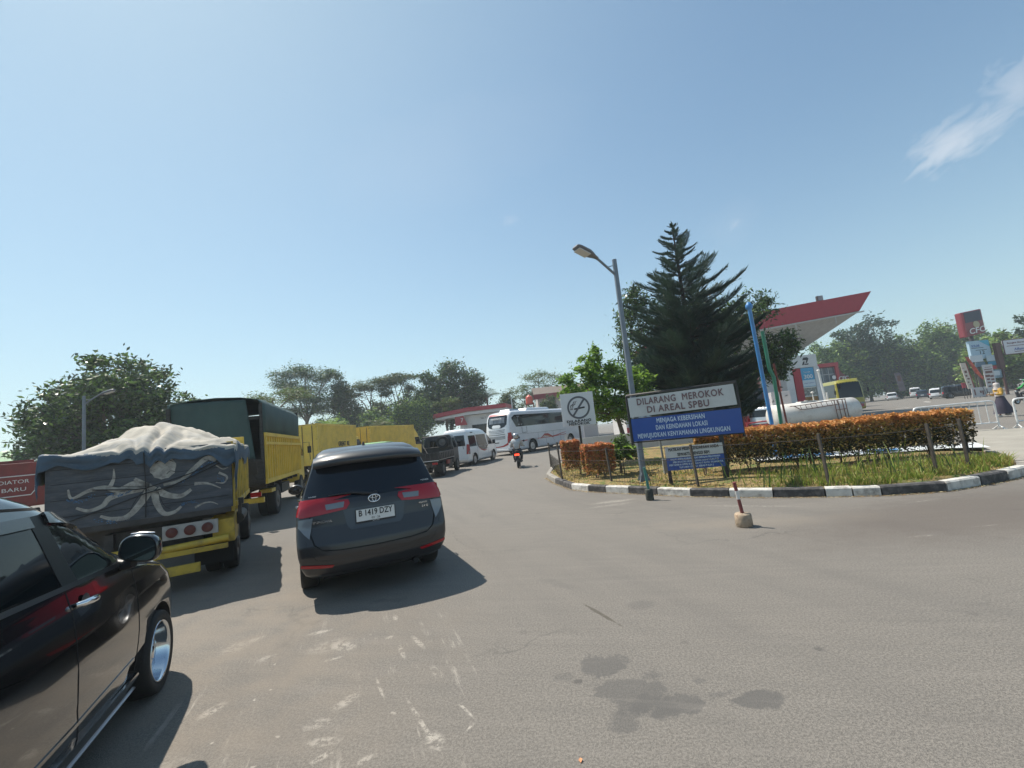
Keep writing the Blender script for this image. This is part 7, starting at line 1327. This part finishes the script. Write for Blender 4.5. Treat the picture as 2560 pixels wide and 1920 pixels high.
# ================================================================ trees
LA = leafmat('dark glossy leaves', (.020, .040, .016), (.06, .095, .035), 1.5, rough=.35, trans=.15); LB = leafmat('mid green leaves', (.055, .11, .03), (.15, .24, .06), .8, trans=.35); LC = leafmat('bright green leaves', (.09, .19, .02), (.26, .42, .06), 1.6, trans=.5); LCd = leafmat('deep green leaves', (.04, .09, .025), (.11, .19, .05), 1.5, trans=.25)  # LCd is a darker green leaf tone, mixed in at random
LD = leafmat('bluish green leaves', (.03, .07, .04), (.08, .145, .07), .5, trans=.2); LE = leafmat('olive leaves', (.06, .08, .02), (.15, .17, .05), .8, trans=.3); LF = leafmat('light green sprays', (.16, .27, .05), (.32, .44, .11), .7, trans=.4)
def blobs(cx, cy, cz, rx, ry, rz, k, seed, s0=.32, s1=.5):
    r = random.Random(seed); o = []
    for i in range(k):
        a = r.uniform(0, 2*math.pi); u = r.uniform(-1, 1); q = r.uniform(.35, .85); s_ = r.uniform(s0, s1); o.append((cx+rx*q*math.cos(a)*math.sqrt(1-u*u), cy+ry*q*math.sin(a)*math.sqrt(1-u*u), cz+rz*q*u, rx*s_, ry*s_, rz*s_*.9))
    return o
tree('broadleaf_tree', 'large round dark broadleaf tree at the left behind the tipper truck', (-24.5, 26, 0), blobs(-24.2, 26, 5.0, 4.9, 4.2, 3.5, 26, 2, .26, .40)+[(-27.9, 26, 4.6, 1.6, 1.6, 1.3), (-24.0, 26, 7.9, 1.7, 1.7, 1.1), (-20.6, 26, 5.4, 1.4, 1.5, 1.0), (-26.5, 26, 6.3, 1.6, 1.5, 1.2), (-21.9, 26, 7.0, 1.3, 1.3, 1.1), (-27.6, 25.6, 3.3, 1.5, 1.5, .9), (-23.5, 25.5, 3.5, 2.4, 2, 1.2)], 30000, .33, [LA, LB], .28, 12, up=.35, aspect=.4, subr=.22, sub=22)
tree('flat_topped_tree', 'flat feathery tree crown showing above the canvas truck', (-25, 44, 0), [(-24.5, 44, 7.7, 2.4, 2, .7), (-22.2, 44, 8.0, 1.8, 2, .6), (-26.5, 44, 7.3, 1.8, 2, .6)], 3500, .32, [LE, LB], .2, 5, up=.7, aspect=.3)
# spreading feathery tree
def umbrella_tree(label, base, crowns, n, leaf, lm, seed, r0=.28, group=None, name='spreading_tree', limbs=True):
    return tree(name, label, base, crowns, n, leaf, lm, r0, seed, group, up=.65, aspect=.35, shell=.3, sub=16, subr=.34, fork=.15)
umbrella_tree('feathery dome-shaped tree rising above the yellow containers', (-31.2, 65, 0), [(-31, 65, 14.2, 3.0, 2.5, 1.3), (-33.6, 65, 12.6, 2.6, 2.2, 1.0), (-28.5, 65, 12.9, 2.6, 2.2, 1.0), (-31.5, 65, 11.4, 4.2, 3, 1.1), (-34.8, 65, 13.9, 1.5, 1.4, .6), (-27.0, 65, 13.4, 1.4, 1.4, .6), (-30.5, 65, 9.6, 4.4, 3, 1.0), (-33, 65, 8.2, 3.2, 2.4, .9), (-28.6, 65, 8.1, 2.6, 2.4, .9)], 20000, .36, [LD, LD, LB], 7)
tree('broadleaf_tree', 'dark low tree right of the feathery dome tree', (-25.3, 66, 0), blobs(-25.4, 66, 7.4, 3.0, 2.2, 4.8, 14, 3), 11000, .38, [LD, LA], .25, 8)
for i, (x, z, w_, lab) in enumerate([(-21.0, 11.2, 3.2, 'thin open-crowned tree, left of the two with bare forks'), (-17.2, 11.6, 2.6, 'thin open-crowned tree with bare forks, right of its pair')]):
    umbrella_tree(lab, (x-.4, 65+i, 0), [(x-w_*.5, 65, z-.3, w_*.6, 2, .6), (x+w_*.5, 65, z, w_*.6, 2, .6), (x, 65.6, z+.4, w_*.7, 2, .5), (x-w_*.9, 65, z-1.4, w_*.45, 1.6, .6), (x+w_*.7, 65, z-1.7, w_*.4, 1.6, .6), (x-w_*.2, 65, z-.6, w_*.6, 2, .6), (x+w_*.2, 66, z-3.9, w_*.7, 1.6, .9), (x-w_*.6, 66, z-5.2, w_*.5, 1.6, 1.1)], 9000, .32, [LE, LD], 20+i, .22, 'open crowned trees above the queue')
tree('broadleaf_tree', 'tall dense bluish tree mass above the far filling island', (-10, 66, 0), blobs(-9.4, 66, 8.2, 5.2, 3, 4.8, 26, 9, .3, .42)+[(-8.8, 66, 12.3, 2.2, 2, 1.2), (-6.0, 66, 10.6, 1.8, 2, 1.2), (-12.6, 66, 11.3, 1.9, 1.8, 1.0)], 30000, .38, [LD, LA, LB], .35, 10)
tree('broadleaf_tree', 'dark rounded tree filling in behind the open-crowned pair', (-22.9, 69, 0), blobs(-22.9, 69, 5.6, 3.0, 2, 4.2, 14, 83), 9000, .38, [LD, LB], .22, 84)
tree('broadleaf_tree', 'leafy tree joining the open crowns to the tall bluish mass', (-15.0, 69, 0), blobs(-15.0, 69, 6.6, 3.2, 2, 5.0, 16, 85), 11000, .38, [LD, LB], .25, 86)
tree('broadleaf_tree', 'rounded greyish bush tree right in front of the tall mass', (-9.8, 62.5, 0), blobs(-9.6, 62.5, 6.5, 2.3, 1.6, 1.3, 8, 13), 4000, .30, [LE, LB], .2, 14)
def palm(label, base, h, L, n, seed, m, name='palm_tree', r0=.16):
    t = frond_plant(name, label, base, n, L, seed, m, up=1.3, cat='palm tree', pinn=True); l = [c for c in t.children if c.name.startswith('leaves')][0]; l.name = 'crown'; l.location.z = h
    s = MB(); s.tube([(0, 0, -.05), (.15, 0, h*.35), (.1, .1, h*.7), (0, 0, h+.1)], [r0*1.5, r0*1.1, r0, r0*.9], n=10); s.build('trunk', BARK, t); return t
palm('drooping palm tree at the right of the tall mass', (-3.9, 63, 0), 7.0, 3.4, 16, 4, [LD]); palm('small bright palm showing over the containers', (-22.2, 52, 0), 4.4, 2.6, 13, 6, [LF]); palm('second small palm just right of the bright one', (-17.0, 54, 0), 4.2, 2.4, 13, 9, [LE])
r_l = random.Random(31)
for i, (x, y, h, w_) in enumerate([(-31, 58, 6.2, 4.2), (-25.0, 59, 7.6, 3.6), (-19.4, 60, 7.0, 3.8), (-14.4, 61, 8.6, 3.6)]):
    tree('bush', ['low hedge-like bush left of the feathery dome tree foot', 'low bush behind the joint of the two containers', 'low bush under the open-crowned trees', 'low bush left of the far filling island'][i], (x, y, 0), blobs(x, y, h*.5, w_, 1.8, h*.48, 14, 40+i), 9000, .36, [LB, LD, LF], .14, 50+i, cat='bush')
tree('broadleaf_tree', 'pale rounded tree behind the water tank', (5.5, 74, 0), [(3, 74, 5, 4, 2.4, 1.6), (8, 74, 5.5, 4, 2.4, 2), (4.6, 74, 10.6, 3.0, 2.4, 1.0), (2.0, 74, 8.8, 2.4, 2, .9), (7.2, 74, 9.8, 3, 2.4, 1.2), (1, 74, 7.2, 2.6, 2, 1.0), (5, 74, 7.6, 3, 2, 1.2)], 11000, .34, [LE, LB], .3, 61, up=.6, aspect=.35)
tree('broadleaf_tree', 'small dark tree between the bus roof and the palm', (-.6, 66, 0), blobs(-1.0, 66, 4.8, 2.6, 1.6, 3.0, 12, 66), 7000, .3, [LD, LE], .15, 67)
tree('broadleaf_tree', 'grey green shrub tree in front of the house', (4.3, 57, 0), blobs(4.2, 57, 5.0, 1.5, 1.4, 1.3, 7, 70), 2600, .26, [LE, LD], .14, 71)
# bright tree by the signs, its low spray reaching over the bus
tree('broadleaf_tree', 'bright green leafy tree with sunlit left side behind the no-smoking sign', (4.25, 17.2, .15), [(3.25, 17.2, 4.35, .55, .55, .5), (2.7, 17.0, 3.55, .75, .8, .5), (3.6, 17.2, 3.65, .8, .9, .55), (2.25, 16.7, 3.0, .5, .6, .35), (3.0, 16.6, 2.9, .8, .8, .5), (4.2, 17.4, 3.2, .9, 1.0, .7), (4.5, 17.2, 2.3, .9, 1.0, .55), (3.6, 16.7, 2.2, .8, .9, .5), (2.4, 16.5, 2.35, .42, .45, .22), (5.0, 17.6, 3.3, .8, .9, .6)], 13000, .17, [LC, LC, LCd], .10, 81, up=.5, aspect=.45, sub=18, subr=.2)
# mango tree behind the conifer
tree('broadleaf_tree', 'dark long-leaved tree wrapped around the back of the conifer', (10.2, 22.5, 0), [(6.5, 22.5, 6.3, 1.0, 1.2, 1.7), (6.9, 22.3, 7.9, .9, 1.1, .7), (6.6, 22.3, 4.3, 1.1, 1.2, 1.3), (12.6, 22.5, 6.2, 1.6, 1.4, 1.2), (13.1, 22.5, 7.0, .8, 1.0, .7), (13.8, 22.3, 4.9, 1.1, 1.2, .9), (9.5, 23, 6, 3, 1.5, 2.0), (12.4, 22.3, 4.0, 1.6, 1.3, 1.1), (14.5, 22.0, 4.9, .55, .8, .4), (8.5, 22.6, 3.6, 2.6, 1.4, 1.2), (13.6, 22.2, 3.7, .7, .9, .7)], 20000, .27, [LA, LA, LB], .26, 91, up=.25, aspect=.28, droop=.5, sub=16, subr=.24)
# conifer of whorled upswept branches
def conifer():
    base = Vector((8.05, 19.0, .12)); t = thing('conifer', 'tall dark conifer with upswept fan branches, open top and dense skirt', 'conifer tree', base, 0); rg = np.random.default_rng(5); r = random.Random(8); H = 10.35; wood = MB()
    wood.tube([(0, 0, -.1), (.03, 0, H*.35), (-.02, 0, H*.7), (-.03, 0, H)], [.22, .15, .08, .012], n=10); needles = []; tuft = []
    z = 1.3; lev = 0; NM = leafmat('dark needles', (.020, .045, .034), (.055, .095, .06), 1.2, rough=.5, trans=.2)
    prof = [(0, 1.9), (2.2, 2.75), (3.6, 2.95), (4.6, 2.85), (5.6, 2.7), (6.5, 2.25), (7.3, 2.0), (7.8, 1.4), (8.4, 1.2), (9.0, 1.0), (9.6, .62), (10.0, .32), (10.4, .12)]
    while z < H-.05:
        Lr = interp(prof, z); nb = 8 if z < 6 else 6 if z < 8.4 else 5; a0 = r.uniform(0, 6.28)
        for k in range(nb):
            a = a0+2*math.pi*k/nb+r.uniform(-.3, .3); L = Lr*r.uniform(.62, 1.12)
            if 6.2 < z < 8.2 and r.random() < .25: L *= 1.2
            dr_ = Vector((math.cos(a), math.sin(a), 0)); rise = (.02 if z < 4 else .10 if z < 6.5 else .20)+r.uniform(-.07, .07); m = 9; pts = []
            for j in range(m): s_ = j/(m-1); pts.append(Vector((0, 0, z))+dr_*L*s_*(1-.05*s_)+Vector((0, 0, L*(rise*s_-.10*math.sin(math.pi*s_)+.10*s_**3))))
            wood.tube(pts, [.026*(1-.85*j/(m-1))*max(.35, L/3) for j in range(m)], n=4, caps=False)
            for q in range(int(L*26)): s_ = r.uniform(.12, 1); j = min(m-2, int(s_*(m-1))); tuft.append(pts[j].lerp(pts[j+1], s_*(m-1)-j)+Vector((r.gauss(0, .07), r.gauss(0, .07), r.gauss(.05, .06)))*(.6+.5*L*(1-s_)))
            sd = Vector((-math.sin(a), math.cos(a), 0)); up_ = z > 5.2; nt_ = int(L*(12 if up_ else 20))+6
            for q in range(nt_):
                s_ = .12+.88*q/nt_; j = min(m-2, int(s_*(m-1))); p = pts[j].lerp(pts[j+1], s_*(m-1)-j); dd = (pts[j+1]-pts[j]).normalized(); w_ = L*.36*max(0, math.sin(math.pi*min(1, s_*.80+.10)))**.7*(1.1-.45*s_)+.05
                for sg in ((-1, 1, .3) if up_ else (-1, 1, -.45, .45)):
                    e = p+(dd*.85+sd*sg*.8+Vector((0, 0, .34 if abs(sg) == 1 else .7))).normalized()*w_*(1 if abs(sg) == 1 else .62)*r.uniform(.7, 1.15); wv = (e-p).cross(Vector((0, 0, 1)))
                    wv = wv.normalized()*(.021 if up_ else .016) if wv.length > 1e-4 else sd*.012
                    md = p.lerp(e, .5)+Vector((0, 0, -.03*w_)); vv2 = Vector((0, 0, .018)); needles.append([p-wv*.4, md-wv, e, md+wv]); needles.append([p-vv2*.4, md-vv2, e, md+vv2])
        z += (.27 if z < 5.5 else .37 if z < 8.6 else .30)*r.uniform(.9, 1.1)
    Tq = np.array([tuple(v) for v in tuft]); td = Tq.copy(); td[:, 2] = .35*np.linalg.norm(Tq[:, :2], axis=1)+.1; td /= np.linalg.norm(td, axis=1)[:, None]
    Q = np.array([[tuple(v) for v in q] for q in needles]); Q = np.concatenate([Q, leaf_quads(Tq, .17, rg, 0, .2, dirs=td, jit=.5)]); quads_obj('crown', Q, None, [NM], t); wood.build('trunk', mat('dark conifer bark', (.05, .035, .03), .9, var=.3), t)
    # dense lower skirt of the same foliage, in uneven tufts
    cl = blobs(0, 0, 3.2, 2.75, 2.5, 2.2, 30, 17, .20, .32)+[(0, 0, 1.8, 2.1, 2.0, .6)]; P = clump_points(cl, 40000, rg, .6, 12, .2); P = P[P[:, 2] > .9]; dirs = P-np.array([0, 0, 2.0]); dirs /= np.linalg.norm(dirs, axis=1)[:, None]; dirs[:, 2] += .5
    quads_obj('skirt', leaf_quads(P, .22, rg, 0, .13, dirs=dirs, jit=.45), None, [NM], t)
conifer()
# ---- tree belt at the right
NMS = [('dense mid green roadside tree', LB), ('light green feathery roadside tree', LF), ('dark bluish roadside tree', LD)]
TR = [(52.5, 72, 11.2, 5.0, 0, 'green tree just right of the canopy tip'), (58, 76, 12.0, 5.2, 1, 'feathery green tree above the yellow bus'), (63.5, 80, 13.8, 4.6, 2, 'dark bluish spiky tree, left half of the dark crest'), (70.0, 82, 15.3, 5.4, 2, 'dark bluish spiky tree topping the belt'), (64.5, 73, 10.6, 5.0, 1, 'light green tree in front of the dark crest'), (70.5, 74, 11.5, 5.2, 0, 'broad green tree above the white saloon'), (77, 77, 13.6, 5.0, 1, 'tall olive green tree above the white van'), (82, 79, 12.2, 4.6, 0, 'mid green tree left of the totem'), (74, 72, 7.6, 4.6, 0, 'low dark tree behind the black off-roader'), (79.5, 72, 9.3, 4.8, 1, 'pale green tree behind the price boards'), (88.5, 78, 11.5, 4.8, 1, 'light green tree right of the totem head'), (94, 76, 13.6, 4.4, 2, 'dark tree at the right edge of the photo'), (90, 68, 8.6, 4.6, 0, 'low tree under the wide shop sign'), (66, 86, 9.0, 5, 0, 'shaded tree directly behind the saloon'), (58.5, 84, 8.5, 5, 0, 'shaded tree behind the restaurant wing'), (50, 90, 15, 5.6, 1, 'light tree behind the canopy'), (96, 84, 12, 5, 0, 'far tree behind the scooters'), (88, 108, 11, 6, 0, 'deep shaded tree among the parked vehicles'), (97, 110, 12, 6, 0, 'deep shaded tree behind the white van'), (106, 108, 13, 6, 2, 'dark tree right of the white van')]
for i, (x, y, h, w_, kd, lab) in enumerate(TR):
    if x/y < 1.06 and y < 90: k_ = 106/max(y, 72); x, y, h, w_ = x*k_, y*k_, h*k_, w_*k_*.95
    lm = [[LB, LCd, LF], [LF, LB, LE], [LD, LA]][kd]; cl = blobs(x, y, h*.50, w_, w_*.8, h*.50, 24, 100+i, .26, .40)
    if kd == 2: cl += [(x+q*w_*.33, y, h-.6-abs(q)*.35, w_*.2, w_*.2, .9) for q in (-2, -1, 0, 1, 2)]
    tree('roadside_tree', lab, (x, y, 0), cl, 9500, .72, lm, .3, 200+i, 'belt of roadside trees on the right', up=.45, aspect=.5, sub=14)
# ================================================================ people
def skin_body(name, verts, edges, radii, m, parent, lvl=1):
    me = bpy.data.meshes.new(name); me.from_pydata(verts, edges, []); o = bpy.data.objects.new(name, me); COL.objects.link(o)
    sk = o.modifiers.new('skin', 'SKIN'); sk.use_smooth_shade = True; sv = me.skin_vertices[0].data
    for i, r in enumerate(radii): sv[i].radius = (r, r) if not isinstance(r, tuple) else r; sv[i].use_root = (i == 0)
    sb = o.modifiers.new('sub', 'SUBSURF'); sb.levels = lvl; sb.render_levels = lvl; bpy.context.view_layer.update()
    nm = bpy.data.meshes.new_from_object(o.evaluated_get(bpy.context.evaluated_depsgraph_get())); bpy.data.objects.remove(o); bpy.data.meshes.remove(me); nm.materials.clear(); nm.materials.append(m)
    for p in nm.polygons: p.use_smooth = True
    q = bpy.data.objects.new(name, nm); return link(q, parent)
SKIN = mat('brown skin', (.28, .15, .09), .55)
def figure(t, J, trousers, shirt, sleeve='long', shoe=None, jacket_r=1.0, hands_curl=True):
    """J: dict of joints in local metres. One continuous skinned body with clothing children"""
    names = ['pelvis', 'spine', 'chest', 'neck', 'head', 'crown', 'shL', 'elL', 'wrL', 'haL', 'shR', 'elR', 'wrR', 'haR', 'hipL', 'knL', 'anL', 'toL', 'hipR', 'knR', 'anR', 'toR']; idx = {n: i for i, n in enumerate(names)}
    rad = dict(pelvis=(.145, .11), spine=(.13, .10), chest=(.155, .105), neck=.052, head=.092, crown=.07, sh=.062, el=.045, wr=.028, ha=.032, hip=.085, kn=.055, an=.038, to=.035)
    R_ = [rad.get(n) or rad[n[:-1]] for n in names]; E = [('pelvis', 'spine'), ('spine', 'chest'), ('chest', 'neck'), ('neck', 'head'), ('head', 'crown')]
    for s in 'LR': E += [('chest', 'sh'+s), ('sh'+s, 'el'+s), ('el'+s, 'wr'+s), ('wr'+s, 'ha'+s), ('pelvis', 'hip'+s), ('hip'+s, 'kn'+s), ('kn'+s, 'an'+s), ('an'+s, 'to'+s)]
    V = [Vector(J[n]) for n in names]; ed = [(idx[a], idx[b]) for a, b in E]
    # fingers and thumb as thin chains rooted in each hand
    for s in 'LR':
        h = Vector(J['ha'+s]); d = (h-Vector(J['wr'+s])).normalized(); sd = d.cross(Vector((0, 0, 1))); sd = sd.normalized() if sd.length > .05 else Vector((1, 0, 0)); dn = Vector((0, 0, -1))
        for k, (off, L) in enumerate(((-.03, .06), (-.01, .07), (.01, .065), (.03, .05))): b = len(V); V += [h+sd*off+d*.03, h+sd*off+d*(.03+L*.55)+dn*.02, h+sd*off+d*(.03+L*.55)+dn*.05]; R_ += [.0095, .0088, .0075]; ed += [(idx['ha'+s], b), (b, b+1), (b+1, b+2)]
        b = len(V); sg = 1 if s == 'R' else -1; V += [h-sd*.035*sg-d*.01, h-sd*.05*sg+d*.03+dn*.015]; R_ += [.011, .009]; ed += [(idx['ha'+s], b), (b, b+1)]
    body = skin_body('body', V, ed, R_, SKIN, t)
    def garment(name, keys, edges, grow, m):
        ii = {k: i for i, k in enumerate(keys)}; base = [rad.get(n) or rad[n[:-1]] for n in keys]; rr = [((r[0]+grow, r[1]+grow) if isinstance(r, tuple) else r+grow) for r in base]; return skin_body(name, [J[k] for k in keys], [(ii[a], ii[b]) for a, b in edges], rr, m, t)
    ak = ['chest', 'spine', 'pelvis', 'shL', 'elL', 'shR', 'elR']; ae = [('chest', 'spine'), ('spine', 'pelvis'), ('chest', 'shL'), ('shL', 'elL'), ('chest', 'shR'), ('shR', 'elR')]
    if sleeve == 'long': ak += ['wrL', 'wrR']; ae += [('elL', 'wrL'), ('elR', 'wrR')]
    garment('shirt', ak, ae, .022*jacket_r, shirt)
    if trousers: garment('trousers', ['pelvis', 'hipL', 'knL', 'anL', 'hipR', 'knR', 'anR'], [('pelvis', 'hipL'), ('hipL', 'knL'), ('knL', 'anL'), ('pelvis', 'hipR'), ('hipR', 'knR'), ('knR', 'anR')], .02, trousers)
    for s in 'LR':
        a, b = Vector(J['an'+s]), Vector(J['to'+s]); sh_ = MB(); d = (b-a); d.z = 0; d = d.normalized() if d.length > 0 else Vector((0, 1, 0)); c = a+d*.06+Vector((0, 0, -.03)); pr = [(-.12, .03), (-.09, .045), (0, .048), (.09, .045), (.14, .02)]; sh_.tube([c+d*q+Vector((0, 0, -.01)) for q, _ in pr], [r_ for _, r_ in pr], n=10); sh_.build('shoe', shoe or BLK, t)
    # face
    hd = Vector(J['head']); up = (Vector(J['crown'])-Vector(J['neck'])).normalized(); f = J.get('face', Vector((0, 1, 0))); f = Vector(f).normalized(); sd = f.cross(up).normalized(); n_ = MB()
    n_.tube([hd+f*.088+up*.02, hd+f*.112-up*.015], [.008, .014], n=6); n_.build('nose', SKIN, t)
    for sg in (-1, 1):
        e = MB(); c = hd+f*.083+sd*sg*.032+up*.028; e.lathe([(0, -.012), (.012, 0), (0, .012)], c=tuple(c), axis='z', n=8); e.build('eye', INK, t); er = MB(); c = hd+sd*sg*.092; er.tube([c+up*.03, c+up*.0+sd*sg*.01, c-up*.03], [.01, .015, .008], n=6); er.build('ear', SKIN, t)
    mo = MB(); c = hd+f*.088-up*.045; mo.tube([c-sd*.022, c+f*.004, c+sd*.022], [.004, .006, .004], n=6); mo.build('mouth', mat('lips', (.22, .08, .07), .5), t)
    return body
def scooter(label, loc, az, body_col, group=None, lit=True):
    t = thing('motor_scooter', label, 'scooter', loc, az, group); bc = body_col; tail = MB(); r = .24
    for nm, y in (('wheel', .25), ('wheel', 1.5)):
        w_ = MB(); w_.lathe([(r-.08, -.045), (r-.03, -.05), (r, -.02), (r, .02), (r-.03, .05), (r-.08, .045)], axis='x', n=24, closed=True); o = w_.build('wheel', TYRE, t, loc=(0, y, r)); q = MB(); q.lathe([(r-.08, -.03), (.05, -.02), (.05, .02), (r-.08, .03)], axis='x', n=18, closed=True); q.build('rim', ALU, o)
    lv = [(.0, .40, .38, .10), (.25, .32, .50, .14), (.6, .30, .62, .15), (.9, .38, .68, .12)]; b = MB(); rings = [(-.02, .62, .05, .06), (.15, .60, .11, .11), (.5, .55, .15, .16), (.75, .45, .15, .15), (.95, .32, .13, .10), (1.2, .30, .12, .08), (1.32, .55, .13, .14), (1.38, .80, .11, .10)]; n = 12; vs = []
    for (y, z, hx, hz) in rings: vs += [(hx*math.cos(2*math.pi*k/n), y, z+hz*math.sin(2*math.pi*k/n)) for k in range(n)]
    b.add(vs, [(i*n+k, i*n+(k+1) % n, (i+1)*n+(k+1) % n, (i+1)*n+k) for i in range(len(rings)-1) for k in range(n)], 0, True); b.add(vs[:n], [tuple(range(n))]); b.add(vs[-n:], [tuple(range(n))]); b.build('fairing', bc, t)
    s = MB(); s.tube([(0, .0, .74), (0, .35, .76), (0, .75, .73), (0, .9, .66)], [.10, .13, .12, .06], n=10); s.build('seat', BLK, t); ex = MB(); ex.tube([(.15, .0, .34), (.16, .45, .30)], [.055, .05], n=10); ex.build('exhaust', STEEL, t)
    mg = MB(); mg.prism([(-.10, .40), (-.03, .40), (.04, .62), (-.02, .64)], lambda u, v, d: (d, u, v), -.08, .08); mg.build('mudguard', BLK, t); pl = MB(); pl.box((0, -.08, .46), (.22, .01, .10)); pl.build('number_plate', INK, t)
    tl = MB(); tl.box((0, -.045, .66), (.22, .05, .08)); tl.build('tail_lamp', mat('lit tail lamp', (.7, .03, .02), .3, emit=(1, .06, .02, 2.2)) if lit else RED, t, bevel=.01)
    st = MB(); st.tube([(0, 1.5, .24), (.0, 1.36, .7), (0, 1.25, .98)], .035, 8); st.tube([(-.36, 1.08, 1.0), (-.15, 1.2, 1.02), (.15, 1.2, 1.02), (.36, 1.08, 1.0)], .016, 8); st.box((0, 1.27, .95), (.2, .12, .16)); st.build('handlebar', BLK, t)
    for sg in (-1, 1): m = MB(); m.tube([(sg*.24, 1.15, 1.02), (sg*.32, 1.18, 1.22)], .007, 5); m.lathe([(0, -.012), (.05, -.008), (.055, .0), (.05, .008), (0, .012)], c=(sg*.34, 1.18, 1.26), axis='y', n=14); m.build('mirror', BLK, t)
    hl = MB(); hl.lathe([(.09, 0), (.07, .05), (0, .06)], c=(0, 1.42, .86), axis='y', n=14); hl.build('headlamp', CLR, t); return t
def rider(label, loc, az, shirt, helmet, trousers, stripe=None, gloss=True):
    t = thing('person', label, 'person', loc, az); J = dict(pelvis=(0, .33, .86), spine=(0, .36, 1.05), chest=(0, .42, 1.27), neck=(0, .46, 1.41), head=(0, .48, 1.52), crown=(0, .48, 1.60), shL=(-.17, .42, 1.33), elL=(-.27, .62, 1.10), wrL=(-.30, .88, 1.04), haL=(-.31, .97, 1.035), shR=(.17, .42, 1.33), elR=(.27, .62, 1.10), wrR=(.30, .88, 1.04), haR=(.31, .97, 1.035), hipL=(-.11, .38, .82), knL=(-.20, .82, .72), anL=(-.17, .80, .34), toL=(-.17, .93, .30), hipR=(.11, .38, .82), knR=(.20, .82, .72), anR=(.17, .80, .34), toR=(.17, .93, .30))
    figure(t, J, trousers, shirt, jacket_r=1.3); h = MB(); h.lathe([(.115, -.10), (.138, -.04), (.142, .03), (.125, .09), (.08, .13), (0, .145)], c=(0, .485, 1.53), n=24); h.build('helmet', helmet, t)
    v = MB(); v.lathe([(.144, -.03), (.146, .03), (.138, .055)], c=(0, .492, 1.53), n=24, closed=True); v.build('helmet_band', stripe or BLK, t); return t
scooter('dark scooter with lit red tail lamp ridden along the open lane', (-.12, 20.86, 0), 3, mat('scooter dark plastic', (.03, .03, .045), .3, coat=.8), 'scooters')
rider('rider in a pale grey jacket and silver black helmet on the scooter', (-.12, 20.86, 0), 3, mat('pale grey jacket', (.46, .49, .52), .85, var=.1, vscale=6), mat('helmet silver', (.42, .43, .45), .2, .3, coat=1), mat('dark trousers', (.05, .055, .065), .9))
scooter('parked scooter at the right edge beneath the green jacketed rider', (36.0, 30.4, 0), -95, mat('scooter dark plastic', (.03, .03, .045)), 'scooters', lit=False)
rider('rider in bright green jacket and green helmet waiting at the right edge', (36.0, 30.4, 0), -95, mat('green jacket', (.03, .34, .08), .8), mat('green helmet', (.03, .38, .10), .3, coat=1), mat('dark trousers', (.05, .055, .065)))
def walker():
    t = thing('person', 'walking woman in long dark skirt and yellow sleeves with pale headscarf near the barrier', 'person', (23.35, 21.15, 0), -75)
    J = dict(pelvis=(0, 0, .92), spine=(0, .01, 1.08), chest=(0, .03, 1.27), neck=(0, .05, 1.42), head=(0, .07, 1.54), crown=(0, .07, 1.62), shL=(-.17, .03, 1.33), elL=(-.22, .06, 1.08), wrL=(-.19, .28, 1.12), haL=(-.17, .36, 1.14), shR=(.17, .03, 1.33), elR=(.23, .0, 1.07), wrR=(.2, .24, 1.10), haR=(.18, .33, 1.12), hipL=(-.09, 0, .86), knL=(-.1, .16, .48), anL=(-.09, .20, .09), toL=(-.09, .33, .04), hipR=(.09, 0, .86), knR=(.1, -.08, .48), anR=(.1, -.30, .14), toR=(.1, -.20, .05))
    figure(t, J, None, mat('mustard blouse', (.50, .30, .06), .85, var=.2, vscale=6), shoe=mat('pale shoe', (.5, .48, .45), .7), jacket_r=1.5)
    s = MB(); n = 22; rings = [(1.02, .15, .12, 0), (.9, .18, .15, 0), (.65, .22, .24, .0), (.4, .25, .33, -.03), (.16, .27, .42, -.07)]; vs = []
    for (z, rx, ry, oy) in rings: vs += [((rx*(1+.06*math.sin(5*a_)))*math.cos(a_), oy+ry*math.sin(a_)*(1+.05*math.sin(7*a_)), z+(.06*max(0, -math.sin(a_)) if z < .3 else 0)) for a_ in (2*math.pi*k/n for k in range(n))]
    s.add(vs, [(i*n+k, i*n+(k+1) % n, (i+1)*n+(k+1) % n, (i+1)*n+k) for i in range(len(rings)-1) for k in range(n)], 0, True); s.build('skirt', mat('dark plum skirt', (.045, .04, .065), .9, var=.2), t, fix=False)
    h = MB(); h.lathe([(.14, -.22), (.11, -.12), (.115, -.04), (.118, .04), (.09, .10), (0, .125)], c=(0, .045, 1.54), n=20); h.build('headscarf', mat('pale headscarf', (.48, .44, .42), .85), t); v = MB(); v.lathe([(.175, 1.0), (.175, 1.1), (.165, 1.2)], n=18, closed=True); v.build('waist_cloth', mat('white grey cloth', (.42, .40, .42), .85), t)
walker()
